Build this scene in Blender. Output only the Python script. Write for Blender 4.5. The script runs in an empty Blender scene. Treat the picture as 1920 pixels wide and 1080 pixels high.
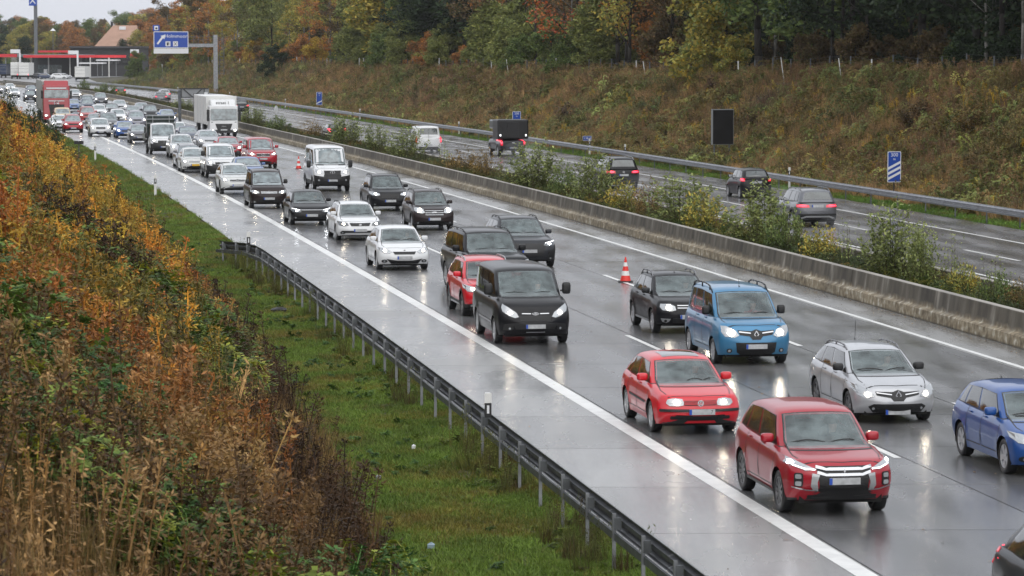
import bpy, bmesh, math, random
import numpy as np
from mathutils import Vector, Matrix
from mathutils.bvhtree import BVHTree
RN = random.Random(11)
NR = np.random.default_rng(5)
SC = bpy.context.scene
COL = SC.collection
# ------------------------------------------------------------------ camera
cam_d = bpy.data.cameras.new('camera'); cam = bpy.data.objects.new('camera', cam_d); COL.objects.link(cam)
cam.location = (0, 0, 7.07); cam.rotation_euler = (math.pi/2 - 0.07526, 0, 0)
cam_d.sensor_width = 36; cam_d.lens = 111.6; cam_d.clip_start = 0.5; cam_d.clip_end = 9000
cam_d.dof.use_dof = True; cam_d.dof.focus_distance = 84; cam_d.dof.aperture_fstop = 6.3
SC.camera = cam
# ------------------------------------------------------------------ world and sun: bright overcast
W_ = bpy.data.worlds.new('World'); SC.world = W_; W_.use_nodes = True
wn = W_.node_tree.nodes; wl = W_.node_tree.links; wn.clear()
SUN_EL, SUN_AZ = math.radians(38), math.radians(200)
sky = wn.new('ShaderNodeTexSky'); sky.sky_type = 'NISHITA'; sky.sun_disc = False
sky.sun_elevation = SUN_EL; sky.sun_rotation = SUN_AZ; sky.air_density = 1.0; sky.dust_density = 4.0
sm = wn.new('ShaderNodeMix'); sm.data_type = 'RGBA'; sm.inputs[0].default_value = 0.93
tc = wn.new('ShaderNodeTexCoord'); sx = wn.new('ShaderNodeSeparateXYZ'); cr = wn.new('ShaderNodeValToRGB')
cl = wn.new('ShaderNodeTexNoise'); cl.inputs['Scale'].default_value = 2.2; cl.inputs['Detail'].default_value = 5
clm = wn.new('ShaderNodeMapRange'); clm.inputs[3].default_value = .88; clm.inputs[4].default_value = 1.12
mulc = wn.new('ShaderNodeMix'); mulc.data_type = 'RGBA'; mulc.blend_type = 'MULTIPLY'; mulc.inputs[0].default_value = 1
cr.color_ramp.elements[0].position = 0.0; cr.color_ramp.elements[0].color = (6.3, 6.5, 7.1, 1)
cr.color_ramp.elements[1].position = 1.0; cr.color_ramp.elements[1].color = (9.6, 9.9, 10.4, 1)
e_ = cr.color_ramp.elements.new(0.25); e_.color = (7.6, 7.85, 8.4, 1)
bg = wn.new('ShaderNodeBackground'); bg.inputs[1].default_value = 0.1
wo = wn.new('ShaderNodeOutputWorld')
wl.new(tc.outputs['Generated'], sx.inputs[0]); wl.new(sx.outputs[2], cr.inputs[0])
wl.new(tc.outputs['Generated'], cl.inputs['Vector']); wl.new(cl.outputs[0], clm.inputs[0])
wl.new(cr.outputs[0], mulc.inputs[6]); wl.new(clm.outputs[0], mulc.inputs[7])
wl.new(sky.outputs[0], sm.inputs[6]); wl.new(mulc.outputs[2], sm.inputs[7])
wl.new(sm.outputs[2], bg.inputs[0]); wl.new(bg.outputs[0], wo.inputs[0])
sun_d = bpy.data.lights.new('sun', 'SUN'); sun_d.energy = 1.0; sun_d.angle = math.radians(80); sun_d.color = (1, .97, .92)
sun = bpy.data.objects.new('sun', sun_d); COL.objects.link(sun)
sun.rotation_euler = (math.pi/2 - SUN_EL, 0, math.radians(-160) + math.pi)
vs = SC.view_settings; vs.view_transform = 'Standard'; vs.look = 'None'; vs.gamma = 1; vs.use_curve_mapping = False
vs.exposure = 0.36
SC.render.engine = 'CYCLES'; SC.cycles.use_denoising = True
SC.cycles.max_bounces = 6; SC.cycles.diffuse_bounces = 2; SC.cycles.glossy_bounces = 3; SC.cycles.transmission_bounces = 3
SC.cycles.transparent_max_bounces = 12; SC.cycles.volume_bounces = 1; SC.cycles.caustics_reflective = False
SC.cycles.caustics_refractive = False; SC.cycles.sample_clamp_indirect = 6
# ------------------------------------------------------------------ road reference line
KN = np.array([35, 70, 110, 150, 200, 260, 340, 440, 560, 700.])
KV = np.array([5.9199, .32005, -6.40815, -13.34141, -22.49281, -33.93585, -49.20361, -68.49687, -96.7706, -134.09914])
def _spl():
    n = len(KN); h = np.diff(KN); A = np.zeros((n, n)); b = np.zeros(n); A[0, 0] = A[-1, -1] = 1
    for i in range(1, n-1):
        A[i, i-1] = h[i-1]; A[i, i] = 2*(h[i-1]+h[i]); A[i, i+1] = h[i]
        b[i] = 6*((KV[i+1]-KV[i])/h[i] - (KV[i]-KV[i-1])/h[i-1])
    return np.linalg.solve(A, b)
KM = _spl()
def cxd(Y):
    if Y <= KN[0]:
        h = KN[1]-KN[0]; s = (KV[1]-KV[0])/h - h*(2*KM[0]+KM[1])/6; return KV[0]+s*(Y-KN[0]), s
    if Y >= KN[-1]:
        h = KN[-1]-KN[-2]; s = (KV[-1]-KV[-2])/h + h*(KM[-2]+2*KM[-1])/6; return KV[-1]+s*(Y-KN[-1]), s
    i = int(np.searchsorted(KN, Y)-1); h = KN[i+1]-KN[i]; a = (KN[i+1]-Y)/h; b = 1-a
    v = a*KV[i]+b*KV[i+1]+((a**3-a)*KM[i]+(b**3-b)*KM[i+1])*h*h/6
    d = (KV[i+1]-KV[i])/h + (-(3*a*a-1)*KM[i]+(3*b*b-1)*KM[i+1])*h/6
    return v, d
def P(Y, u, z=0.0):
    c, d = cxd(Y); return (c+u*math.sqrt(1+d*d), Y, z)
def ang(Y): return math.atan(-cxd(Y)[1])
_tab = np.arange(-60, 4200, 1.0); _tc = np.array([cxd(y) for y in _tab])
def Pv(Y, u):
    Y = np.asarray(Y, float); c = np.interp(Y, _tab, _tc[:, 0]); d = np.interp(Y, _tab, _tc[:, 1])
    return c+u*np.sqrt(1+d*d)
def Uv(X, Y):
    c = np.interp(Y, _tab, _tc[:, 0]); d = np.interp(Y, _tab, _tc[:, 1]); return (X-c)/np.sqrt(1+d*d)
# terrain height
def vnoise(x, y, seed=0):
    def hsh(i, j):
        v = np.sin(i*127.1+j*311.7+seed*74.7)*43758.5453; return v-np.floor(v)
    xi = np.floor(x); yi = np.floor(y); fx = x-xi; fy = y-yi; fx = fx*fx*(3-2*fx); fy = fy*fy*(3-2*fy)
    return (hsh(xi, yi)*(1-fx)+hsh(xi+1, yi)*fx)*(1-fy)+(hsh(xi, yi+1)*(1-fx)+hsh(xi+1, yi+1)*fx)*fy
def sstep(t): t = np.clip(t, 0, 1); return t*t*(3-2*t)
def ub(Y): return np.interp(Y, [26, 40, 52, 80, 120, 200], [-7.6, -6.8, -6.2, -6.1, -6.3, -6.1])     # foot of the left embankment
def terr(Y, u):
    Y = np.asarray(Y, float); u = np.asarray(u, float)
    lf = np.interp(Y, [0, 320, 480], [5.2, 5.2, .4]); hl = np.minimum(np.maximum(0, (ub(Y)-.1-u)*.66), lf)
    n1 = (vnoise(Y*.35, u*.35, 1)-.5)*.5+(vnoise(Y*1.1, u*1.1, 2)-.5)*.16
    hs = np.interp(Y, [0, 130, 157, 245, 423, 520, 600, 660], [5.5, 5.4, 5.25, 4.6, 4.3, 3.9, 2.6, 0])
    t = (u-31.0)/7.0; hr = hs*np.clip(t, 0, 1)*(.7+.3*sstep(t)) + np.clip((u-45)*.02, 0, 3)*(hs > .5)
    z = hl+hr + n1*np.clip(hl+hr, 0, 1)
    inroad = (u > -2.75) & (u < 28.4)
    med = (u > 12.6) & (u < 15.2)
    dit = -.10*np.clip((-2.75-u), 0, 1)*(hl < .3)
    grs = -.03*(u > 28.3)*(u < 31)
    return np.where(inroad, np.where(med, .12, -.06), z+dit+grs-.02)
# ------------------------------------------------------------------ generic helpers
def link(o, parent=None):
    COL.objects.link(o)
    if parent is not None: o.parent = parent
    return o
def empty(name, loc=(0, 0, 0), rz=0, label=None, cat=None, group=None):
    o = bpy.data.objects.new(name, None); o.empty_display_size = .3; link(o); o.location = loc; o.rotation_euler = (0, 0, rz)
    return tag(o, label, cat, group)
def tag(o, label=None, cat=None, group=None, kind=None):
    if label: o['label'] = label
    if cat: o['category'] = cat
    if group: o['group'] = group
    if kind: o['kind'] = kind
    return o
def mesh_np(name, V, F, mats, parent=None, mi=None, smooth=False, loc=None):
    me = bpy.data.meshes.new(name); V = np.asarray(V, np.float32)
    if isinstance(F, np.ndarray):
        k = F.shape[1]; me.vertices.add(len(V)); me.vertices.foreach_set('co', V.ravel())
        me.loops.add(F.size); me.loops.foreach_set('vertex_index', F.ravel().astype(np.int32))
        me.polygons.add(len(F)); me.polygons.foreach_set('loop_start', np.arange(0, F.size, k, dtype=np.int32))
        me.polygons.foreach_set('loop_total', np.full(len(F), k, np.int32)); me.update(calc_edges=True)
    else:
        me.from_pydata([tuple(v) for v in V.tolist()], [], F)
    for m in (mats if isinstance(mats, (list, tuple)) else [mats]): me.materials.append(m)
    if mi is not None: me.polygons.foreach_set('material_index', np.asarray(mi, np.int32))
    if smooth: me.polygons.foreach_set('use_smooth', np.ones(len(me.polygons), bool))
    me.update()
    o = bpy.data.objects.new(name, me); link(o, parent)
    if loc: o.location = loc
    return o
class MB:
    def __init__(s): s.v = []; s.f = []; s.m = []
    def add(s, V, F, m=0):
        n = len(s.v); s.v += [tuple(v) for v in V]; s.f += [tuple(i+n for i in f) for f in F]; s.m += [m]*len(F); return s
    def box(s, c, d, m=0, rot=None, taper=1.0):
        x, y, z = d[0]/2, d[1]/2, d[2]/2
        V = [(-x, -y, -z), (x, -y, -z), (x, y, -z), (-x, y, -z), (-x*taper, -y*taper, z), (x*taper, -y*taper, z), (x*taper, y*taper, z), (-x*taper, y*taper, z)]
        if rot is not None: V = [tuple(rot @ Vector(v)) for v in V]
        V = [(a[0]+c[0], a[1]+c[1], a[2]+c[2]) for a in V]
        return s.add(V, [(0, 3, 2, 1), (4, 5, 6, 7), (0, 1, 5, 4), (1, 2, 6, 5), (2, 3, 7, 6), (3, 0, 4, 7)], m)
    def bar(s, a, b, r, n=6, m=0, r2=None):
        a = Vector(a); b = Vector(b); d = (b-a)
        if d.length < 1e-6: return s
        d.normalize(); x = d.orthogonal().normalized(); y = d.cross(x); r2 = r if r2 is None else r2
        V = [a+(x*math.cos(t)+y*math.sin(t))*r for t in [2*math.pi*i/n for i in range(n)]]
        V += [b+(x*math.cos(t)+y*math.sin(t))*r2 for t in [2*math.pi*i/n for i in range(n)]]
        F = [(i, (i+1) % n, n+(i+1) % n, n+i) for i in range(n)]+[tuple(range(n-1, -1, -1)), tuple(range(n, 2*n))]
        return s.add(V, F, m)
    def tube(s, pts, r, n=6, m=0):
        for a, b in zip(pts[:-1], pts[1:]): s.bar(a, b, r, n, m)
        return s
    def lathe(s, prof, n=20, axis='x', m=0, c=(0, 0, 0)):
        V = []; k = len(prof)
        for i in range(n):
            t = 2*math.pi*i/n
            for (h, r) in prof:
                p = (h, r*math.cos(t), r*math.sin(t)) if axis == 'x' else (r*math.cos(t), r*math.sin(t), h) if axis == 'z' else (r*math.cos(t), h, r*math.sin(t))
                V.append((p[0]+c[0], p[1]+c[1], p[2]+c[2]))
        F = []
        for i in range(n):
            for j in range(k-1):
                a = i*k+j; b = ((i+1) % n)*k+j; F.append((a, b, b+1, a+1))
        return s.add(V, F, m)
    def prism(s, poly, z0, z1, axis='z', m=0):
        n = len(poly)
        mk = (lambda p, h: (p[0], p[1], h)) if axis == 'z' else (lambda p, h: (p[0], h, p[1])) if axis == 'y' else (lambda p, h: (h, p[0], p[1]))
        V = [mk(p, z0) for p in poly]+[mk(p, z1) for p in poly]
        F = [tuple(range(n-1, -1, -1)), tuple(range(n, 2*n))]+[(i, (i+1) % n, n+(i+1) % n, n+i) for i in range(n)]
        return s.add(V, F, m)
    def build(s, name, mats, parent=None, smooth=False, loc=None):
        if not s.v: s.box((0, 0, 0), (.001, .001, .001))
        mats = mats if isinstance(mats, (list, tuple)) else [mats]
        o = mesh_np(name, s.v, s.f, mats, parent, s.m if len(mats) > 1 else None, smooth, loc)
        bm = bmesh.new(); bm.from_mesh(o.data); bmesh.ops.recalc_face_normals(bm, faces=bm.faces); bm.to_mesh(o.data); bm.free()
        return o
# ------------------------------------------------------------------ materials
_MC = {}
def pmat(name, col, rough=.5, metal=0., coat=0., spec=.5, emit=None, es=0., noise=None, bump=None, alpha=1.0, coat_r=.05, ior=1.5):
    """principled material; noise=(scale, amount, detail) varies the colour, bump=(scale, strength, distance)"""
    if name in _MC: return _MC[name]
    m = bpy.data.materials.new(name); m.use_nodes = True; n = m.node_tree.nodes; l = m.node_tree.links
    b = n['Principled BSDF']; b.inputs['Base Color'].default_value = (*col, 1); b.inputs['Roughness'].default_value = rough
    b.inputs['Metallic'].default_value = metal; b.inputs['Coat Weight'].default_value = coat; b.inputs['Coat Roughness'].default_value = coat_r
    b.inputs['Specular IOR Level'].default_value = spec; b.inputs['IOR'].default_value = ior
    if emit: b.inputs['Emission Color'].default_value = (*emit, 1); b.inputs['Emission Strength'].default_value = es
    if alpha < 1: b.inputs['Alpha'].default_value = alpha
    if noise or bump:
        g = n.new('ShaderNodeTexCoord')
    if noise:
        t = n.new('ShaderNodeTexNoise'); t.inputs['Scale'].default_value = noise[0]; t.inputs['Detail'].default_value = noise[2] if len(noise) > 2 else 4
        l.new(g.outputs['Object'], t.inputs['Vector'])
        r = n.new('ShaderNodeMapRange'); r.inputs[1].default_value = .25; r.inputs[2].default_value = .75
        r.inputs[3].default_value = 1-noise[1]; r.inputs[4].default_value = 1+noise[1]
        x = n.new('ShaderNodeMix'); x.data_type = 'RGBA'; x.blend_type = 'MULTIPLY'; x.inputs[0].default_value = 1; x.inputs[6].default_value = (*col, 1)
        l.new(t.outputs[0], r.inputs[0]); l.new(r.outputs[0], x.inputs[7]); l.new(x.outputs[2], b.inputs['Base Color'])
    if bump:
        t2 = n.new('ShaderNodeTexNoise'); t2.inputs['Scale'].default_value = bump[0]; t2.inputs['Detail'].default_value = 5
        l.new(g.outputs['Object'], t2.inputs['Vector'])
        bb = n.new('ShaderNodeBump'); bb.inputs['Strength'].default_value = bump[1]; bb.inputs['Distance'].default_value = bump[2]
        l.new(t2.outputs[0], bb.inputs['Height']); l.new(bb.outputs[0], b.inputs['Normal'])
    _MC[name] = m; return m
def N(m, typ, **kw):
    n = m.node_tree.nodes.new(typ)
    for k, v in kw.items():
        if k.startswith('i_'): n.inputs[int(k[2:]) if k[2:].isdigit() else k[2:].replace('_', ' ')].default_value = v
        else: setattr(n, k, v)
    return n
def ramp(m, pts, src=None):
    r = N(m, 'ShaderNodeValToRGB'); e = r.color_ramp.elements
    while len(e) > 1: e.remove(e[-1])
    e[0].position = pts[0][0]; e[0].color = (*pts[0][1], 1) if len(pts[0][1]) == 3 else pts[0][1]
    for p, c in pts[1:]:
        q = e.new(p); q.color = (*c, 1)
    if src is not None: m.node_tree.links.new(src, r.inputs[0])
    return r
def mixc(m, f, a, b, mode='MIX'):
    x = N(m, 'ShaderNodeMix', data_type='RGBA', blend_type=mode); L = m.node_tree.links
    for i, v in ((0, f), (6, a), (7, b)):
        if hasattr(v, 'is_linked') or hasattr(v, 'links'): L.new(v, x.inputs[i])
        elif i == 0: x.inputs[0].default_value = v
        else: x.inputs[i].default_value = (*v, 1)
    return x.outputs[2]
def road_mat(name, base, r0, r1, jitter=True, fine=60):
    m = bpy.data.materials.new(name); m.use_nodes = True; b = m.node_tree.nodes['Principled BSDF']; L = m.node_tree.links
    g = N(m, 'ShaderNodeNewGeometry'); mp = N(m, 'ShaderNodeMapping'); mp.inputs['Scale'].default_value = (1, .12, 1); mp.inputs['Rotation'].default_value = (0, 0, .17)
    L.new(g.outputs['Position'], mp.inputs['Vector'])
    n1 = N(m, 'ShaderNodeTexNoise'); n1.inputs['Scale'].default_value = 1.3; n1.inputs['Detail'].default_value = 6; L.new(mp.outputs[0], n1.inputs['Vector'])
    n2 = N(m, 'ShaderNodeTexNoise'); n2.inputs['Scale'].default_value = fine; n2.inputs['Detail'].default_value = 3; L.new(g.outputs['Position'], n2.inputs['Vector'])
    n3 = N(m, 'ShaderNodeTexNoise'); n3.inputs['Scale'].default_value = .22; n3.inputs['Detail'].default_value = 5; L.new(g.outputs['Position'], n3.inputs['Vector'])
    c1 = ramp(m, [(.3, tuple(x*.72 for x in base)), (.7, tuple(x*1.22 for x in base))], n1.outputs[0])
    c2 = mixc(m, .5, c1.outputs[0], ramp(m, [(.3, (.55, .55, .56)), (.75, (1.35, 1.33, 1.3))], n2.outputs[0]).outputs[0], 'MULTIPLY')
    if jitter:
        oi = N(m, 'ShaderNodeObjectInfo'); mr = N(m, 'ShaderNodeMapRange', i_3=.86, i_4=1.12); L.new(oi.outputs['Random'], mr.inputs[0]); c2 = mixc(m, 1., c2, mr.outputs[0], 'MULTIPLY')
    uv = N(m, 'ShaderNodeUVMap', uv_map='lat'); su = N(m, 'ShaderNodeSeparateXYZ'); L.new(uv.outputs[0], su.inputs[0])
    ph = N(m, 'ShaderNodeMath', operation='MULTIPLY_ADD', i_1=6.2832/1.83, i_2=-2.6); L.new(su.outputs[0], ph.inputs[0]); sn = N(m, 'ShaderNodeMath', operation='SINE'); L.new(ph.outputs[0], sn.inputs[0])
    tr = N(m, 'ShaderNodeMapRange', i_1=-.1, i_2=.9); L.new(sn.outputs[0], tr.inputs[0]); lane = N(m, 'ShaderNodeMath', operation='GREATER_THAN', i_1=.2); L.new(su.outputs[0], lane.inputs[0]); t2 = N(m, 'ShaderNodeMath', operation='MULTIPLY'); L.new(tr.outputs[0], t2.inputs[0]); L.new(lane.outputs[0], t2.inputs[1])
    t3 = N(m, 'ShaderNodeMath', operation='MULTIPLY'); L.new(t2.outputs[0], t3.inputs[0]); L.new(n1.outputs[0], t3.inputs[1]); c2 = mixc(m, t3.outputs[0], c2, tuple(x*.42 for x in base))
    L.new(c2, b.inputs['Base Color'])
    ad = N(m, 'ShaderNodeMath', operation='MULTIPLY_ADD', i_1=.6); L.new(n3.outputs[0], ad.inputs[0]); s2 = N(m, 'ShaderNodeMath', operation='MULTIPLY', i_1=.4); L.new(n1.outputs[0], s2.inputs[0]); L.new(s2.outputs[0], ad.inputs[2])
    rr = N(m, 'ShaderNodeMapRange', i_1=.36, i_2=.64, i_3=r0, i_4=r1); L.new(ad.outputs[0], rr.inputs[0]); rs = N(m, 'ShaderNodeMath', operation='MULTIPLY_ADD', i_1=-.07); L.new(t3.outputs[0], rs.inputs[0]); L.new(rr.outputs[0], rs.inputs[2]); L.new(rs.outputs[0], b.inputs['Roughness'])
    bp = N(m, 'ShaderNodeBump'); bp.inputs['Strength'].default_value = .35; bp.inputs['Distance'].default_value = .004
    L.new(n2.outputs[0], bp.inputs['Height']); L.new(bp.outputs[0], b.inputs['Normal'])
    b.inputs['IOR'].default_value = 1.5
    return m
M_CONC = road_mat('wet_concrete', (.155, .156, .16), .13, .34)
M_SHOUL = road_mat('wet_shoulder_concrete', (.27, .27, .265), .14, .38)
M_ASPH = road_mat('wet_asphalt', (.19, .186, .19), .14, .36, False)
M_JOINT = pmat('joint_sealant', (.012, .012, .013), .4)
M_PAINTLINE = pmat('road_marking_paint', (.72, .72, .70), .35, noise=(3, .16, 6), bump=(40, .3, .003))
def soil_mat():
    m = bpy.data.materials.new('soil_and_turf'); m.use_nodes = True; b = m.node_tree.nodes['Principled BSDF']; L = m.node_tree.links
    g = N(m, 'ShaderNodeNewGeometry'); n1 = N(m, 'ShaderNodeTexNoise'); n1.inputs['Scale'].default_value = .5; n1.inputs['Detail'].default_value = 8; L.new(g.outputs['Position'], n1.inputs['Vector'])
    n2 = N(m, 'ShaderNodeTexNoise'); n2.inputs['Scale'].default_value = 6; n2.inputs['Detail'].default_value = 8; L.new(g.outputs['Position'], n2.inputs['Vector'])
    c = ramp(m, [(.3, (.03, .036, .012)), (.5, (.05, .045, .018)), (.68, (.075, .058, .028))], n1.outputs[0])
    L.new(mixc(m, .8, c.outputs[0], ramp(m, [(.3, (.4, .4, .4)), (.7, (1.5, 1.5, 1.4))], n2.outputs[0]).outputs[0], 'MULTIPLY'), b.inputs['Base Color'])
    b.inputs['Roughness'].default_value = .95; return m
M_SOIL = soil_mat()
# ------------------------------------------------------------------ ground sheet
def ground():
    Ys = np.concatenate([np.arange(-20, 130, 1.5), np.arange(130, 320, 3), np.arange(320, 720, 10), np.arange(720, 1400, 60), np.array([1600, 2000, 2600, 3400, 4100])])
    us = np.concatenate([np.array([-900, -400, -200, -120, -70, -40, -26, -20]), np.arange(-17, -5, .8), np.array([-5.5, -5, -4.2, -3.5, -2.9, -2.71, -2.69, 0, 6, 12.55, 12.65, 13.8, 15.15, 15.25, 20, 28.35, 28.45, 29.3, 30.2, 31]), np.arange(31.7, 39.5, .8), np.array([40.5, 42, 45, 50, 58, 70, 90, 120, 180, 300, 600, 1500])])
    YY, UU = np.meshgrid(Ys, us, indexing='ij'); Z = terr(YY, UU); X = Pv(YY, UU)
    V = np.stack([X, YY, Z], -1).reshape(-1, 3); a, b = YY.shape
    i = np.arange(a-1)[:, None]*b+np.arange(b-1)[None]; i = i.ravel()
    F = np.stack([i, i+1, i+b+1, i+b], -1)
    o = mesh_np('ground', V, F, M_SOIL, smooth=True); tag(o, kind='structure'); return o
ground()
def uvs(o, fn):
    l = o.data.uv_layers.new(name='lat'); a = np.zeros((len(o.data.loops), 2), np.float32)
    for k, lp in enumerate(o.data.loops): a[k] = fn(lp.vertex_index)
    l.data.foreach_set('uv', a.ravel())
def strip(name, u0, u1, Y0, Y1, z, mat, parent=None, step=5.0, nu=1):
    n = max(1, int(round((Y1-Y0)/step))); V = []; F = []
    for i in range(n+1):
        Y = Y0+(Y1-Y0)*i/n
        for j in range(nu+1): V.append(P(Y, u0+(u1-u0)*j/nu, z))
    for i in range(n):
        for j in range(nu):
            a = i*(nu+1)+j; F.append((a, a+1, a+nu+2, a+nu+1))
    o = mesh_np(name, V, F, mat, parent); uvs(o, lambda i: (u0+(u1-u0)*(i % (nu+1))/nu, Y0+(Y1-Y0)*(i//(nu+1))/n)); return o
road = empty('road'); tag(road, kind='structure')
strip('road_base', -2.7, 12.62, 12, 700, -.016, M_JOINT, road)
BANDS = [(-2.7, .185, M_SHOUL), (.215, 3.93, M_CONC), (3.955, 7.23, M_CONC), (7.255, 10.71, M_CONC), (10.735, 12.6, M_SHOUL)]
Y0S = 26.3
def slab(u0, u1, a, b, mat):
    V = []
    for z in (-.015, 0.0):
        for (Y, u) in ((a, u0), (a, u1), (b, u1), (b, u0)): V.append(P(Y, u, z))
    o = mesh_np('concrete_slab', V, [(4, 5, 6, 7), (0, 1, 5, 4), (1, 2, 6, 5), (2, 3, 7, 6), (3, 0, 4, 7)], mat, road); q = [(u0, a), (u1, a), (u1, b), (u0, b)]; uvs(o, lambda i: q[i % 4]); return o
for (u0, u1, mt) in BANDS:
    off = 0.0 if mt is M_SHOUL else .35
    for k in range(38):
        a = Y0S+off+k*4.93; slab(u0, u1, a+.014, a+4.93-.014, mt)
    strip('far_slabs', u0, u1, Y0S+off+38*4.93+.01, 700, 0.0, mt, road)
strip('near_slabs', -2.7, 12.6, 5, Y0S-.01, 0.0, M_CONC, road)
mk = empty('lane_markings'); tag(mk, kind='structure')
strip('edge_line', -.15, .15, 12, 700, .004, M_PAINTLINE, mk, 2.5)
strip('edge_line', 10.85, 11.0, 12, 700, .004, M_PAINTLINE, mk, 2.5)
for k in range(-2, 30):                       # dashes 6 m, gaps 12 m
    a = 53.6+18*k
    strip('lane_dash', 3.76, 3.89, a+1.0, a+6.6, .004, M_PAINTLINE, mk, 3)
    a = 75.4+18*k
    strip('lane_dash', 7.27, 7.41, a, a+5.8, .004, M_PAINTLINE, mk, 3)
opp = empty('opposite_carriageway'); tag(opp, kind='structure')
strip('carriageway', 15.2, 28.35, 12, 700, 0.0, M_ASPH, opp, 5, 4)
strip('edge_line', 25.45, 25.62, 12, 640, .004, M_PAINTLINE, opp, 4)
strip('edge_line', 15.75, 15.9, 12, 640, .004, M_PAINTLINE, opp, 4)
for k in range(-4, 30):
    a = 105.8+18*k
    strip('lane_dash', 22.25, 22.4, a, a+5.9, .004, M_PAINTLINE, opp, 3)
    strip('lane_dash', 18.95, 19.1, a+7, a+12.9, .004, M_PAINTLINE, opp, 3)
# ------------------------------------------------------------------ concrete barriers
def barrier_mat():
    m = bpy.data.materials.new('weathered_barrier_concrete'); m.use_nodes = True; b = m.node_tree.nodes['Principled BSDF']; L = m.node_tree.links
    g = N(m, 'ShaderNodeNewGeometry'); mp = N(m, 'ShaderNodeMapping'); mp.inputs['Scale'].default_value = (.9, .9, .16); L.new(g.outputs['Position'], mp.inputs['Vector'])
    n1 = N(m, 'ShaderNodeTexNoise'); n1.inputs['Scale'].default_value = 2.6; n1.inputs['Detail'].default_value = 8; L.new(mp.outputs[0], n1.inputs['Vector'])
    n2 = N(m, 'ShaderNodeTexNoise'); n2.inputs['Scale'].default_value = 5; n2.inputs['Detail'].default_value = 8; L.new(g.outputs['Position'], n2.inputs['Vector'])
    n3 = N(m, 'ShaderNodeTexNoise'); n3.inputs['Scale'].default_value = .35; L.new(g.outputs['Position'], n3.inputs['Vector'])
    sp = N(m, 'ShaderNodeSeparateXYZ'); L.new(g.outputs['Position'], sp.inputs[0])
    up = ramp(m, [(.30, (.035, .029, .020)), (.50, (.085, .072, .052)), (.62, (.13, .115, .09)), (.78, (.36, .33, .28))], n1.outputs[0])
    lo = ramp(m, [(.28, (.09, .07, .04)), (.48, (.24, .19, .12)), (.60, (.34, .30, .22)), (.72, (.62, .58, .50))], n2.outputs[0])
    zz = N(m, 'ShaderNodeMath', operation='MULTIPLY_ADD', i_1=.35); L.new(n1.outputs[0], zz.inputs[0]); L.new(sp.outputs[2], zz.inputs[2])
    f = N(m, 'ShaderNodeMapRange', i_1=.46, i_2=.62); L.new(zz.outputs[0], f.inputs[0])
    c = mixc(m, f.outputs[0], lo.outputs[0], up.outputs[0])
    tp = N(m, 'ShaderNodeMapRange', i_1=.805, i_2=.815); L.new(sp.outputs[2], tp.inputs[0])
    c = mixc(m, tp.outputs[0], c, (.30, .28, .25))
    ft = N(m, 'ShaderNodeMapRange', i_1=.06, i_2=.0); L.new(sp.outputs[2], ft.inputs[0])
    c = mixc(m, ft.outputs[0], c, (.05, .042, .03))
    c = mixc(m, 1., c, ramp(m, [(.3, (.75, .75, .75)), (.7, (1.25, 1.25, 1.25))], n3.outputs[0]).outputs[0], 'MULTIPLY')
    L.new(c, b.inputs['Base Color']); b.inputs['Roughness'].default_value = .7
    bp = N(m, 'ShaderNodeBump'); bp.inputs['Strength'].default_value = .5; bp.inputs['Distance'].default_value = .012; L.new(n2.outputs[0], bp.inputs['Height']); L.new(bp.outputs[0], b.inputs['Normal'])
    return m
M_BARR = barrier_mat()
def extr(name, prof, Y0, Y1, mat, parent, n=2, caps=True, smooth=False):
    V = []; k = len(prof)
    for i in range(n+1):
        Y = Y0+(Y1-Y0)*i/n
        for (u, z) in prof: V.append(P(Y, u, z))
    F = [(i*k+j, i*k+j+1, (i+1)*k+j+1, (i+1)*k+j) for i in range(n) for j in range(k-1)]
    if caps: F += [tuple(range(k)), tuple(range(n*k+k-1, n*k-1, -1))]
    return mesh_np(name, V, F, mat, parent, smooth=smooth)
BP = [(12.30, -.015), (12.32, .27), (12.345, .295), (12.44, .325), (12.455, .35), (12.52, .80), (12.54, .818), (12.72, .818), (12.74, .80), (12.80, .35), (12.95, .27), (12.97, -.015)]
b1 = empty('concrete_barrier', P(100, 12.6), 0, 'stained grey concrete safety wall with a ledge along the congested lanes', 'barrier'); b1.location = (0, 0, 0)
Y = 40.0; k = 0
while Y < 300:
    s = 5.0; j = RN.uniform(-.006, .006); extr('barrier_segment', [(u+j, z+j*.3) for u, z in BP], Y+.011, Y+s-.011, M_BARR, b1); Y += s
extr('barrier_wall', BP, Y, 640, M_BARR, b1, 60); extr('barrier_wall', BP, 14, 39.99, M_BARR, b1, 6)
b2 = empty('concrete_barrier', (0, 0, 0), 0, 'dark second concrete wall behind the median shrubs beside the opposite lanes', 'barrier')
BP2 = [(14.92, -.015), (14.95, .80), (14.97, .83), (15.13, .83), (15.15, .80), (15.21, -.015)]
Y = 60.0
while Y < 300: extr('barrier_segment', BP2, Y+.011, Y+9.989, M_BARR, b2, 3); Y += 10
extr('barrier_wall', BP2, 300.001, 640, M_BARR, b2, 50); extr('barrier_wall', BP2, 14, 59.99, M_BARR, b2, 8)
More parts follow.
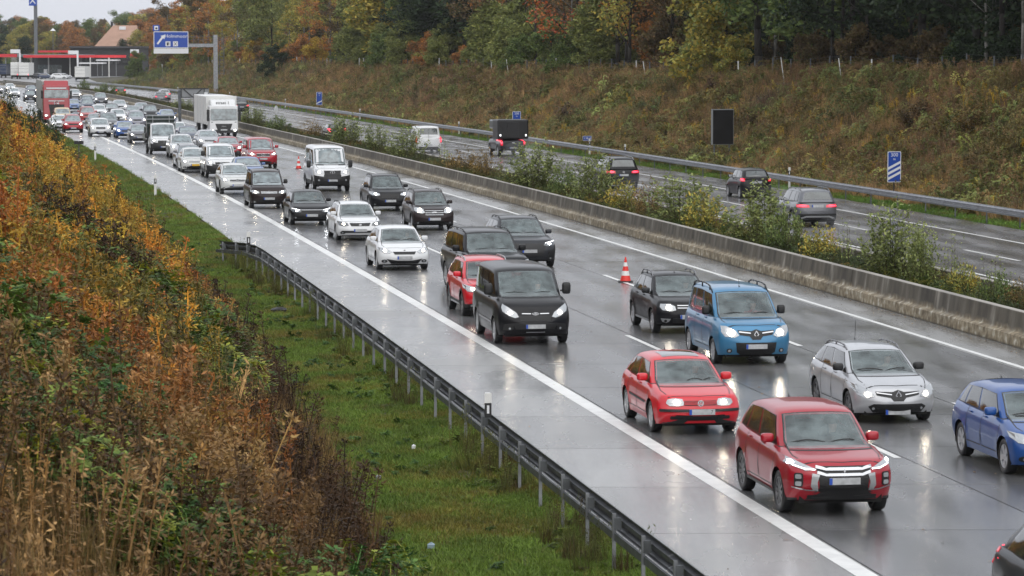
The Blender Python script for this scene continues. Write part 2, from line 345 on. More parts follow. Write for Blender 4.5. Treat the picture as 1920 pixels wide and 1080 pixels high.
# ------------------------------------------------------------------ steel guardrails
M_GALVN = pmat('weathered_near_rail_steel', (.10, .105, .115), .45, .5, noise=(4, .35, 6))
M_GALV = pmat('galvanised_steel', (.30, .31, .33), .42, .75, noise=(4, .3, 6))
M_GALV2 = pmat('dull_galvanised_steel', (.14, .15, .16), .5, .6, noise=(5, .35, 6))
WB = [(.0, -.155), (.018, -.150), (.022, -.12), (.078, -.095), (.082, -.06), (.024, -.03), (.02, .03), (.082, .06), (.078, .095), (.022, .12), (.018, .150), (.0, .155)]
def wbeam(name, Yu, sgn, zc, mat, parent):
    """W-shaped beam along a list of (Y,u) stations"""
    prof = [(x*sgn, z) for x, z in WB]+[(x*sgn-.004*sgn, z) for x, z in reversed(WB)]; V = []; k = len(prof)
    for (Y, u, dz) in Yu:
        for (a, z) in prof: V.append(P(Y, u+a, zc+z+dz))
    F = [(i*k+j, i*k+(j+1) % k, (i+1)*k+(j+1) % k, (i+1)*k+j) for i in range(len(Yu)-1) for j in range(k)]
    F += [tuple(range(k)), tuple(range(len(V)-1, len(V)-1-k, -1))]
    return mesh_np(name, V, F, mat, parent, smooth=False)
g1 = empty('guardrail', (0, 0, 0), 0, 'grey steel guardrail along the grass edge of the hard shoulder, bent away at its end', 'guardrail')
def u_g1(Y): return -3.12 - max(0, (Y-100.5)/7.5)**1.6*.75
def z_g1(Y): return -max(0, (Y-103)/5)*.22
Y = 28.0
while Y < 108:
    ys = [Y+.01, Y+2, Y+3.99] if Y < 104 else [Y+.01, Y+1, Y+2, Y+3, Y+3.99]
    wbeam('rail_beam', [(q, u_g1(q), z_g1(q)) for q in ys], 1, .60, M_GALVN, g1); Y += 4
def post(Y, u, h, sgn, parent, mat, nm='rail_post'):
    mb = MB(); c = P(Y, u); a = ang(Y); R = Matrix.Rotation(a, 3, 'Z')
    for (dx, dy, sx_, sy_) in ((0, 0, .006, .05), (.022*sgn, .026, .05, .006), (.022*sgn, -.026, .05, .006)):
        mb.box((c[0]+dx, c[1]+dy, h/2-.15), (sx_, sy_, h+.3), 0, R)
    return mb.build(nm, mat, parent)
k = 0; Y = 29.0
while Y < 108.2:
    post(Y, u_g1(Y)-.12, .74+z_g1(Y), 1, g1, M_GALV)
    mb = MB(); c = P(Y, u_g1(Y)-.05, .60+z_g1(Y)); mb.box(c, (.10, .07, .16)); mb.build('spacer_block', M_GALV2, g1)
    Y += 2.0
# lower strap rail on the grass side
Y = 28.0
while Y < 108:
    V = []; 
    for q in (Y, Y+4): 
        for (du, z) in ((-.10, .37), (-.06, .37), (-.06, .475), (-.10, .475)): V.append(P(q, u_g1(q)+du, z+z_g1(q)))
    mesh_np('strap', V, [(0, 1, 5, 4), (1, 2, 6, 5), (2, 3, 7, 6), (3, 0, 4, 7)], M_GALV2, g1); Y += 4
g2 = empty('guardrail', (0, 0, 0), 0, 'long pale steel guardrail at the foot of the wooded cutting beside the opposite lanes', 'guardrail')
def u_g2(Y): return np.interp(Y, [100, 125, 150, 180, 250, 320, 400, 460, 560, 640], [28.4, 28.5, 28.3, 28.3, 28.6, 28.4, 27.9, 27.5, 27.8, 28.5])
Y = 64.0
while Y < 330:
    wbeam('rail_beam', [(q, float(u_g2(q)), 0) for q in (Y+.01, Y+4, Y+7.99)], -1, .60, M_GALV, g2); Y += 8
wbeam('rail_beam', [(q, float(u_g2(q)), 0) for q in np.arange(Y, 640, 10)], -1, .60, M_GALV, g2)
Y = 65.0
while Y < 330:
    post(Y, float(u_g2(Y))+.11, .72, -1, g2, M_GALV2); Y += 4.0
mb = MB()
while Y < 630: mb.box(P(Y, float(u_g2(Y))+.11, .3), (.09, .09, .8)); Y += 4.0
tag(mb.build('far_rail_posts', M_GALV2, g2), kind='stuff')

# ------------------------------------------------------------------ thin autumn haze
def haze(dens):
    m = bpy.data.materials.new('thin_haze'); m.use_nodes = True; n = m.node_tree.nodes; n.remove(n['Principled BSDF']); v = n.new('ShaderNodeVolumePrincipled'); v.inputs['Color'].default_value = (.90, .92, .96, 1); v.inputs['Density'].default_value = dens; v.inputs['Anisotropy'].default_value = .2
    m.node_tree.links.new(v.outputs[0], n['Material Output'].inputs['Volume']); o = MB().box((0, 2050, 13), (6400, 4400, 28.8)).build('haze', m); tag(o, kind='stuff'); return o
haze(.00008)
# ------------------------------------------------------------------ vehicle materials
def paint(name, col, metal=.0, rough=.32):
    if name in _MC: return _MC[name]
    dk = max(col) < .06; m = pmat(name, col, rough, metal, .32 if dk else .7, .14 if dk else .4, noise=(2.2, .08, 5), coat_r=.03); return m
def glass_mat(name, col, alpha, rough=.06, noise=True):
    if name in _MC: return _MC[name]
    m = bpy.data.materials.new(name); m.use_nodes = True; b = m.node_tree.nodes['Principled BSDF']; L = m.node_tree.links
    b.inputs['Base Color'].default_value = (*col, 1); b.inputs['Roughness'].default_value = rough; b.inputs['IOR'].default_value = 1.75
    b.inputs['Coat Weight'].default_value = 1.0; b.inputs['Coat Roughness'].default_value = .02
    g = N(m, 'ShaderNodeTexCoord'); n = N(m, 'ShaderNodeTexNoise'); n.inputs['Scale'].default_value = 3.2; n.inputs['Detail'].default_value = 5; L.new(g.outputs['Object'], n.inputs['Vector'])
    r = ramp(m, [(.32, tuple(c*.45 for c in col)), (.68, tuple(min(1, c*1.5) for c in col))], n.outputs[0]); L.new(r.outputs[0], b.inputs['Base Color'])
    n2 = N(m, 'ShaderNodeTexNoise'); n2.inputs['Scale'].default_value = 46; L.new(g.outputs['Object'], n2.inputs['Vector'])
    bp = N(m, 'ShaderNodeBump'); bp.inputs['Strength'].default_value = .12; bp.inputs['Distance'].default_value = .004; L.new(n2.outputs[0], bp.inputs['Height']); L.new(bp.outputs[0], b.inputs['Normal'])
    if alpha < 1: b.inputs['Alpha'].default_value = alpha
    _MC[name] = m; return m
G_FRONT = glass_mat('rain_wet_windscreen_glass', (.25, .31, .315), .40)
G_FRONT_FAR = glass_mat('distant_windscreen_glass', (.15, .19, .20), 1.0)
G_SIDE = glass_mat('side_window_glass', (.030, .036, .036), .88)
G_DARK = glass_mat('tinted_window_glass', (.006, .007, .007), 1.0)
M_BLK = pmat('black_plastic_trim', (.012, .012, .013), .45)
M_GRILL = pmat('black_grille', (.006, .006, .007), .35, bump=(60, .8, .01))
M_UNDER = pmat('underbody_black', (.006, .006, .006), .9)
M_TYRE = pmat('wet_tyre_rubber', (.014, .014, .015), .42)
M_RIM = pmat('alloy_rim', (.50, .51, .53), .3, .45)
M_RIMD = pmat('dark_alloy_rim', (.12, .12, .125), .3, .5)
M_WELL = pmat('rim_recess_black', (.008, .008, .008), .6)
M_CHR = pmat('chrome_trim', (.50, .51, .53), .16, 1.0)
M_RAILG = pmat('grey_roof_rail', (.22, .22, .23), .35, .6)
M_LENS = pmat('headlight_lens', (.42, .44, .46), .08, .35, 1.0)
M_LENSD = pmat('dark_headlight_lens', (.10, .11, .12), .08, .3, 1.0)
M_LAMPW = pmat('lit_headlamp_warm', (.9, .85, .7), .3, emit=(1, .86, .66), es=46)
M_LAMPC = pmat('lit_headlamp_white', (.9, .9, .9), .3, emit=(.93, .96, 1), es=36)
M_DRL = pmat('lit_daytime_strip', (.9, .9, .9), .3, emit=(.95, .97, 1), es=1.5)
M_TAIL = pmat('tail_lamp_red', (.42, .012, .02), .15, 0, 1, emit=(1, .02, .06), es=.35)
M_TAILON = pmat('lit_tail_lamp', (.5, .02, .03), .2, emit=(1, .05, .09), es=2.6)
M_PLATE = pmat('number_plate_white', (.42, .43, .44), .35, noise=(9, .22, 1))
M_PLATEY = pmat('number_plate_yellow', (.75, .45, .03), .35)
M_PLATEB = pmat('plate_blue_band', (.02, .08, .42), .35)
M_SEAT = pmat('seat_fabric', (.09, .09, .095), .9)
M_DASH = pmat('dashboard', (.018, .018, .018), .7)
M_SKIN = pmat('skin', (.42, .25, .18), .6)
M_SILV = pmat('satin_silver_trim', (.42, .43, .44), .3, .6)
M_BADGE = pmat('emblem_metal', (.68, .69, .71), .2, .8)
M_TXTK = pmat('dark_lettering', (.02, .02, .022), .5)
M_TXTW = pmat('white_lettering', (.75, .75, .75), .4)
# ------------------------------------------------------------------ body shapes
def lerpt(tab, x):
    if x <= tab[0][0]: return tab[0][1]
    for (a, va), (b, vb) in zip(tab[:-1], tab[1:]):
        if x <= b: return va+(vb-va)*(x-a)/(b-a)
    return tab[-1][1]
def gridbox(nx, ny, nz, fn, bottom=False):
    idx = {}; V = []; F = []; prm = []
    def vid(i, j, k):
        q = (i, j, k)
        if q not in idx:
            idx[q] = len(V); a, b, c = 2*i/nx-1, j/ny, k/nz; V.append(fn(a, b, c)); prm.append((a, b, c))
        return idx[q]
    tagf = []
    for i in range(nx):
        for k in range(nz):
            F.append((vid(i, 0, k), vid(i+1, 0, k), vid(i+1, 0, k+1), vid(i, 0, k+1))); tagf.append('front')
            F.append((vid(i+1, ny, k), vid(i, ny, k), vid(i, ny, k+1), vid(i+1, ny, k+1))); tagf.append('rear')
    for j in range(ny):
        for k in range(nz):
            F.append((vid(0, j+1, k), vid(0, j, k), vid(0, j, k+1), vid(0, j+1, k+1))); tagf.append('side')
            F.append((vid(nx, j, k), vid(nx, j+1, k), vid(nx, j+1, k+1), vid(nx, j, k+1))); tagf.append('side')
    for i in range(nx):
        for j in range(ny):
            F.append((vid(i, j, nz), vid(i+1, j, nz), vid(i+1, j+1, nz), vid(i, j+1, nz))); tagf.append('top')
            if bottom: F.append((vid(i, j+1, 0), vid(i+1, j+1, 0), vid(i+1, j, 0), vid(i, j, 0))); tagf.append('bottom')
    return np.array(V, float), F, np.array(prm), tagf
def smoothv(V, F, it, fac=.5, keep=None):
    E = set()
    for f in F:
        for p, q in zip(f, f[1:]+f[:1]): E.add((min(p, q), max(p, q)))
    E = np.array(list(E)); V = V.copy(); deg = np.zeros(len(V)); np.add.at(deg, E[:, 0], 1); np.add.at(deg, E[:, 1], 1)
    for _ in range(it):
        S = np.zeros_like(V); np.add.at(S, E[:, 0], V[E[:, 1]]); np.add.at(S, E[:, 1], V[E[:, 0]]); A = S/deg[:, None]
        W = V+(A-V)*fac
        if keep is not None: W[keep] = V[keep]
        V = W
    return V
class Shape: pass
def car_shape(S, q):
    """returns body and cabin surfaces in the car's own frame: nose at y=-L/2, x across, z up"""
    L, W, H = S['L'], S['W'], S['H']; y0 = -L/2; cab = S['cab']; bl = S['belt']
    nx, ny, nz = {3: (16, 56, 11), 2: (12, 36, 8), 1: (8, 22, 6)}[q]
    top = list(S['top']); top = [p for p in top if p[0] < cab[0]-.02]+[(cab[0], bl[0]), (cab[3]-.02, bl[1])]+S.get('tail', [(L, bl[1]-.10)])
    sill = S['sill']; nose = S.get('nose', [(0, .10), (.2, .02), (.5, 0), (.8, .05), (1, .14)]); rear = S.get('rear', [(0, .10), (.25, 0), (.7, .03), (1, .12)])
    sp = S.get('side', [(0, .93), (.2, .975), (.5, 1), (.78, .985), (1, .90)]); pf, pr = S.get('plan', .24), S.get('planr', .16)
    axf = S['fo']; axr = S['fo']+S['wb']; r = S['r']; Ra = r+S.get('gap', .055)
    def fb(a, b, c):
        yf = lerpt(nose, c)+pf*abs(a)**2.6; yr = L-(lerpt(rear, c)+pr*abs(a)**3); y = yf+b*(yr-yf)
        zt = lerpt(top, y)+.03*(1-a*a)*(1 if y < cab[0] else .3); zb = sill+.05*max(0, 1-y/.5)+.10*max(0, 1-(L-y)/.6)
        z = zb+c*(zt-zb); h = W/2*lerpt(sp, c); h *= 1-S.get('tf', .07)*max(0, 1-y/1.0)**2-.05*max(0, 1-(L-y)/.8)**2
        return (a*h, y0+y, z)
    V, F, pr_, tg = gridbox(nx, ny, nz, fb); V = smoothv(V, F, 2 if q > 1 else 1)
    # flares and wheel openings
    Fk = []; tk = []
    yy = V[:, 1]-y0; near_side = np.abs(pr_[:, 0]) > .98
    inside = np.zeros(len(V), bool)
    for ax in (axf, axr):
        d = np.hypot(yy-ax, V[:, 2]-r); m = near_side & (d < Ra) & (V[:, 2] < r+Ra); inside |= m
        fl = near_side & (d < Ra+.16); V[fl, 0] += np.sign(V[fl, 0])*S.get('flare', .018)*np.clip(1-(d[fl]-Ra)/.16, 0, 1)
    for f, t in zip(F, tg):
        if all(inside[i] for i in f): continue
        Fk.append(f); tk.append(t)
    for ax in (axf, axr):
        d = np.hypot(yy-ax, V[:, 2]-r); m = inside & (d < Ra) & (np.abs(yy-ax) < Ra+.01)
        dd = np.maximum(d[m], 1e-3); V[m, 1] = y0+ax+(yy[m]-ax)/dd*Ra; V[m, 2] = r+(V[m, 2]-r)/dd*Ra
    clz = S.get('clad', 0); fz = S.get('cladf', clz)
    mi = []
    for f, t in zip(Fk, tk):
        c = V[list(f)].mean(0); y = c[1]-y0; m = 0
        if t == 'top' and cab[0]+.12 < y < cab[3]-.12 and abs(c[0]) < W*.43: m = 2
        elif c[2] < (fz if (y < .35 or t == 'front') else clz): m = 1
        mi.append(m)
    # cabin
    y1b, y1t, y2t, y2b = cab; bw, tw = S.get('bw', .89), S.get('tw', .70); cr = S.get('crown', .05)
    nx2, ny2, nz2 = {3: (14, 30, 9), 2: (10, 20, 7), 1: (8, 12, 5)}[q]
    rf = S.get('roof', [(0, -.05), (.12, -.012), (.35, 0), (.75, -.01), (1, -.07)])
    def fc(a, b, c):
        cf = c-.03*math.sin(math.pi*c); yf = y1b+(y1t-y1b)*cf+S.get('wsbow', .12)*a*a; yr = y2b+(y2t-y2b)*c**S.get('rexp', 1.3)-.07*a*a
        y = yf+b*(yr-yf); zt = H+lerpt(rf, b)-cr*abs(a)**2.6; zb = bl[0]+(bl[1]-bl[0])*b-.05; z = zb+c*(zt-zb)
        hb = W/2*bw; ht = W/2*tw; h = hb+(ht-hb)*c**S.get('tumble', 1.25); h *= 1-.045*max(0, 1-b/.3)**2*(1-c*.3)-S.get('rtaper', .05)*max(0, (b-.7)/.3)**2
        return (a*h, y0+y, z)
    V2, F2, p2, t2 = gridbox(nx2, ny2, nz2, fc); V2 = smoothv(V2, F2, 2 if q > 1 else 1, keep=p2[:, 2] < .001)
    o = Shape(); o.S = S; o.V, o.F, o.mi = V, Fk, mi; o.V2, o.F2, o.p2, o.t2 = V2, F2, p2, t2; o.fc = fc; o.y0 = y0
    n = len(V); o.bvh = BVHTree.FromPolygons([tuple(v) for v in V]+[tuple(v) for v in V2], [tuple(f) for f in F]+[tuple(i+n for i in f) for f in F2])
    return o
def _cast(bvh, o, d):
    h = bvh.ray_cast(Vector(o), Vector(d), 20)
    if h[0] is None:
        h = bvh.find_nearest(Vector(o)+Vector(d)*1.0); return h[0], Vector(d)*-1
    n = h[1]
    if n.dot(Vector(d)) > 0: n = -n
    return h[0], n
def projs(sh):
    L, W, H = sh.S['L'], sh.S['W'], sh.S['H']
    return dict(f=lambda p: _cast(sh.bvh, (p[0], -L/2-2, p[1]), (0, 1, 0)), r=lambda p: _cast(sh.bvh, (p[0], L/2+2, p[1]), (0, -1, 0)),
                s1=lambda p: _cast(sh.bvh, (W/2+2, p[0], p[1]), (-1, 0, 0)), s2=lambda p: _cast(sh.bvh, (-W/2-2, p[0], p[1]), (1, 0, 0)),
                t=lambda p: _cast(sh.bvh, (p[0], p[1], H+2), (0, 0, -1)))
def dens(pts, mx=.09):
    o = []
    for a, b in zip(pts, pts[1:]+pts[:1]):
        n = max(1, int(math.hypot(b[0]-a[0], b[1]-a[1])/mx)); o += [(a[0]+(b[0]-a[0])*i/n, a[1]+(b[1]-a[1])*i/n) for i in range(n)]
    return o
def orient(V, F, ns):
    d = sum((Vector(n) for n in ns), Vector()); out = []
    for f in F:
        a, b, c = Vector(V[f[0]]), Vector(V[f[1]]), Vector(V[f[2]]); q = (b-a).cross(c-a)
        if q.length < 1e-9 and len(f) > 3: q = (c-a).cross(Vector(V[f[3]])-a)
        out.append(f if q.dot(d) >= 0 else f[::-1])
    return out
def patch(name, pts, pj, mat, parent, off=.006, rings=3, skirt=.02, ring=None, mx=.09):
    pts = dens(list(pts), mx); n = len(pts); cx_ = sum(p[0] for p in pts)/n; cy_ = sum(p[1] for p in pts)/n; V = []; F = []
    ts = [1-i/rings for i in range(rings)] if ring is None else [1, ring]
    h0 = []
    for t in ts:
        for p in pts:
            c, nn = pj((cx_+(p[0]-cx_)*t, cy_+(p[1]-cy_)*t)); V.append(c+nn*off)
            if t == 1: h0.append((c, nn))
    for k in range(len(ts)-1):
        for i in range(n): F.append((k*n+i, k*n+(i+1) % n, (k+1)*n+(i+1) % n, (k+1)*n+i))
    if ring is None:
        c, nn = pj((cx_, cy_)); V.append(c+nn*off); k = len(ts)-1
        for i in range(n): F.append((k*n+i, k*n+(i+1) % n, len(V)-1))
    b = len(V)
    for c, nn in h0: V.append(c-nn*skirt)
    F = orient(V, F, [q[1] for q in h0])
    cc = sum((Vector(q[0]) for q in h0), Vector())/n
    if skirt > 0:
        for i in range(n):
            j = (i+1) % n; e = (V[j]-V[i]).cross(V[b+i]-V[i]); f = (b+i, b+j, j, i)
            F.append(f if e.dot((V[i]+V[j])/2-cc) < 0 else f[::-1])
    return mesh_np(name, [tuple(v) for v in V], F, mat, parent, smooth=True if ring is None and skirt == 0 else False)
def seam(name, pl, w, pj, mat, parent, off=.003, mx=.08, z=None):
    pts = []
    for a, b in zip(pl[:-1], pl[1:]):
        n = max(1, int(math.hypot(b[0]-a[0], b[1]-a[1])/mx)); pts += [(a[0]+(b[0]-a[0])*i/n, a[1]+(b[1]-a[1])*i/n) for i in range(n)]
    pts.append(pl[-1]); V = []; ns = []
    for i, p in enumerate(pts):
        a = pts[max(0, i-1)]; b = pts[min(len(pts)-1, i+1)]; dx, dy = b[0]-a[0], b[1]-a[1]; l = math.hypot(dx, dy) or 1; nx, ny = -dy/l*w/2, dx/l*w/2
        for s in (1, -1):
            c, nn = pj((p[0]+nx*s, p[1]+ny*s)); V.append(tuple(c+nn*off)); ns.append(nn)
    F = [(2*i, 2*i+1, 2*i+3, 2*i+2) for i in range(len(pts)-1)]
    return mesh_np(name, V, orient(V, F, ns), mat, parent)
def rrect(x0, x1, z0, z1, r=.03, n=3):
    o = []
    for (cx_, cy_, a0) in ((x1-r, z1-r, 0), (x0+r, z1-r, 90), (x0+r, z0+r, 180), (x1-r, z0+r, 270)):
        for i in range(n+1): t = math.radians(a0+90*i/n); o.append((cx_+r*math.cos(t), cy_+r*math.sin(t)))
    return o
def ellip(cx_, cy_, a, b, n=14): return [(cx_+a*math.cos(2*math.pi*i/n), cy_+b*math.sin(2*math.pi*i/n)) for i in range(n)]
def blob(mb, c, d, p=.55, nu=10, nv=7, m=0):
    f = lambda v: math.copysign(abs(v)**p, v); V = []; F = []
    for j in range(nv+1):
        ph = -math.pi/2+math.pi*j/nv
        for i in range(nu):
            th = 2*math.pi*i/nu; V.append((c[0]+d[0]/2*f(math.cos(ph))*f(math.cos(th)), c[1]+d[1]/2*f(math.cos(ph))*f(math.sin(th)), c[2]+d[2]/2*f(math.sin(ph))))
    for j in range(nv):
        for i in range(nu): F.append((j*nu+i, j*nu+(i+1) % nu, (j+1)*nu+(i+1) % nu, (j+1)*nu+i))
    mb.add(V, F, m); return mb
_WM = {}
def wheel_meshes(r, style, w=.21, q=3):
    k = (round(r, 3), style, w, q)
    if k in _WM: return _WM[k]
    n = 28 if q > 1 else 16; ri = r*.68; mb = MB()
    mb.lathe([(-w*.36, ri), (-w*.47, ri*1.06), (-w/2, r*.86), (-w*.44, r*.97), (-w*.34, r), (w*.34, r), (w*.44, r*.97), (w/2, r*.86), (w*.47, ri*1.06), (w*.36, ri)], n)
    o = mb.build('tyre', M_TYRE, None, True); tm = o.data; bpy.data.objects.remove(o)
    mb = MB(); mb.lathe([(w*.05, .0), (w*.05, ri*.98)], n, m=1)
    mb.lathe([(w*.36, ri*1.0), (w*.44, ri*1.0), (w*.44, ri*.93), (w*.2, ri*.88), (w*.05, ri*.88)], n, m=0)
    mb.lathe([(w*.38, .0), (w*.38, r*.10), (w*.2, r*.17)], 10, m=0)
    ns = {'5': 5, '5d': 5, '7': 7, '10': 10, '10d': 10, 'steel': 9, 'twin': 10}[style]
    if style == 'steel': mb.lathe([(w*.36, .0), (w*.34, r*.2), (w*.22, r*.5), (w*.3, ri*.92)], n, m=0)
    else:
        wd = {5: .10, 7: .07, 10: .045, 9: .05}[ns]
        for i in range(ns):
            t = 2*math.pi*(i+.5)/ns
            if style == 'twin': t += (.09 if i % 2 else -.09)
            c, s = math.cos(t), math.sin(t)
            def q2(rad, half, x): return (x, rad*c-half*s, rad*s+half*c)
            V = [q2(r*.12, wd*.42*r/.33, w*.37), q2(r*.12, -wd*.42*r/.33, w*.37), q2(ri*.95, -wd*.62*r/.33, w*.42), q2(ri*.95, wd*.62*r/.33, w*.42)]
            V += [(v[0]-w*.16, v[1], v[2]) for v in V]
            mb.add(V, [(0, 1, 2, 3), (0, 4, 5, 1), (1, 5, 6, 2), (3, 2, 6, 7), (0, 3, 7, 4)], 0)
    o = mb.build('rim', [M_RIMD if style.endswith('d') else M_RIM, M_WELL], None, False); rm = o.data; bpy.data.objects.remove(o)
    _WM[k] = (tm, rm); return _WM[k]
def add_wheels(root, S, q, xs=None):
    L, W = S['L'], S['W']; r = S['r']; w = S.get('tw_', .21); tm, rm = wheel_meshes(r, S.get('rim', '5'), w, q)
    for y in [S['fo'], S['fo']+S['wb']]+S.get('xaxle', []):
        for s in (1, -1):
            t = bpy.data.objects.new('wheel', tm); link(t, root); t.location = (s*(W/2-w/2-.012), -L/2+y, r)
            t.rotation_euler = (RN.uniform(0, 6), 0, 0 if s > 0 else math.pi)
            b = bpy.data.objects.new('rim', rm); link(b, t)
def textobj(name, s, size, loc, rot, mat, parent, ext=.004, align='CENTER', sx_=1.0):
    c = bpy.data.curves.new(name, 'FONT'); c.body = s; c.size = size; c.align_x = align; c.align_y = 'CENTER'; c.extrude = ext; c.resolution_u = 2
    c.materials.append(mat); o = bpy.data.objects.new(name, c); link(o, parent); o.location = loc; o.rotation_euler = rot; o.scale = (sx_, 1, 1); return o
def badge(kind, sh, pj, root, x, z, s, face='f', mat=None):
    """maker's emblem built as small raised shapes on the surface"""
    mat = mat or M_BADGE; c, n = pj[face]((x, z)); sg = -1 if face == 'f' else 1; mb = MB(); yy = c.y+sg*.02
    def poly(pts, m=0): mb.prism([(x+p[0]*s, z+p[1]*s) for p in pts], yy-.008, yy+.008, 'y', m)
    def ring(r0, r1, n_=18, cx_=0, cz=0):
        for i in range(n_):
            a, b = 2*math.pi*i/n_, 2*math.pi*(i+1)/n_
            poly([(cx_+r0*math.cos(a), cz+r0*math.sin(a)), (cx_+r1*math.cos(a), cz+r1*math.sin(a)), (cx_+r1*math.cos(b), cz+r1*math.sin(b)), (cx_+r0*math.cos(b), cz+r0*math.sin(b))])
    if kind == 'vw':
        ring(.8, 1, 18)
        for sg2 in (1, -1):
            for (a, b) in (((.42, .62), (.12, .08)), ((.0, .62-.62+.08), (.0, .08))): pass
            def st(a, b, w=.10):
                d = Vector((b[0]-a[0], b[1]-a[1])); d.normalize(); q_ = Vector((-d.y, d.x))*w; poly([(a[0]+q_.x, a[1]+q_.y), (b[0]+q_.x, b[1]+q_.y), (b[0]-q_.x, b[1]-q_.y), (a[0]-q_.x, a[1]-q_.y)])
            st((.3*sg2, .78), (0, .16)); st((.72*sg2, .38), (.34*sg2, -.66)); st((.34*sg2, -.66), (0, -.02))
    elif kind == 'diamond':
        for a, b, c_, d in (((0, 1), (.62, 0), (.34, 0), (0, .55)), ((.62, 0), (0, -1), (0, -.55), (.34, 0)), ((0, -1), (-.62, 0), (-.34, 0), (0, -.55)), ((-.62, 0), (0, 1), (0, .55), (-.34, 0))): poly([a, b, c_, d])
    elif kind == 'three':
        for t in (90, 210, 330):
            a = math.radians(t); p = lambda r, o: (r*math.cos(a+o), r*math.sin(a+o)); poly([(0, 0), p(.62, -.52), p(1.08, 0), p(.62, .52)])
    elif kind == 'star':
        ring(.86, 1, 18)
        for t in (90, 210, 330):
            a = math.radians(t); p = lambda r, o: (r*math.cos(a+o), r*math.sin(a+o)); poly([p(.16, 1.05), p(.16, -1.05), p(.9, 0)])
    elif kind == 'oval': mb.prism([(x+p[0], z+p[1]) for p in ellip(0, 0, s*1.9, s*.78, 20)], yy-.008, yy+.006, 'y')
    elif kind == 'bow': poly([(-1.5, -.38), (-1.2, .38), (-.5, .38), (-.5, .6), (.5, .6), (.5, .38), (1.5, .38), (1.2, -.38), (.5, -.38), (.5, -.6), (-.5, -.6), (-.5, -.38)])
    elif kind == 'rings':
        for k in range(4): ring(.44, .56, 14, -1.2+.8*k)
    elif kind == 'bar': poly([(-.5, -.5), (.5, -.5), (.5, .5), (-.5, .5)])
    elif kind == 'disc': mb.prism([(x+p[0], z+p[1]) for p in ellip(0, 0, s, s, 14)], yy-.008, yy+.006, 'y')
    o = mb.build('emblem', mat, root); return o, (x, yy, z)
def plate(sh, pj, root, z, face='f', mat=None, eu=True, x=0, w=.52, h=.11):
    c, n = pj[face]((x, z)); sg = -1 if face == 'f' else 1; y = c.y+sg*.022
    mb = MB(); mb.box((x, y, z), (w, .012, h)); p = mb.build('number_plate', mat or M_PLATE, root)
    if eu:
        xe = x-(w/2-.025)*(1 if face == 'f' else -1); mb = MB(); mb.box((xe, y+sg*.008, z), (.05, .006, h-.006)); mb.build('blue_band', M_PLATEB, p)
    return p, y
def cabin_poly(sh, b0, b1, c0, c1, cut=(0, 0)):
    """window outline (y,z) on the cabin side between pillar fractions b0..b1; cut slants the lower corners"""
    pts = []
    for (b, c) in ((b0, c1), (b0+(b1-b0)*.5, c1), (b1, c1), (b1-cut[1]*0, c0), (b0, c0)):
        p = sh.fc(1, b, c); pts.append((p[1], p[2]))
    return pts
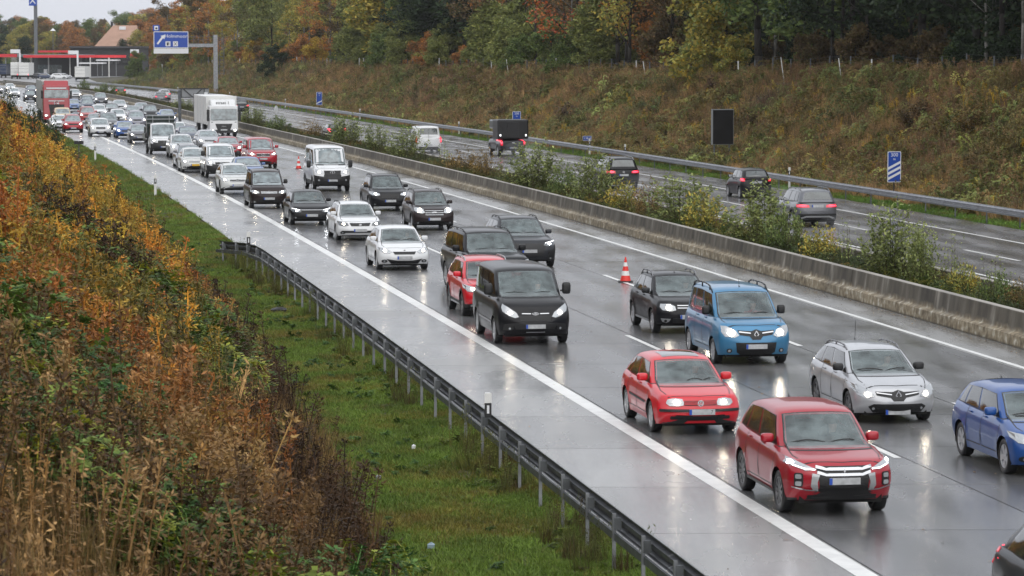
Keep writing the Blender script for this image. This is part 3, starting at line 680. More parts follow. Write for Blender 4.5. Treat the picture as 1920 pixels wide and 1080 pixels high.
def make_vehicle(name, Yf, u, S, label, cat, group, q=2, opp=False, yaw=0.0, paintm=None):
    """Yf = distance of the axle nearest to the viewer"""
    L, W, H = S['L'], S['W'], S['H']; sh = car_shape(S, q); pj = projs(sh); y0 = sh.y0; k_ = S.get('k', .925)
    if opp: Yc = Yf+((S['fo']+S['wb'])-L/2)*k_; rz = ang(Yf)+math.pi+yaw
    else: Yc = Yf+(L/2-S['fo'])*k_; rz = ang(Yf)+yaw
    c = P(Yc, u); root = empty(name, c, rz, label, cat, group); pm = paintm; root.scale = (k_, k_, k_)
    see = q == 3
    mesh_np('body', sh.V, sh.F, [pm, M_BLK, M_DASH], root, sh.mi, True)
    segs = S.get('win', [(.07, .46), (.50, .86)]); wc = S.get('winc', (.12, .84)); wsc = S.get('wsc', (.07, .92))
    F2 = sh.F2; mi2 = [0]*len(F2)
    rp = S.get('roofmat')
    if see:
        keep = []
        for f, t in zip(F2, sh.t2):
            a, b, c_ = sh.p2[list(f)].mean(0)
            if t == 'front' and abs(a) < .80 and .16 < c_ < .84: continue
            if t == 'rear' and abs(a) < .70 and .3 < c_ < .76 and not S.get('norear'): continue
            if t == 'side' and .24 < c_ < .72 and any(s0+.035 < b < s1-.035 for s0, s1 in segs) and not S.get('tint'): continue
            keep.append(f)
        F2 = keep; mi2 = [0]*len(F2)
    cb = mesh_np('roof', sh.V2, F2, [rp or pm], root, None, True)
    # glass
    def ws_pts(fa, c0, c1, b):
        o = []
        for a in np.linspace(-fa, fa, 7): p = sh.fc(a, b, c1); o.append((p[0], p[2]))
        for a in np.linspace(fa, -fa, 7): p = sh.fc(a, b, c0); o.append((p[0], p[2]))
        return o
    gf = G_FRONT if see else G_FRONT_FAR
    patch('windscreen', ws_pts(.90, wsc[0], wsc[1], 0), pj['f'], S.get('wsmat', gf), root, .008, 3, .0)
    if q >= 2: patch('windscreen_seal', ws_pts(.93, wsc[0]-.035, wsc[1]+.02, 0), pj['f'], M_BLK, root, .004, skirt=.01, ring=.955)
    rc = S.get('rearwin', (.22, .84, .80))
    if not S.get('norear') or opp: patch('rear_window', ws_pts(rc[2], rc[0], rc[1], 1), pj['r'], G_SIDE if not opp else glass_mat('rear_glass', (.035, .045, .045), 1.0), root, .008, 3, .0)
    sg_m = S.get('sidemat') or (G_DARK if S.get('tint') else (G_SIDE if see else G_DARK))
    for k in ('s1', 's2'):
        if q == 1 and k == ('s1' if not opp else 's2') and not opp and False: continue
        for i, (b0, b1) in enumerate(segs):
            pts = cabin_poly(sh, b0, b1, wc[0], wc[1]); patch('side_window', pts, pj[k], sg_m, root, .007, 2, .0, mx=.16)
        if q >= 2 and not S.get('notrim'):
            pts = cabin_poly(sh, segs[0][0]-.012, segs[-1][1]+.012, wc[0]-.03, wc[1]+.03); patch('window_trim', pts, pj[k], S.get('trimmat', M_BLK), root, .003, 2, .0, mx=.16, ring=None if S.get('fulltrim', True) and not see else .93)
    # underside, arches
    mb = MB(); mb.box((0, 0, S['sill']+.06), (W-.42, L-.5, .14)); mb.build('underbody', M_UNDER, root)
    r = S['r']; Ra = r+.075
    for ax in (S['fo'], S['fo']+S['wb']):
        if ax > L: continue
        for s in (1, -1):
            V = []; n = 12; xo = s*(W/2-.03); xi = s*(W/2-.34)
            for i in range(n+1):
                t = -.25+(math.pi+.5)*i/n
                for x in (xo, xi): V.append((x, y0+ax+Ra*math.cos(t), r+Ra*math.sin(t)))
            V.append((xi, y0+ax, r)); F = [(2*i, 2*i+1, 2*i+3, 2*i+2) for i in range(n)]+[(2*i+1, 2*i+3, len(V)-1) for i in range(n)]
            mesh_np('wheel_arch_liner', V, F, M_UNDER, root)
    add_wheels(root, S, q)
    # doors, handles
    if q >= 2 and S.get('clad') and S.get('archw', .07) > 0:
        aw = S.get('archw', .07)
        for k in ('s1', 's2'):
            for ax in (S['fo'], S['fo']+S['wb']):
                if ax < L: seam('wheel_arch_trim', [(y0+ax+(r+.055+aw/2)*math.cos(t), r+(r+.055+aw/2)*math.sin(t)) for t in np.linspace(-.15, math.pi+.15, 15)], aw, pj[k], M_BLK, root, .012)
    if q >= 2:
        zb = S['sill']+.16; b0, b1 = S['belt']
        for k, s in (('s1', 1), ('s2', -1)):
            for (ya, yb) in S.get('doors', [(cy0, cy1) for cy0, cy1 in []]):
                zt = b0+(b1-b0)*.5+.02
                seam('door_gap', [(y0+ya, zt), (y0+ya-.02, (zt+zb)/2), (y0+ya+.03, zb), (y0+yb-.03, zb), (y0+yb, (zt+zb)/2), (y0+yb+.02, zt)], .019, pj[k], M_BLK, root)
                c, n = pj[k]((y0+yb-.16, zt-.10)); mb = MB(); blob(mb, (c.x+s*.018, c.y, c.z), (.035, .19, .034)); mb.build('door_handle', S.get('handlemat', pm), root, True)
            if S.get('sidestrip'): seam('side_moulding', [(y0+S['fo']+.45, S['sidestrip']), (y0+S['fo']+S['wb']-.45, S['sidestrip']+.02)], .05, pj[k], S.get('stripmat', M_BLK), root, .012)
            if S.get('skirt'): seam('sill_trim', [(y0+S['fo']+.42, S['sill']+.07), (y0+S['fo']+S['wb']-.42, S['sill']+.07)], .06, pj[k], S['skirt'], root, .02)
    # mirrors
    mz = S['belt'][0]+S.get('mirz', .10); my = y0+S['cab'][0]+S.get('miry', .55)
    for s in (1, -1):
        mb = MB(); md = S.get('mird', (.23, .13, .155)); xm = s*(W/2+S.get('mirx', .0)); blob(mb, (xm, my, mz), md, .5, m=0)
        mb.bar((s*(W/2-.09), my+.03, mz-.07), (xm, my+.01, mz-.05), .022, 6, m=1)
        m_ = mb.build('wing_mirror', [S.get('mirmat', pm), M_BLK], root, True)
        if opp or q == 3:
            mb = MB(); mb.box((xm, my+md[1]/2+.003, mz), (md[0]*.75, .006, md[2]*.7)); mb.build('mirror_glass', M_CHR, m_)
    fr = S.get('front', {})
    lit = S.get('lit', 'w'); LM = {'w': M_LAMPW, 'c': M_LAMPC}.get(lit)
    if not opp:
        if q >= 2:
            yb_ = y0+S['cab'][0]; hw = W/2*.80
            pl = [(-hw*.98, S['cab'][0]-.05), (-hw*1.0, .6), (-hw*.9, fr.get('hoody', .30)), (0, fr.get('hoody', .30)-.07), (hw*.9, fr.get('hoody', .30)), (hw*1.0, .6), (hw*.98, S['cab'][0]-.05)]
            seam('bonnet_gap', [(x, y0+y) for x, y in pl], .02, pj['t'], M_BLK, root, .002)
        for s in (1, -1):
            hp = [(s*x, z) for x, z in fr['head']]
            h = patch('headlight', hp, pj['f'], fr.get('lens', M_LENS), root, .018, 4 if q > 1 else 2, .03, mx=.05 if q > 2 else .08)
            if LM and (lit != 'half' or s > 0):
                lx, lz, lr = fr['lamp']; patch('lamp', ellip(s*lx, lz, lr, lr*fr.get('lasp', .8), 8), pj['f'], LM, h, .030, 1, .006)
            if fr.get('drl'): seam('daytime_light', [(s*x, z) for x, z in fr['drl']], fr.get('drlw', .024), pj['f'], M_DRL if lit else M_LENS, h, .028, .05)
            if fr.get('fog') and q >= 2:
                fx, fz, fa, fb_ = fr['fog']; fo_ = patch('fog_light', ellip(s*fx, fz, fa, fb_, 12), pj['f'], fr.get('fogm', M_BLK), root, .008, 2, .02); patch('fog_lamp_lens', ellip(s*fx, fz, fb_*.6, fb_*.6, 8), pj['f'], M_LENS, fo_, .016, 1, .01)
        for nm, mt, poly, off in fr.get('panels', []):
            if q >= 2 or nm in ('grille', 'air_intake'): patch(nm, poly, pj['f'], mt, root, off+.007, 4, .03, mx=.05 if q > 2 else .10)
        if q >= 2:
            for nm, mt, poly, off in fr.get('mirpanels', []):
                for s in (1, -1): patch(nm, [(s*x, z) for x, z in poly], pj['f'], mt, root, off+.009, 3, .03, mx=.05)
            for nm, mt, pl, w, off in fr.get('bars', []): seam(nm, pl, w, pj['f'], mt, root, off+.012, .05)
            for nm, mt, pl, w, off in fr.get('mirbars', []):
                for s in (1, -1): seam(nm, [(s*x, z) for x, z in pl], w, pj['f'], mt, root, off+.012, .05)
        if fr.get('badge') and q >= 2:
            bk, bz, bs = fr['badge']; eo, bp = badge(bk, sh, pj, root, 0, bz, bs, 'f')
            if fr.get('badgetext'): textobj('emblem_letters', fr['badgetext'], bs*1.5, (0, bp[1]-.014, bz), (math.pi/2, 0, 0), fr.get('btm', M_TXTK), eo, .003)
        plate(sh, pj, root, fr.get('plate', .45), 'f', S.get('platem'), S.get('eu', True), fr.get('platex', 0))
        # wipers
        if q >= 2:
            p0 = sh.fc(0, 0, wsc[0]+.02); z1 = p0[2]+.03
            for (xa, xb) in S.get('wip', [(-.62, -.02), (.02, .58)]):
                pts = []
                for i in range(5):
                    x = xa+(xb-xa)*i/4; z = z1+.05*math.sin(math.pi*i/4*.9)+S.get('wipup', 0)*i/4; c, n = pj['f']((x, z)); pts.append(c+n*.025)
                mb = MB(); mb.tube(pts, .011, 5); mb.build('wiper', M_BLK, root)
    else:
        rr = S['back']
        for s in (1, -1):
            t = patch('tail_light', [(s*x, z) for x, z in rr['tail']], pj['r'], M_TAIL, root, .022, 3, .03, mx=.06)
            lx, lz, la, lb = rr['lamp']; patch('lamp', ellip(s*lx, lz, la, lb, 8), pj['r'], M_TAILON, t, .036, 1, .006)
        for nm, mt, poly, off in rr.get('panels', []): patch(nm, poly, pj['r'], mt, root, off+.012, 4, .03, mx=.06)
        for nm, mt, pl, w, off in rr.get('bars', []): seam(nm, pl, w, pj['r'], mt, root, off+.015, .05)
        if rr.get('badge'): badge(rr['badge'][0], sh, pj, root, 0, rr['badge'][1], rr['badge'][2], 'r')
        plate(sh, pj, root, rr['plate'], 'r', S.get('platem'), S.get('eu', True))
    if S.get('rails'):
        hi = S.get('railh', .055); yr0, yr1 = S.get('raily', (S['cab'][1]+.12, S['cab'][2]-.05))
        for s in (1, -1):
            xr = s*W/2*S.get('tw', .70)*S.get('railx', .93); pts = []
            for i in range(9):
                t = i/8; y = y0+yr0+(yr1-yr0)*t; c, n = pj['t']((xr, y)); hh = hi*min(1, min(t, 1-t)*7+.02); pts.append((xr, y, c.z+hh))
            mb = MB(); mb.tube(pts, .018, 6)
            for t in (1, 4, 7):
                c, n = pj['t']((xr, pts[t][1])); mb.bar((xr, pts[t][1], c.z-.01), pts[t], .02, 5)
            mb.build('roof_rail', S['rails'], root, True)
    if S.get('antenna') and q >= 2:
        ya = y0+S['antenna']; c, n = pj['t']((0, ya)); mb = MB(); mb.bar((0, ya, c.z-.01), (0, ya+.05, c.z+.03), .022, 6, r2=.01)
        mb.bar((0, ya+.02, c.z+.02), (0, ya+S.get('antd', .12), c.z+S.get('anth', .24)), .006, 4); mb.build('antenna', M_BLK, root)
    if S.get('sunroof'):
        a, b = S['sunroof']; patch('sunroof', rrect(-W*.22, W*.22, y0+a, y0+b, .04), pj['t'], S.get('srm', G_DARK), root, .006, 3, .0)
    if see:
        # interior: dashboard, front seats, rear bench, inside mirror, steering wheel, drivers' shapes come as separate things
        zb = S['belt'][0]; yd = y0+S['cab'][0]
        mb = MB(); blob(mb, (0, yd+.30, zb-.01), (W*.80, .5, .14), .5); mb.build('dashboard', M_DASH, root, True)
        sy = S.get('seaty', S['cab'][0]+1.25)
        for s in (1, -1):
            mb = MB(); blob(mb, (s*W*.205, y0+sy, zb-.05+S.get('seatz', 0)), (.46, .16, .52), .6); blob(mb, (s*W*.205, y0+sy+.03, zb+.30+S.get('seatz', 0)), (.26, .10, .18), .6); mb.build('seat', M_SEAT, root, True)
        if not S.get('norear'):
            mb = MB(); blob(mb, (0, y0+sy+.95, zb), (W*.70, .16, .42), .5); mb.build('rear_bench', M_SEAT, root, True)
        p = sh.fc(0, 0, .86); mb = MB(); blob(mb, (0, p[1]+.12, p[2]-.05), (.24, .03, .07), .5); mb.build('inside_mirror', M_DASH, root, True)
        mb = MB(); n = 14; pr = [(W*.205+.18*math.cos(2*math.pi*i/n), yd+.52+.05*math.sin(2*math.pi*i/n), zb+.0+.15*math.sin(2*math.pi*i/n)) for i in range(n+1)]; mb.tube(pr, .014, 5); mb.build('steering_wheel', M_DASH, root)
    return root, sh, pj
# ------------------------------------------------------------------ vehicle specifications
WHITE = paint('white_paint', (.70, .71, .72)); WHITE2 = paint('pearl_white_paint', (.60, .61, .60)); BLACK = paint('black_paint', (.010, .010, .012)); DKGREY = paint('dark_grey_paint', (.035, .037, .042), .3)
RED = paint('bright_red_paint', (.60, .010, .022)); CARM = paint('carmine_paint', (.36, .007, .020), .15); SILV = paint('silver_paint', (.46, .47, .49), .45); BLUEM = paint('sky_blue_metallic_paint', (.045, .195, .36), .3)
ROYAL = paint('royal_blue_paint', (.010, .070, .27), .1); BROWN = paint('brown_black_paint', (.026, .018, .018), .2); GREYM = paint('grey_metallic_paint', (.13, .135, .15), .4); LBLUE = paint('pale_blue_paint', (.10, .17, .36), .3)
NAVY = paint('navy_paint', (.02, .035, .08), .3); BEIGE = paint('taxi_beige_paint', (.62, .46, .24)); SALMON = paint('faded_red_paint', (.42, .07, .07)); LILAC = paint('lilac_grey_paint', (.25, .25, .29), .3); GREENP = paint('green_door_paint', (.06, .20, .07))
def gfront(W, h, lamp=True, bars=2, ih=.30, badge=None, chrome=M_CHR, grille=True, lens=None, drl=False, wide=1.0, fog=True, gh=.13):
    a = W/2; f = dict(head=[(.50*a, h-.11), (.55*a, h-.03), (.80*a, h+.03), (.95*a, h+.05), (.96*a, h-.04), (.88*a, h-.12), (.66*a, h-.15)], lamp=(.72*a, h-.06, .045), plate=.27+ih*.55, hoody=.30,
             panels=[('air_intake', M_GRILL, rrect(-.62*a*wide, .62*a*wide, .22, .22+ih*.55, .04), .008)], mirpanels=[], bars=[], mirbars=[])
    if grille:
        f['panels'].append(('grille', M_GRILL, rrect(-.44*a, .44*a, h-.03-gh, h-.03, .03), .008))
        for k in range(bars): f['bars'].append(('grille_bar', chrome, [(-.43*a, h-.05-(gh-.04)*k/max(1, bars-1)), (.43*a, h-.05-(gh-.04)*k/max(1, bars-1))], .016, .02))
    if badge: f['badge'] = (badge, h-.03-gh/2, .055)
    if fog: f['fog'] = (.76*a, .34, .10, .055)
    if lens: f['lens'] = lens
    if drl: f['drl'] = [(.56*a, h-.04), (.92*a, h+.03)]
    f['panels'].append(('lower_lip', M_BLK, rrect(-.80*a, .80*a, .17, .215, .02), .006))
    return f
def T(base, **k): d = dict(base); d.update(k); return d
HATCH = dict(L=4.2, W=1.76, H=1.46, fo=.86, wb=2.58, r=.315, sill=.19, top=[(0, .62), (.10, .70), (.35, .80), (.8, .90)], belt=(.95, 1.02), cab=(1.0, 1.80, 3.55, 4.02), tail=[(4.02, 1.0), (4.2, .90)],
             bw=.90, tw=.70, plan=.26, doors=[(1.18, 2.22), (2.24, 3.10)], win=[(.07, .45), (.48, .76), (.785, .90)], antenna=3.3, front=gfront(1.76, .72))
SUV = dict(L=4.4, W=1.83, H=1.65, fo=.90, wb=2.66, r=.345, sill=.24, top=[(0, .72), (.10, .84), (.35, .93), (.8, 1.0)], belt=(1.05, 1.14), cab=(1.08, 1.82, 3.95, 4.30), tail=[(4.30, 1.08), (4.4, .98)],
           bw=.90, tw=.72, plan=.24, doors=[(1.25, 2.30), (2.32, 3.22)], win=[(.07, .44), (.47, .74), (.765, .90)], front=gfront(1.83, .86), rails=M_BLK, clad=.36, cladf=.34, lit='c')
EST = dict(HATCH, L=4.65, W=1.81, H=1.48, fo=.89, wb=2.68, cab=(1.05, 1.85, 4.10, 4.55), tail=[(4.55, 1.0), (4.65, .90)], win=[(.06, .38), (.41, .66), (.69, .90)], doors=[(1.22, 2.26), (2.28, 3.2)], rails=M_BLK, front=gfront(1.81, .74), r=.325)
SEDAN = dict(HATCH, L=4.75, W=1.83, H=1.44, fo=.88, wb=2.82, cab=(1.15, 1.95, 3.45, 4.15), tail=[(4.15, 1.03), (4.65, 1.0), (4.75, .9)], win=[(.08, .48), (.51, .86)], rexp=1.0, front=gfront(1.83, .74), r=.33)
VAN = dict(L=5.0, W=1.98, H=1.98, fo=.93, wb=2.95, r=.34, sill=.24, top=[(0, .86), (.12, 1.0), (.4, 1.13), (.75, 1.22)], belt=(1.24, 1.26), cab=(.90, 1.72, 4.80, 4.95), tail=[(4.95, 1.2), (5.0, 1.1)],
           bw=.92, tw=.83, tumble=1.3, plan=.22, planr=.06, doors=[(1.15, 2.25)], win=[(.05, .25), (.28, .58), (.61, .93)], front=gfront(1.98, 1.0, gh=.16), mird=(.24, .15, .32), mirx=.07, mirz=.18, miry=.45, rear=[(0, .06), (.2, 0), (1, .03)], rexp=.8,
           roof=[(0, -.07), (.08, -.02), (.3, 0), (.9, 0), (1, -.03)], crown=.06, wsbow=.16, mirmat=M_BLK, wip=[(-.75, -.05), (.0, .7)])
REDSUV = T(SUV, L=4.36, W=1.81, H=1.64, fo=.90, wb=2.67, r=.352, rim='10d', rails=None, clad=.30, cladf=.30, archw=0, top=[(0, .74), (.06, .86), (.3, .93), (.8, 1.0)], nose=[(0, .14), (.25, .05), (.45, .0), (.75, .0), (.92, .04), (1, .12)], antenna=3.75, anth=.09, antd=.14, lit='c', skirt=M_BLK, mirmat=CARM, plan=.25,
  front=dict(head=[(.44, .80), (.60, .86), (.86, .975), (.885, .93), (.86, .87), (.62, .78)], lens=M_LENS, lamp=(.80, .90, .022), drl=[(.47, .79), (.62, .80), (.84, .87)], drlw=.02, plate=.615, badge=('three', .745, .062), hoody=.22,
    panels=[('grille', M_GRILL, [(-.46, .85), (.46, .85), (.42, .66), (.40, .46), (-.40, .46), (-.42, .66)], .006), ('chin', M_BLK, rrect(-.62, .62, .20, .30, .03), .006), ('bumper_slot', M_BLK, rrect(-.58, .58, .335, .375, .015), .006)],
    mirpanels=[('lamp_cluster', M_BLK, rrect(.66, .79, .52, .74, .03), .008), ('fog_lens', M_LENS, rrect(.68, .77, .54, .61, .02), .018), ('turn_lens', M_LENS, rrect(.68, .77, .65, .72, .02), .018), ('chrome_cheek', M_SILV, [(.40, .72), (.52, .74), (.54, .54), (.50, .47), (.42, .46), (.44, .60)], .014)],
    bars=[('chrome_bar', M_CHR, [(-.46, .835), (-.30, .80), (.30, .80), (.46, .835)], .038, .020), ('chrome_bar', M_CHR, [(-.44, .755), (-.30, .715), (.30, .715), (.44, .755)], .04, .020)],
    mirbars=[('chrome_blade', M_CHR, [(.44, .47), (.60, .475), (.82, .52)], .018, .016)]))
REDHATCH = T(HATCH, L=4.15, W=1.735, H=1.44, fo=.85, wb=2.51, r=.315, rim='7', top=[(0, .66), (.05, .72), (.30, .79), (.8, .89)], nose=[(0, .08), (.3, .0), (.62, .0), (.64, .05), (.9, .07), (1, .10)], plan=.20, belt=(.93, .99), cab=(1.05, 1.85, 3.55, 4.02), antenna=3.5, anth=.10, antd=.10, sunroof=(1.95, 2.75), srm=G_SIDE, lit='w', sidestrip=.56, wipup=.0,
  skirt=None, front=dict(head=[(.33, .66), (.36, .72), (.50, .735), (.64, .71), (.67, .64), (.60, .585), (.42, .585), (.34, .60)], lamp=(.47, .655, .055), plate=.475, platex=.02, badge=('vw', .645, .062), hoody=.22, lens=M_LENS,
    panels=[('grille', M_GRILL, rrect(-.325, .325, .60, .69, .015), .004), ('bumper_strip', M_BLK, rrect(-.80, .80, .475, .525, .02), .014), ('air_intake', M_GRILL, rrect(-.31, .31, .31, .395, .02), .006), ('lower_lip', M_BLK, rrect(-.76, .76, .185, .245, .02), .008)],
    mirpanels=[('side_intake', M_GRILL, rrect(.36, .60, .33, .395, .02), .006)], bars=[('grille_bar', RED, [(-.32, z), (.32, z)], .014, .012) for z in (.622, .645, .668)]), wip=[(-.05, .28), (.28, .62)])
SILVEST = T(EST, L=4.27, W=1.73, H=1.46, fo=.84, wb=2.60, r=.315, rim='5d', belt=(.95, 1.03), top=[(0, .64), (.10, .72), (.35, .81), (.8, .91)], cab=(1.02, 1.85, 3.75, 4.18), tail=[(4.18, 1.0), (4.27, .9)], rails=M_RAILG, doors=[(1.15, 2.15), (2.17, 3.0)], mirmat=M_BLK, lit='w', antenna=3.4, anth=.42, antd=-.03, plan=.30, win=[(.06, .40), (.43, .70), (.73, .90)],
  front=dict(head=[(.47, .575), (.53, .66), (.70, .77), (.83, .83), (.84, .72), (.78, .60), (.62, .53)], lens=M_LENS, lamp=(.60, .61, .05), plate=.26, badge=('diamond', .60, .105), hoody=.26, fog=(.50, .335, .06, .045),
    panels=[('air_intake', M_GRILL, [(-.60, .37), (-.5, .425), (.5, .425), (.60, .37), (.5, .25), (-.5, .25)], .006), ('grille', M_BLK, [(-.46, .67), (-.12, .66), (0, .70), (.12, .66), (.46, .67), (.44, .60), (.16, .55), (.10, .48), (-.10, .48), (-.16, .55), (-.44, .60)], .010), ('lower_lip', M_BLK, rrect(-.5, .5, .18, .215, .015), .006)],
    mirbars=[('chrome_bar', M_CHR, [(.14, .605), (.44, .645)], .022, .022)]))
BLUEHATCH = T(HATCH, L=4.30, W=1.71, H=1.47, fo=.86, wb=2.60, r=.318, rim='5', cab=(1.05, 1.85, 3.85, 4.20), tail=[(4.2, 1.0), (4.3, .9)], mirmat=ROYAL, antenna=3.6, anth=.06, antd=.08, sunroof=(3.3, 3.75), lit=None, front=gfront(1.71, .74, badge='disc'))
MPVBLUE = T(SUV, L=4.28, W=1.83, H=1.82, fo=.86, wb=2.70, r=.315, rim='7', sill=.22, clad=0, cladf=0, top=[(0, .80), (.08, .92), (.35, 1.02), (.7, 1.09)], belt=(1.12, 1.16), cab=(.86, 1.62, 4.05, 4.22), tail=[(4.22, 1.1), (4.28, 1.0)], tw=.78, bw=.91, tumble=1.35, mirmat=M_BLK, mird=(.20, .13, .22), mirz=.14, mirx=.03,
  doors=[(1.05, 1.98), (2.0, 2.85)], win=[(.05, .34), (.38, .66), (.70, .90)], rails=M_BLK, railh=.10, railx=.98, roof=[(0, -.08), (.1, -.025), (.35, 0), (.85, -.01), (1, -.05)], antenna=1.85, anth=.20, antd=.10, rear=[(0, .08), (.2, 0), (1, .04)], lit='w', handlemat=BLUEM, plan=.22,
  front=dict(head=[(.42, .74), (.50, .86), (.70, .955), (.81, .96), (.82, .82), (.74, .71), (.52, .69)], lamp=(.60, .80, .075), lasp=1.0, plate=.475, badge=('diamond', .765, .105), hoody=.24, fog=(.64, .37, .065, .055),
    panels=[('grille', M_BLK, [(-.45, .86), (-.12, .84), (0, .885), (.12, .84), (.45, .86), (.40, .75), (.16, .72), (.10, .64), (-.10, .64), (-.16, .72), (-.40, .75)], .010), ('air_intake', M_GRILL, [(-.50, .57), (.50, .57), (.47, .34), (.38, .28), (-.38, .28), (-.47, .34)], .006)],
    mirbars=[('chrome_bar', M_CHR, [(.14, .79), (.42, .82)], .026, .022)]))
STEPHATCH = T(HATCH, L=4.08, W=1.76, H=1.56, fo=.82, wb=2.59, r=.325, rim='5', sill=.24, clad=.34, cladf=.30, top=[(0, .72), (.08, .82), (.35, .90), (.8, .98)], belt=(1.0, 1.07), cab=(1.0, 1.78, 3.50, 3.95), tail=[(3.95, 1.03), (4.08, .95)], rails=M_RAILG, railh=.09, railx=.98, mirmat=M_BLK, skirt=M_SILV, lit='w', antenna=1.95, anth=.05, antd=.05,
  front=dict(head=[(.36, .66), (.38, .76), (.50, .82), (.74, .82), (.76, .74), (.70, .66), (.50, .63)], lamp=(.54, .725, .06), lasp=1., plate=.49, platex=0, hoody=.24, badge=('bar', .76, .04), panels=[('grille', M_GRILL, rrect(-.33, .33, .66, .82, .02), .006), ('air_intake', M_GRILL, rrect(-.45, .45, .32, .45, .03), .006), ('skid_plate', M_SILV, rrect(-.34, .34, .235, .285, .02), .014)],
    mirpanels=[('fog_surround', M_SILV, [(.50, .43), (.74, .44), (.70, .36), (.60, .33), (.54, .36)], .010), ('fog_lens', M_BLK, ellip(.62, .385, .035, .035, 10), .02)], bars=[('grille_bar', M_CHR, [(-.32, z), (.32, z)], .022, .02) for z in (.715, .775)]))
BLKVAN = T(VAN, L=4.97, W=1.98, H=1.99, r=.345, rim='5', tint=True, sidestrip=.55, stripmat=M_SILV, skirt=None, lit='w', k=.905, sunroof=None, wsmat=None,
  front=dict(head=[(.44, .76), (.50, .87), (.66, .98), (.84, 1.09), (.87, 1.0), (.85, .90), (.70, .79), (.54, .735)], lamp=(.66, .865, .05), plate=.51, badge=('oval', .845, .05), badgetext='Ford', btm=M_TXTK, hoody=.34, fog=(.67, .46, .09, .05),
    panels=[('grille', M_GRILL, [(-.44, .80), (.44, .80), (.40, .66), (-.40, .66)], .006), ('air_intake', M_GRILL, [(-.60, .60), (.60, .60), (.52, .44), (-.52, .44)], .006)], mirpanels=[('fog_surround', M_BLK, [(.56, .60), (.82, .56), (.84, .42), (.62, .40)], .006)],
    bars=[('bumper_line', M_SILV, [(-.25, .375), (.25, .375)], .018, .02)], mirbars=[('chrome_bar', M_CHR, [(.12, .84), (.36, .845)], .022, .018)]))
BLKVAN['wsmat'] = G_FRONT
REDCROSS = T(SUV, L=4.2, W=1.78, H=1.60, fo=.85, wb=2.55, r=.335, rim='5d', clad=.36, cladf=.36, rails=M_SILV, mirmat=RED, front=gfront(1.78, .86), lit='w', skirt=M_SILV)
BIGSUV = T(SUV, L=5.57, W=2.03, H=1.92, fo=1.0, wb=3.30, r=.39, rim='5', sill=.36, clad=0, cladf=0, top=[(0, .95), (.06, 1.10), (.4, 1.18), (.9, 1.22)], belt=(1.26, 1.30), cab=(1.45, 2.10, 5.25, 5.50), tail=[(5.5, 1.2), (5.57, 1.1)], tw=.76, plan=.14, doors=[(1.75, 2.80), (2.82, 3.75)], win=[(.05, .27), (.30, .54), (.57, .91)], tint=True, rails=M_BLK, railh=.06, skirt=M_SILV, mird=(.24, .14, .20), mirx=.05, front=gfront(2.03, 1.05, gh=.2, badge='bow'), lit=None, antenna=4.9, anth=.06, antd=.1)
COUPSUV = T(SUV, L=4.99, W=2.0, H=1.70, fo=.93, wb=2.99, r=.375, rim='5d', clad=.30, cladf=.28, top=[(0, .76), (.08, .90), (.4, .98), (1.0, 1.04)], belt=(1.08, 1.17), cab=(1.35, 2.2, 4.2, 4.85), tail=[(4.85, 1.1), (4.99, 1.0)], doors=[(1.5, 2.6), (2.62, 3.6)], lit='c', rim_='5d', front=dict(gfront(2.0, .90, grille=False, lens=M_LENSD, drl=True), plate=.60))
COUPSUV['front']['panels'] = [('grille', M_GRILL, [(-.50, .85), (.50, .85), (.56, .68), (.46, .42), (-.46, .42), (-.56, .68)], .01), ('lower_lip', M_BLK, rrect(-.8, .8, .22, .27, .02), .006)]
COUPSUV['front']['mirpanels'] = [('side_intake', M_GRILL, [(.66, .58), (.90, .62), (.88, .40), (.70, .36)], .008)]
WHATCH = T(HATCH, L=4.25, W=1.80, H=1.46, fo=.86, wb=2.62, r=.32, rim='5', lit='w', front=dict(gfront(1.80, .72), plate=.46, head=[(.42, .66), (.50, .70), (.72, .78), (.85, .80), (.86, .72), (.72, .62), (.52, .60)], lamp=(.66, .69, .045), badge=('disc', .70, .03)))
WHATCH['front']['panels'] = [('grille', M_GRILL, [(-.40, .66), (.40, .66), (.34, .57), (-.34, .57)], .008), ('air_intake', M_GRILL, [(-.62, .42), (-.4, .36), (.4, .36), (.62, .42), (.46, .26), (-.46, .26)], .008)]
WHATCH['front']['bars'] = [('chrome_bar', M_CHR, [(-.40, .665), (.40, .665)], .018, .018)]
WEST = T(EST, L=4.67, W=1.81, H=1.49, rim='10', lit='w', mirmat=WHITE, front=dict(gfront(1.81, .74, badge='disc', bars=0), lens=M_LENSD))
WEST['front']['panels'] = [('grille', M_GRILL, [(-.42, .71), (.42, .71), (.36, .60), (-.36, .60)], .008), ('air_intake', M_GRILL, rrect(-.74, .74, .34, .42, .03), .008), ('lower_lip', M_BLK, rrect(-.7, .7, .18, .22, .02), .006)]
WEST['front']['bars'] = [('chrome_bar', M_CHR, [(-.42, .715), (.42, .715)], .016, .018)]
CSUV = T(SUV, L=4.25, W=1.77, H=1.66, fo=.86, wb=2.56, r=.345, rim='5', lit='w', rails=M_BLK, front=dict(gfront(1.77, .88, badge='bow', gh=.20, bars=3), head=[(.40, .76), (.44, .90), (.60, .96), (.78, .95), (.80, .84), (.70, .75), (.50, .73)], lamp=(.60, .85, .07), lasp=1., plate=.50))
CSUV['front']['badge'] = ('bow', .78, .07)
HSUV = T(SUV, L=4.6, W=1.88, H=1.68, fo=.92, wb=2.75, r=.355, rim='5', lit='c', clad=.36, front=dict(gfront(1.88, .88, gh=.22, bars=3, chrome=M_BLK), plate=.50))
G8 = T(HATCH, L=4.28, W=1.79, H=1.46, fo=.86, wb=2.62, r=.325, lit='c', front=dict(gfront(1.79, .70, grille=False, drl=True, lens=M_LENSD), plate=.44))
G8['front']['bars'] = [('light_bar', M_CHR, [(-.5, .665), (.5, .665)], .016, .012)]
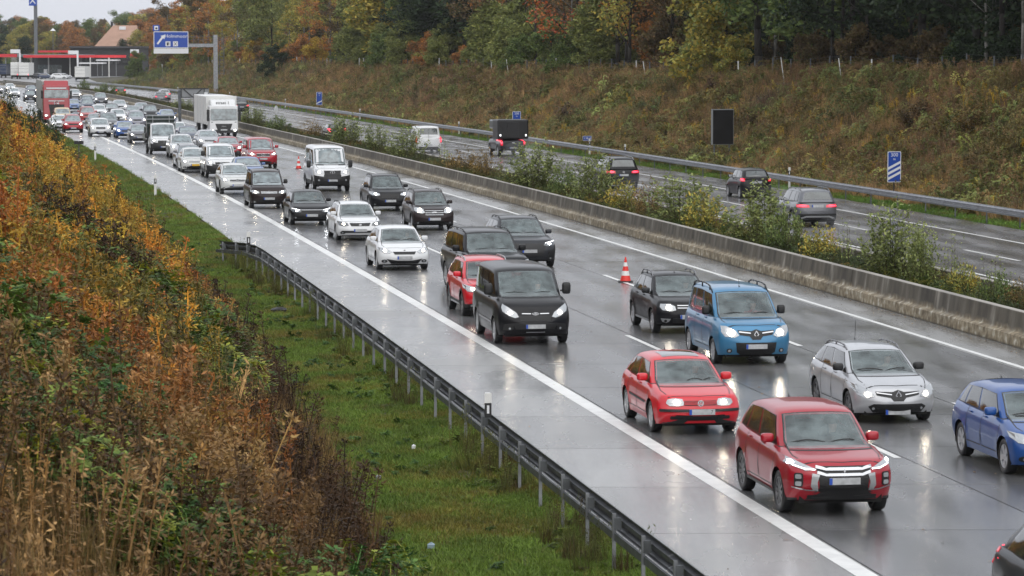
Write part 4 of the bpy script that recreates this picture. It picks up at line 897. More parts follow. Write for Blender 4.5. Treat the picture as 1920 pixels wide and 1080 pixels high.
G8['front']['panels'] = [('air_intake', M_GRILL, [(-.74, .52), (.74, .52), (.68, .28), (-.68, .28)], .008)]
CADDY = T(MPVBLUE, L=4.45, W=1.79, H=1.82, rails=M_BLK, railh=.07, mirmat=M_BLK, handlemat=BROWN, rim='5', front=dict(gfront(1.79, .86, gh=.11, bars=3, badge='vw'), plate=.49, badge=('vw', .79, .07)), wipup=-.0, antenna=None)
SPRINT = T(VAN, L=5.9, W=2.02, H=2.42, fo=1.0, wb=3.4, r=.35, rim='steel', sill=.30, clad=.55, cladf=.86, archw=.12, top=[(0, .95), (.08, 1.10), (.4, 1.28), (.8, 1.40)], belt=(1.42, 1.44), cab=(.98, 1.70, 5.75, 5.88), tail=[(5.88, 1.3), (5.9, 1.2)], tw=.86, win=[(.04, .20), (.24, .56), (.59, .92)], mird=(.24, .16, .40), mirx=.12, mirz=.02,
  front=dict(head=[(.44, .98), (.50, 1.08), (.74, 1.17), (.88, 1.20), (.90, 1.08), (.78, .98), (.58, .95)], lamp=(.70, 1.05, .06), plate=.60, badge=('star', 1.0, .13), hoody=.36, panels=[('grille', M_GRILL, [(-.46, 1.12), (.46, 1.12), (.42, .84), (-.42, .84)], .008), ('bumper_guard', M_BLK, rrect(-.9, .9, .42, .80, .06), .010)], mirpanels=[('fog_lens', M_LENS, ellip(.72, .62, .05, .05, 10), .02), ('bonnet_slot', M_BLK, rrect(.40, .80, 1.39, 1.42, .012), .012)], bars=[('grille_bar', M_BLK, [(-.44, z), (.44, z)], .03, .02) for z in (.90, .96, 1.04, 1.09)]), lit='w')
TCROSS = T(SUV, L=4.12, W=1.76, H=1.58, fo=.83, wb=2.55, r=.335, rim='5', rails=M_SILV, lit='w', front=dict(gfront(1.76, .84, badge='vw', gh=.13), plate=.50, badge=('vw', .76, .07)))
TCROSS['front']['bars'] += [('bumper_chrome', M_CHR, [(-.72, .34), (-.5, .42), (.5, .42), (.72, .34)], .03, .016), ('skid_plate', M_SILV, [(-.6, .25), (.6, .25)], .05, .016)]
VCL = T(VAN, L=5.14, W=1.93, H=1.93, top=[(0, .84), (.1, .98), (.5, 1.10), (.95, 1.17)], belt=(1.18, 1.22), cab=(1.15, 1.95, 4.95, 5.08), tail=[(5.08, 1.1), (5.14, 1.0)], tint=True, lit='w', mirmat=CARM, mird=(.24, .14, .20), rim='5', front=dict(gfront(1.93, .98, gh=.20, bars=2, badge='star'), plate=.62, badge=('star', .87, .11)))
TRAF = T(VAN, clad=.50, cladf=.78, W=1.96, H=1.97, lit='w', rim='steel', win=[(.05, .27)], front=dict(gfront(1.96, .98, gh=.14, badge='diamond', bars=1), plate=.52))
YAR = T(HATCH, L=3.75, W=1.69, H=1.51, fo=.76, wb=2.46, r=.30, top=[(0, .66), (.08, .78), (.3, .88), (.7, .96)], belt=(.98, 1.04), cab=(.75, 1.6, 3.2, 3.65), tail=[(3.65, 1.0), (3.75, .9)], doors=[(.95, 1.95), (1.97, 2.75)], lit='w', platem=M_PLATEY, front=dict(gfront(1.69, .76, gh=.08), plate=.48))
SMART = T(HATCH, L=3.60, W=1.66, H=1.55, fo=.62, wb=2.44, r=.30, top=[(0, .66), (.08, .8), (.5, .95)], belt=(1.0, 1.08), cab=(.7, 1.4, 3.15, 3.55), tail=[(3.55, 1.04), (3.6, .95)], doors=[(.9, 1.8), (1.82, 2.5)], tw=.74, front=gfront(1.66, .74), norear=False, back=dict(tail=[(.60, .88), (.62, 1.04), (.78, 1.03), (.78, .88)], lamp=(.70, .97, .06, .06), plate=.84, panels=[('rear_bumper', M_BLK, rrect(-.7, .7, .22, .42, .04), .01)], badge=('disc', .94, .03)))
GLB = T(SUV, L=4.63, W=1.84, H=1.67, fo=.86, wb=2.83, r=.355, rim='5', top=[(0, .8), (.1, .92), (.5, 1.02)], cab=(1.2, 1.9, 4.35, 4.58), tail=[(4.58, 1.16), (4.63, 1.12)], rails=M_RAILG, sidemat=None, back=dict(tail=[(.36, .86), (.38, .97), (.86, 1.0), (.87, .87)], lamp=(.64, .93, .20, .035), plate=.93, badge=None, panels=[('rear_bumper', M_BLK, rrect(-.84, .84, .28, .60, .06), .01), ('tailgate_recess', GREYM, rrect(-.6, .6, .70, .88, .04), .006)], bars=[('skid_bar', M_SILV, [(-.70, .42), (-.5, .49), (.5, .49), (.70, .42)], .07, .03)]))
SHAR = T(SUV, L=4.85, W=1.90, H=1.74, fo=.93, wb=2.92, r=.335, clad=0, cladf=0, cab=(1.0, 1.9, 4.5, 4.80), top=[(0, .75), (.1, .88), (.5, 1.0)], belt=(1.08, 1.14), tail=[(4.8, 1.14), (4.85, 1.1)], rails=M_SILV, tint=True, back=dict(tail=[(.44, .86), (.46, .98), (.88, 1.02), (.90, .86)], lamp=(.66, .93, .16, .05), plate=.76, badge=('vw', .92, .06), panels=[('rear_bumper', M_BLK, rrect(-.8, .8, .28, .42, .04), .01)]))
WVAN = T(VAN, norear=True, H=2.0, back=dict(tail=[(.86, .75), (.84, 1.3), (.93, 1.3), (.94, .75)], lamp=(.89, 1.0, .03, .18), plate=.62, panels=[('rear_bumper', M_BLK, rrect(-.9, .9, .32, .48, .04), .01), ('door_split', M_BLK, rrect(-.008, .008, .5, 1.8, .004), .006)]), win=[(.05, .25)])
FARB = dict(back=dict(tail=[(.50, .90), (.52, 1.02), (.82, 1.02), (.82, .90)], lamp=(.70, .96, .10, .05), plate=.80, panels=[('rear_bumper', M_BLK, rrect(-.7, .7, .26, .42, .04), .01)]))
GL, GO = 'vehicles queuing in the congested lanes', 'vehicles driving away on the opposite lanes'
def V_(*a, **k): return make_vehicle(*a, **k)
near = [
 ('compact_suv', 48.3, 1.20, REDSUV, 'carmine compact SUV with chrome grille, the nearest whole car by the thick white line', 'car', 3, CARM, 0),
 ('hatchback', 58.5, 1.28, REDHATCH, 'bright red older hatchback with glowing round-cornered headlights just behind the carmine SUV', 'car', 3, RED, 0),
 ('estate_car', 60.2, 5.33, SILVEST, 'silver estate car with black mirrors and tall roof aerial', 'car', 3, SILV, 0),
 ('hatchback', 52.7, 5.92, BLUEHATCH, 'royal blue hatchback cut off by the picture edge beside the silver estate', 'car', 3, ROYAL, 0),
 ('minivan', 71.3, 5.30, MPVBLUE, 'sky blue high-roofed minivan with black roof rails and a diamond emblem', 'car', 3, BLUEM, 0),
 ('hatchback', 79.0, 5.51, STEPHATCH, 'black raised hatchback with silver skid trim half hidden behind the sky blue minivan', 'car', 3, BLACK, 0),
 ('van', 76.2, 1.26, BLKVAN, 'glossy black passenger van with large clear headlights beside the thick white line', 'van', 3, BLACK, 0),
 ('compact_suv', 84.1, 1.60, REDCROSS, 'red small crossover squeezed between the black van and the black full-size SUV', 'car', 3, RED, 0),
 ('full_size_suv', 91.8, 2.88, BIGSUV, 'very long black SUV with roof rack behind the red crossover', 'car', 3, BLACK, .03),
 ('coupe_suv', 103.0, 5.50, COUPSUV, 'wide dark grey SUV with one bright headlight peeping past the black full-size SUV', 'car', 3, DKGREY, 0),
 ('hatchback', 101.7, 1.57, WHATCH, 'white hatchback with blackened lower grille ahead of the white estate', 'car', 3, WHITE, 0),
 ('estate_car', 117.4, 2.08, WEST, 'white estate car with dark headlights right behind the white hatchback', 'car', 3, WHITE, 0),
 ('compact_suv', 124.0, 5.73, CSUV, 'brown-black SUV with a bow shaped emblem and lit headlights', 'car', 3, BROWN, 0),
 ('suv', 138.8, 6.00, HSUV, 'black SUV with white headlights following the brown-black SUV', 'car', 3, BLACK, 0),
 ('hatchback', 127.8, 1.44, G8, 'black low hatchback with a thin light strip behind the white estate', 'car', 3, BLACK, 0),
 ('minivan', 141.1, 1.03, CADDY, 'dark brown high-roofed minivan with parked wipers by the thick white line', 'car', 2, BROWN, 0),
 ('van', 158.1, 5.80, SPRINT, 'white minibus with black bumper and round star emblem next to a traffic cone', 'van', 2, WHITE, 0),
 ('compact_suv', 154.6, .85, TCROSS, 'pale silver small SUV behind the dark brown minivan', 'car', 2, WHITE2, 0),
 ('van', 188.6, 5.34, VCL, 'red camper van with chrome grille behind the first traffic cone', 'van', 2, CARM, 0),
 ('van', 174.8, 1.92, TRAF, 'white delivery van with unpainted black bumper', 'van', 2, WHITE, 0),
 ('hatchback', 182.0, 1.05, YAR, 'white small hatchback with a yellow number plate', 'car', 2, WHITE2, 0),
 ('sedan', 166.0, 2.75, T(SEDAN, lit=None), 'light blue sedan wedged between the pale silver SUV and the red camper van', 'car', 2, LBLUE, 0),
 ('sedan', 205.3, 5.45, T(SEDAN, lit='w', front=gfront(1.83, .76, gh=.2)), 'red sedan partly hidden by the white delivery van roof', 'car', 2, CARM, 0),
 ('estate_car', 188.4, 1.35, T(EST, lit=None), 'grey estate car with roof bars directly behind the yellow-plated hatchback', 'car', 1, GREYM, 0),
 ('suv', 206.1, 2.34, T(SUV, L=4.5, lit='w', rails=None), 'white SUV with black roof beside the flatbed truck', 'car', 2, WHITE, 0),
 ('sedan', 222.3, 5.74, T(SEDAN, lit='w'), 'silver sedan with glowing headlights in the middle lane ahead of the box truck', 'car', 2, SILV, 0),
 ('sedan', 233.4, 5.31, T(SEDAN, lit=None), 'navy sedan tucked between silver sedan and flatbed truck', 'car', 2, NAVY, 0),
 ('hatchback', 247.0, 5.50, T(HATCH, H=1.5, lit=None), 'white hatchback just visible over the roof of the flatbed truck', 'car', 1, WHITE, 0),
 ('suv', 256.3, .15, T(SUV, L=4.5, W=1.84, H=1.6, lit='w', rails=None, front=dict(gfront(1.84, .88, gh=.2))), 'white SUV with green doors at the head of the far left cluster', 'car', 2, WHITE, 0),
 ('hatchback', 251.7, 1.85, T(HATCH, lit='w'), 'small royal blue hatchback next to the white SUV with green doors', 'car', 1, ROYAL, 0),
 ('city_car', 238.8, 1.95, T(YAR, W=1.62, platem=None), 'small grey-green car squeezed behind the flatbed truck mirror', 'car', 1, GREYM, 0),
]
mfar = [
 ('hatchback', 296.5, 9.0, HATCH, 'pale blue hatchback by the wall, just left of the box truck', LBLUE, 'w'),
 ('suv', 310.5, 8.5, SUV, 'dark grey SUV behind the pale blue hatchback', DKGREY, None),
 ('hatchback', 316, 7.2, HATCH, 'grey hatchback to the left of the dark grey SUV', GREYM, None),
 ('suv', 281, 5.0, SUV, 'lilac grey SUV in the middle lane behind the flatbed truck', LILAC, 'w'),
 ('hatchback', 299, 4.6, HATCH, 'white hatchback behind the lilac grey SUV', WHITE, 'w'),
 ('minivan', 266.5, 1.6, MPVBLUE, 'grey minivan behind the small royal blue hatchback', GREYM, None),
 ('suv', 265, -1.45, SUV, 'deep red SUV at the edge of the roadside weeds', CARM, 'w'),
 ('hatchback', 272, -2.2, HATCH, 'white hatchback seen through the roadside weeds', WHITE, 'w'),
 ('taxi', 293, -.9, T(MPVBLUE, rails=None, L=4.5, H=1.72), 'beige taxi in front of the red articulated lorry', BEIGE, None),
 ('suv', 302, 1.9, SUV, 'faded red SUV beside the beige taxi', SALMON, 'w'),
 ('hatchback', 276.8, 1.2, HATCH, 'silver-green hatchback hidden behind the white SUV with green doors', GREYM, None),
 ('suv', 397, 8.8, SUV, 'grey SUV with bright headlights far along the wall lane', GREYM, 'w'),
 ('hatchback', 391, 6.9, HATCH, 'pale car beside the far grey SUV', SILV, None),
 ('suv', 351, 4.6, SUV, 'dark blue SUV right of the red articulated lorry', NAVY, None),
 ('hatchback', 357.5, 3.4, HATCH, 'light blue car peeping past the lorry cab', LBLUE, 'w'),
 ('sedan', 353, 8.3, SEDAN, 'silver sedan with lit headlights near the wall, behind the dark cars', SILV, 'w'),
 ('hatchback', 322, 4.2, HATCH, 'small white car between the faded red SUV and the silver sedan', WHITE, 'w'),
 ('sedan', 330, 6.0, SEDAN, 'black sedan behind the dark grey SUV', BLACK, None),
 ('suv', 372, 5.6, SUV, 'black SUV far back in the middle lane', BLACK, 'w'),
 ('hatchback', 334, 9.4, HATCH, 'grey hatchback close to the wall ahead of the silver sedan', LILAC, None),
 ('suv', 419, 1.0, SUV, 'dark SUV behind the lorry trailer on the shoulder side', DKGREY, 'w'),
 ('hatchback', 430, 4.6, HATCH, 'white car far behind the red lorry', WHITE, 'w'),
 ('sedan', 445, 8.7, SEDAN, 'silver sedan at the tail of the wall lane', SILV, 'w'),
 ('hatchback', 460, 1.2, HATCH, 'white car glimpsed through weeds at the far left', WHITE, 'w'),
 ('suv', 478, 5.0, SUV, 'navy SUV at the far left end of the queue', NAVY, 'w'),
 ('hatchback', 500, 1.5, HATCH, 'silver car at the very back of the shoulder lane', SILV, 'w'),
 ('hatchback', 520, 5.2, HATCH, 'pale car at the very back of the middle lane', WHITE, 'w'),
]
VEH = {}
RM = {'wide dark grey SUV with one bright headlight peeping past the black full-size SUV', 'red camper van with chrome grille behind the first traffic cone'}
for (nm, Y, u, S, lab, cat, q, pm, yaw) in near:
    u += .07 if lab in RM else -.14
    if Y > 160 and S.get('wb', 0) and nm in ('sedan',): Y += 2
    S = dict(S)
    if S.get('lit') == 'half0': S['lit'] = None
    VEH[lab] = make_vehicle(nm, Y, u, S, lab, cat, GL, q, False, yaw, pm)
for (nm, Y, u, S, lab, pm, lit) in mfar:
    Y *= 1.012; u -= .05
    S = dict(S, lit=lit); VEH[lab] = make_vehicle(nm, Y, u, S, lab, 'taxi' if nm == 'taxi' else 'car', GL, 1, False, RN.uniform(-.02, .02), pm)
for (nm, Y, u, S, lab, cat, q, pm) in [
 ('suv', 126.3, 20.86, GLB, 'grey metallic SUV with glowing tail lights driving away past the median bushes', 'car', 2, GREYM),
 ('city_car', 150.2, 24.48, SMART, 'small black boxy car beside the far guardrail', 'car', 2, BLACK),
 ('minivan', 161.1, 20.48, SHAR, 'black people carrier with red tail lights half behind a median bush', 'car', 2, BLACK),
 ('van', 216, 19.35, WVAN, 'white panel van seen from behind above the median bushes', 'van', 2, WHITE),
 ('hatchback', 245, 17.2, T(HATCH, **FARB), 'dark hatchback almost hidden behind orange median shrubs', 'car', 2, BLACK),
 ('suv', 347, 20.6, T(SUV, **FARB), 'dark SUV with a red tail light just right of the box truck', 'car', 1, DKGREY),
 ('suv', 411, 16.9, T(SUV, **FARB), 'grey SUV far away on the opposite lanes with both tail lights on', 'car', 1, GREYM),
 ('suv', 436, 19.6, T(SUV, **FARB), 'pale SUV overtaken by the far grey one', 'car', 1, SILV),
 ('hatchback', 476, 17.3, T(HATCH, **FARB), 'dark car with red tail lights farthest away on the opposite lanes', 'car', 1, DKGREY)]:
    VEH[lab] = make_vehicle(nm, Y, u, S, lab, cat, GO, q, True, 0, pm)
# the dark estate cut off by the lower right corner (its rear quarter shows)
CUT = T(EST, L=4.8, W=1.83, H=1.48, fo=.95, wb=2.84, lit=None, rails=M_BLK, trimmat=M_CHR, win=[(.06, .38), (.41, .66), (.69, .90)])
r_, sh_, pj_ = make_vehicle('estate_car', 35.9, 1.50, CUT, 'dark grey estate car whose rear corner enters at the lower right', 'car', GL, 3, False, 0, DKGREY)
for s in (1, -1): patch('tail_light', [(s*.52, .86), (s*.56, .99), (s*.86, 1.0), (s*.88, .86)], pj_['r'], M_TAILON, r_, .014, 2, .03)
for k in ('s1', 's2'): patch('tail_light', [(sh_.y0+4.8-.42, .93), (sh_.y0+4.8-.40, .99), (sh_.y0+4.8-.12, .99), (sh_.y0+4.8-.10, .88)], pj_[k], M_TAIL, r_, .012, 2, .02)
# green doors of the white SUV
root, sh, pj = VEH['white SUV with green doors at the head of the far left cluster']
for k in ('s2',): patch('green_door', rrect(sh.y0+1.25, sh.y0+3.5, .42, .98, .05), pj[k], GREENP, root, .006, 3, .01)
patch('black_roof', rrect(-.55, .55, -.6, 1.3, .1), VEH['white SUV with black roof beside the flatbed truck'][2]['t'], G_DARK, VEH['white SUV with black roof beside the flatbed truck'][0], .006, 3, 0)
textobj('plate_digit', '7', .10, (.215, VEH['bright red older hatchback with glowing round-cornered headlights just behind the carmine SUV'][1].y0-.02, .475), (math.pi/2, 0, 0), M_TXTK, VEH['bright red older hatchback with glowing round-cornered headlights just behind the carmine SUV'][0], .002)

# ------------------------------------------------------------------ drivers, one person per near car
def person_mesh():
    me = bpy.data.meshes.new('person'); pts = [(0, .05, .0, .15), (0, .06, .20, .14), (0, .05, .40, .155), (0, .03, .53, .055), (0, .01, .60, .075), (0, -.01, .68, .095), (0, 0, .76, .07),
        (.19, .03, .46, .065), (.27, -.10, .24, .045), (.16, -.34, .28, .034), (.10, -.42, .30, .038), (-.19, .03, .46, .065), (-.27, -.10, .24, .045), (-.16, -.34, .28, .034), (-.10, -.42, .30, .038), (.12, -.20, -.04, .085), (-.12, -.20, -.04, .085), (.13, -.50, -.02, .06), (-.13, -.50, -.02, .06)]
    E = [(0, 1), (1, 2), (2, 3), (3, 4), (4, 5), (5, 6), (2, 7), (7, 8), (8, 9), (9, 10), (2, 11), (11, 12), (12, 13), (13, 14), (0, 15), (0, 16), (15, 17), (16, 18)]
    me.from_pydata([p[:3] for p in pts], E, []); o = bpy.data.objects.new('person', me); link(o); o.modifiers.new('skin', 'SKIN'); sv = me.skin_vertices[0].data
    for i, p in enumerate(pts): sv[i].radius = (p[3], p[3]); sv[i].use_root = (i == 0)
    o.modifiers.new('sub', 'SUBSURF').levels = 1; bpy.context.view_layer.update(); me2 = bpy.data.meshes.new_from_object(o.evaluated_get(bpy.context.evaluated_depsgraph_get())); bpy.data.objects.remove(o)
    return me2
PM = person_mesh(); M_CL = [pmat('dark_jacket', (.03, .035, .05), .8), pmat('grey_pullover', (.16, .16, .17), .8), pmat('beige_coat', (.30, .25, .19), .8), pmat('red_pullover', (.28, .03, .03), .8)]; M_HAIR = pmat('brown_hair', (.03, .018, .010), .7)
PMS = []
for mcl in M_CL:
    m_ = PM.copy(); m_.materials.clear(); m_.materials.append(mcl); m_.materials.append(M_SKIN); mi = [1 if (p.center.z > .545 or (p.center.y < -.36 and p.center.z > .2)) else 0 for p in m_.polygons]; m_.polygons.foreach_set('material_index', mi); m_.polygons.foreach_set('use_smooth', [True]*len(mi)); PMS.append(m_)
for i, (lab, txt) in enumerate([('carmine compact SUV with chrome grille, the nearest whole car by the thick white line', 'carmine compact SUV'), ('bright red older hatchback with glowing round-cornered headlights just behind the carmine SUV', 'bright red hatchback'), ('silver estate car with black mirrors and tall roof aerial', 'silver estate car'), ('sky blue high-roofed minivan with black roof rails and a diamond emblem', 'sky blue minivan'), ('glossy black passenger van with large clear headlights beside the thick white line', 'black passenger van'), ('black raised hatchback with silver skid trim half hidden behind the sky blue minivan', 'black raised hatchback'), ('white hatchback with blackened lower grille ahead of the white estate', 'white hatchback'), ('brown-black SUV with a bow shaped emblem and lit headlights', 'brown-black SUV'), ('royal blue hatchback cut off by the picture edge beside the silver estate', 'royal blue hatchback'), ('black low hatchback with a thin light strip behind the white estate', 'low black hatchback')]):
    r_, sh_, pj_ = VEH[lab]; S_ = sh_.S; k_ = S_.get('k', .925); sy = S_.get('seaty', S_['cab'][0]+1.25); loc = Matrix.Rotation(r_.rotation_euler.z, 3, 'Z') @ (Vector((S_['W']*.205, sh_.y0+sy-.14, S_['belt'][0]-.42))*k_)
    o = bpy.data.objects.new('person', PMS[i % 4]); link(o); o.location = r_.location+loc; o.rotation_euler = r_.rotation_euler; o.scale = (k_*.95,)*3; tag(o, 'driver in a '+['dark jacket', 'grey pullover', 'beige coat', 'red pullover'][i % 4]+' at the wheel of the '+txt, 'person', 'drivers of the nearest cars')
    mb = MB(); blob(mb, (0, .01, .745), (.19, .22, .14), .9, 10, 6); mb.build('hair', M_HAIR, o, True)
# ------------------------------------------------------------------ trucks and other special vehicles
M_TARP = pmat('grey_trailer_tarpaulin', (.33, .34, .33), .5, noise=(1.2, .15, 5)); M_BOXW = pmat('white_box_body', (.70, .70, .68), .4, noise=(1.1, .07, 5)); M_REDL = pmat('dark_red_lorry_paint', (.33, .008, .018), .3, 0, .8)
M_CARGO = pmat('dark_green_cargo_cover', (.012, .024, .020), .5); M_ORAN = pmat('orange_marker', (.7, .25, .03), .4, emit=(1, .5, .1), es=.6)
def truck_wheels(root, ys, W, r=.48, q=2):
    tm, rm = wheel_meshes(r, 'steel', .30, q)
    for y in ys:
        for s in (1, -1):
            t = bpy.data.objects.new('wheel', tm); link(t, root); t.location = (s*(W/2-.17), y, r); t.rotation_euler = (0, 0, 0 if s > 0 else math.pi); b = bpy.data.objects.new('rim', rm); link(b, t)
def rbox(name, x0, x1, y0, y1, z0, z1, mat, parent, bev=.06, seg=2, shear=0.0):
    bm = bmesh.new(); bmesh.ops.create_cube(bm, size=1)
    for v in bm.verts: v.co = Vector(((x0+x1)/2+v.co.x*(x1-x0), (y0+y1)/2+v.co.y*(y1-y0), (z0+z1)/2+v.co.z*(z1-z0)))
    for v in bm.verts:
        if v.co.y < (y0+y1)/2 and v.co.z > (z0+z1)/2: v.co.y += shear
    if bev > 0: bmesh.ops.bevel(bm, geom=list(bm.edges), offset=bev, segments=seg, profile=.6, affect='EDGES')
    me = bpy.data.meshes.new(name); bm.to_mesh(me); bm.free(); me.materials.append(mat); o = bpy.data.objects.new(name, me); link(o, parent)
    return o
def cab(root, W, H, mat, zb=.55, dep=2.0, ws=(1.3, 2.26), grill=(.55, 1.02), sh=.22, y=0.0):
    b = rbox('cab', -W/2, W/2, y, y+dep, zb, H, mat, root, .09, 3, sh)
    yf = lambda z: y+sh*max(0, (z-zb)/(H-zb))-.012
    def fp(nm, pts, m, off=.0, par=root, th=.03):
        V = [(p[0], yf(p[1])-off, p[1]) for p in pts]+[(p[0], yf(p[1])-off+th, p[1]) for p in pts]; n = len(pts)
        o = mesh_np(nm, V, [tuple(range(n)), tuple(range(2*n-1, n-1, -1))]+[(i, (i+1) % n, n+(i+1) % n, n+i) for i in range(n)], m, par)
        bm = bmesh.new(); bm.from_mesh(o.data); bmesh.ops.recalc_face_normals(bm, faces=bm.faces); bm.to_mesh(o.data); bm.free(); return o
    fp('windscreen', rrect(-W/2+.10, W/2-.10, ws[0], ws[1], .08), G_FRONT_FAR, .004)
    fp('grille', [(-W*.30, grill[1]), (W*.30, grill[1]), (W*.22, grill[0]), (-W*.22, grill[0])], M_GRILL, .008)
    for s in (1, -1):
        V = [(s*(W/2+.004), y+.30+sh*.7, ws[0]+.02), (s*(W/2+.004), y+dep-.7, ws[0]+.02), (s*(W/2+.004), y+dep-.75, ws[1]-.05), (s*(W/2+.004), y+.38+sh*.9, ws[1]-.05)]
        V += [(s*(W/2-.03), v[1], v[2]) for v in V]
        mesh_np('side_window', V, [(0, 1, 2, 3), (0, 4, 5, 1), (1, 5, 6, 2), (2, 6, 7, 3), (3, 7, 4, 0)], G_DARK, root)
        m = rbox('wing_mirror', s*(W/2+.12)-.10, s*(W/2+.12)+.10, y-.02, y+.14, ws[0]-.05, ws[1]-.05, M_BLK, root, .04); mb = MB(); mb.bar((s*(W/2-.02), y+.2, ws[1]-.1), (s*(W/2+.1), y+.1, ws[1]-.1), .025); mb.build('mirror_arm', M_BLK, m)
    mb = MB()
    for xa, xb in ((-.8, -.1), (.0, .7)): mb.bar((xa, yf(ws[0])-.03, ws[0]+.03), (xb, yf(ws[0]+.1)-.03, ws[0]+.12), .015, 5)
    mb.build('wiper', M_BLK, root)
    return fp, yf
# white box truck
W = 2.3; t1 = empty('box_truck', P(255.7, 9.75), ang(256), 'white box truck with black grille standing by the concrete wall', 'truck', GL)
fp, yf = cab(t1, W, 2.50, WHITE, .42, 1.9, (1.30, 2.24), (.52, 1.04))
fp('bumper', rrect(-1.12, 1.12, .30, .56, .05), M_BLK, .03, t1, .2); fp('number_plate', rrect(-.26, .26, .50, .61, .01), M_PLATE, .045)
for s in (1, -1): h = fp('headlight', rrect(*sorted((s*.72, s*1.05)), .44, .60, .04), M_LENS, .045); fp('lamp', ellip(s*.9, .52, .05, .05, 8), M_LAMPW, .06, h); fp('marker_lens', rrect(*sorted((s*.88, s*1.02)), 1.14, 1.20, .02), M_LENSD, .01)
rbox('roof_deflector', -1.0, 1.0, .32, 1.9, 2.48, 2.98, WHITE, t1, .10, 2, .35)
bx = rbox('box_body', -1.22, 1.22, 2.0, 13.2, .92, 3.22, M_BOXW, t1, .03, 1); rbox('box_frame', -1.235, 1.235, 1.97, 2.06, .90, 3.24, M_BOXW, t1, .01, 1)
for yy in (4.6, 7.2, 9.8): rbox('panel_rib', -1.232, -1.215, yy, yy+.04, .95, 3.2, M_SILV, bx, 0)
for s in (-1,): rbox('marker_board', -1.24, -1.20, 13.0, 13.2, 1.0, 3.3, M_BLK, t1, 0)
textobj('lettering', 'straat 1', .36, (-.05, .32+.12, 2.72), (math.pi/2-.6, 0, 0), M_TXTK, t1, .004); textobj('maker_lettering', 'MAN', .16, (0, yf(.82)-.03, .82), (math.pi/2, 0, 0), M_SILV, t1, .01)
rbox('chassis', -.45, .45, .5, 13.0, .45, .9, M_UNDER, t1, 0); truck_wheels(t1, (1.15, 6.2, 11.5), W)
# red articulated lorry
W = 2.5; t2 = empty('articulated_lorry', P(304, -1.15), ang(304), 'dark red articulated lorry with pale grey trailer towering over the beige taxi', 'truck', GL)
fp, yf = cab(t2, W, 3.55, M_REDL, .50, 2.2, (2.36, 3.14), (.55, 1.75), .20)
fp('headlight_bar', rrect(-.95, .95, 3.24, 3.36, .03), M_LENS, .03); fp('chrome_strip', rrect(-.75, .75, 2.05, 2.13, .02), M_SILV, .02); fp('bumper', rrect(-1.22, 1.22, .32, .60, .05), M_REDL, .03, t2, .2)
for s in (1, -1): h = fp('headlight', rrect(*sorted((s*.80, s*1.15)), .62, .80, .04), M_LENS, .03); fp('lamp', ellip(s*1.0, .71, .05, .05, 8), M_LAMPW, .045, h)
rbox('roof_spoiler', -1.15, 1.15, .45, 2.1, 3.50, 4.02, M_REDL, t2, .10, 2, .45)
rbox('side_fairing', -1.24, 1.24, 2.1, 2.5, .6, 3.6, M_REDL, t2, .05, 1); rbox('trailer_body', -1.27, 1.27, 2.7, 16.3, 1.05, 4.0, M_TARP, t2, .03, 1); rbox('trailer_top_rail', -1.285, 1.285, 2.68, 16.32, 3.92, 4.02, WHITE, t2, .01, 1)
rbox('chassis', -.5, .5, .5, 16, .5, 1.0, M_UNDER, t2, 0); truck_wheels(t2, (1.35, 4.9, 12.0, 13.3, 14.6), W)
badge_mb = MB(); badge_mb.lathe([(-.02, .24), (.02, .24), (.02, .20), (-.02, .20)], 16, 'y', c=(0, yf(1.9)-.03, 1.9))
for k in range(3):
    a = math.radians(90+120*k); badge_mb.bar((0, yf(1.9)-.03, 1.9), (.22*math.cos(a), yf(1.9)-.03, 1.9+.22*math.sin(a)), .025, 5)
badge_mb.build('emblem', M_BADGE, t2)
# flatbed pickup truck (white cab, dark load frame)
FB = T(VAN, L=2.75, W=2.02, H=2.26, fo=.95, wb=3.55, clad=.5, cladf=.84, cab=(.90, 1.68, 2.55, 2.70), tail=[(2.75, 1.2)], win=[(.12, .72)], rim='steel', lit='w', doors=[(1.1, 2.2)], top=[(0, .9), (.1, 1.05), (.4, 1.2), (.75, 1.3)], belt=(1.32, 1.34), mird=(.22, .16, .42), mirx=.17, mirz=.05, front=dict(gfront(2.02, 1.06, gh=.20, bars=1, badge='diamond'), plate=.56))
r3, s3, p3 = make_vehicle('flatbed_truck', 213.4, 1.56, FB, 'white flatbed truck with dark tall load frame behind its cab', 'truck', GL, 2, False, 0, WHITE)
yb = 2.75/2+.1
rbox('load_bed', -1.1, 1.1, yb, yb+3.6, .92, 1.04, M_BLK, r3, .02, 1); rbox('load', -1.02, 1.02, yb+.2, yb+3.2, 1.06, 1.9, M_CARGO, r3, .08, 2)
for s in (1, -1): rbox('side_board', s*1.08-.02, s*1.08+.02, yb, yb+3.6, 1.05, 1.42, M_SILV, r3, 0)
mb = MB()
for x in (-1.05, -.6, .6, 1.05): mb.bar((x, yb+.02, 1.0), (x, yb+.02, 2.78), .03, 6)
for z in (2.2, 2.5, 2.78): mb.bar((-1.05, yb+.02, z), (1.05, yb+.02, z), .03, 6)
mb.build('load_frame', M_SILV, r3); rbox('load_cover', -1.0, 1.0, yb+.08, yb+1.2, 1.9, 2.72, M_CARGO, r3, .05, 2)
rbox('chassis', -.4, .4, 0, yb+3.5, .5, .9, M_UNDER, r3, 0)
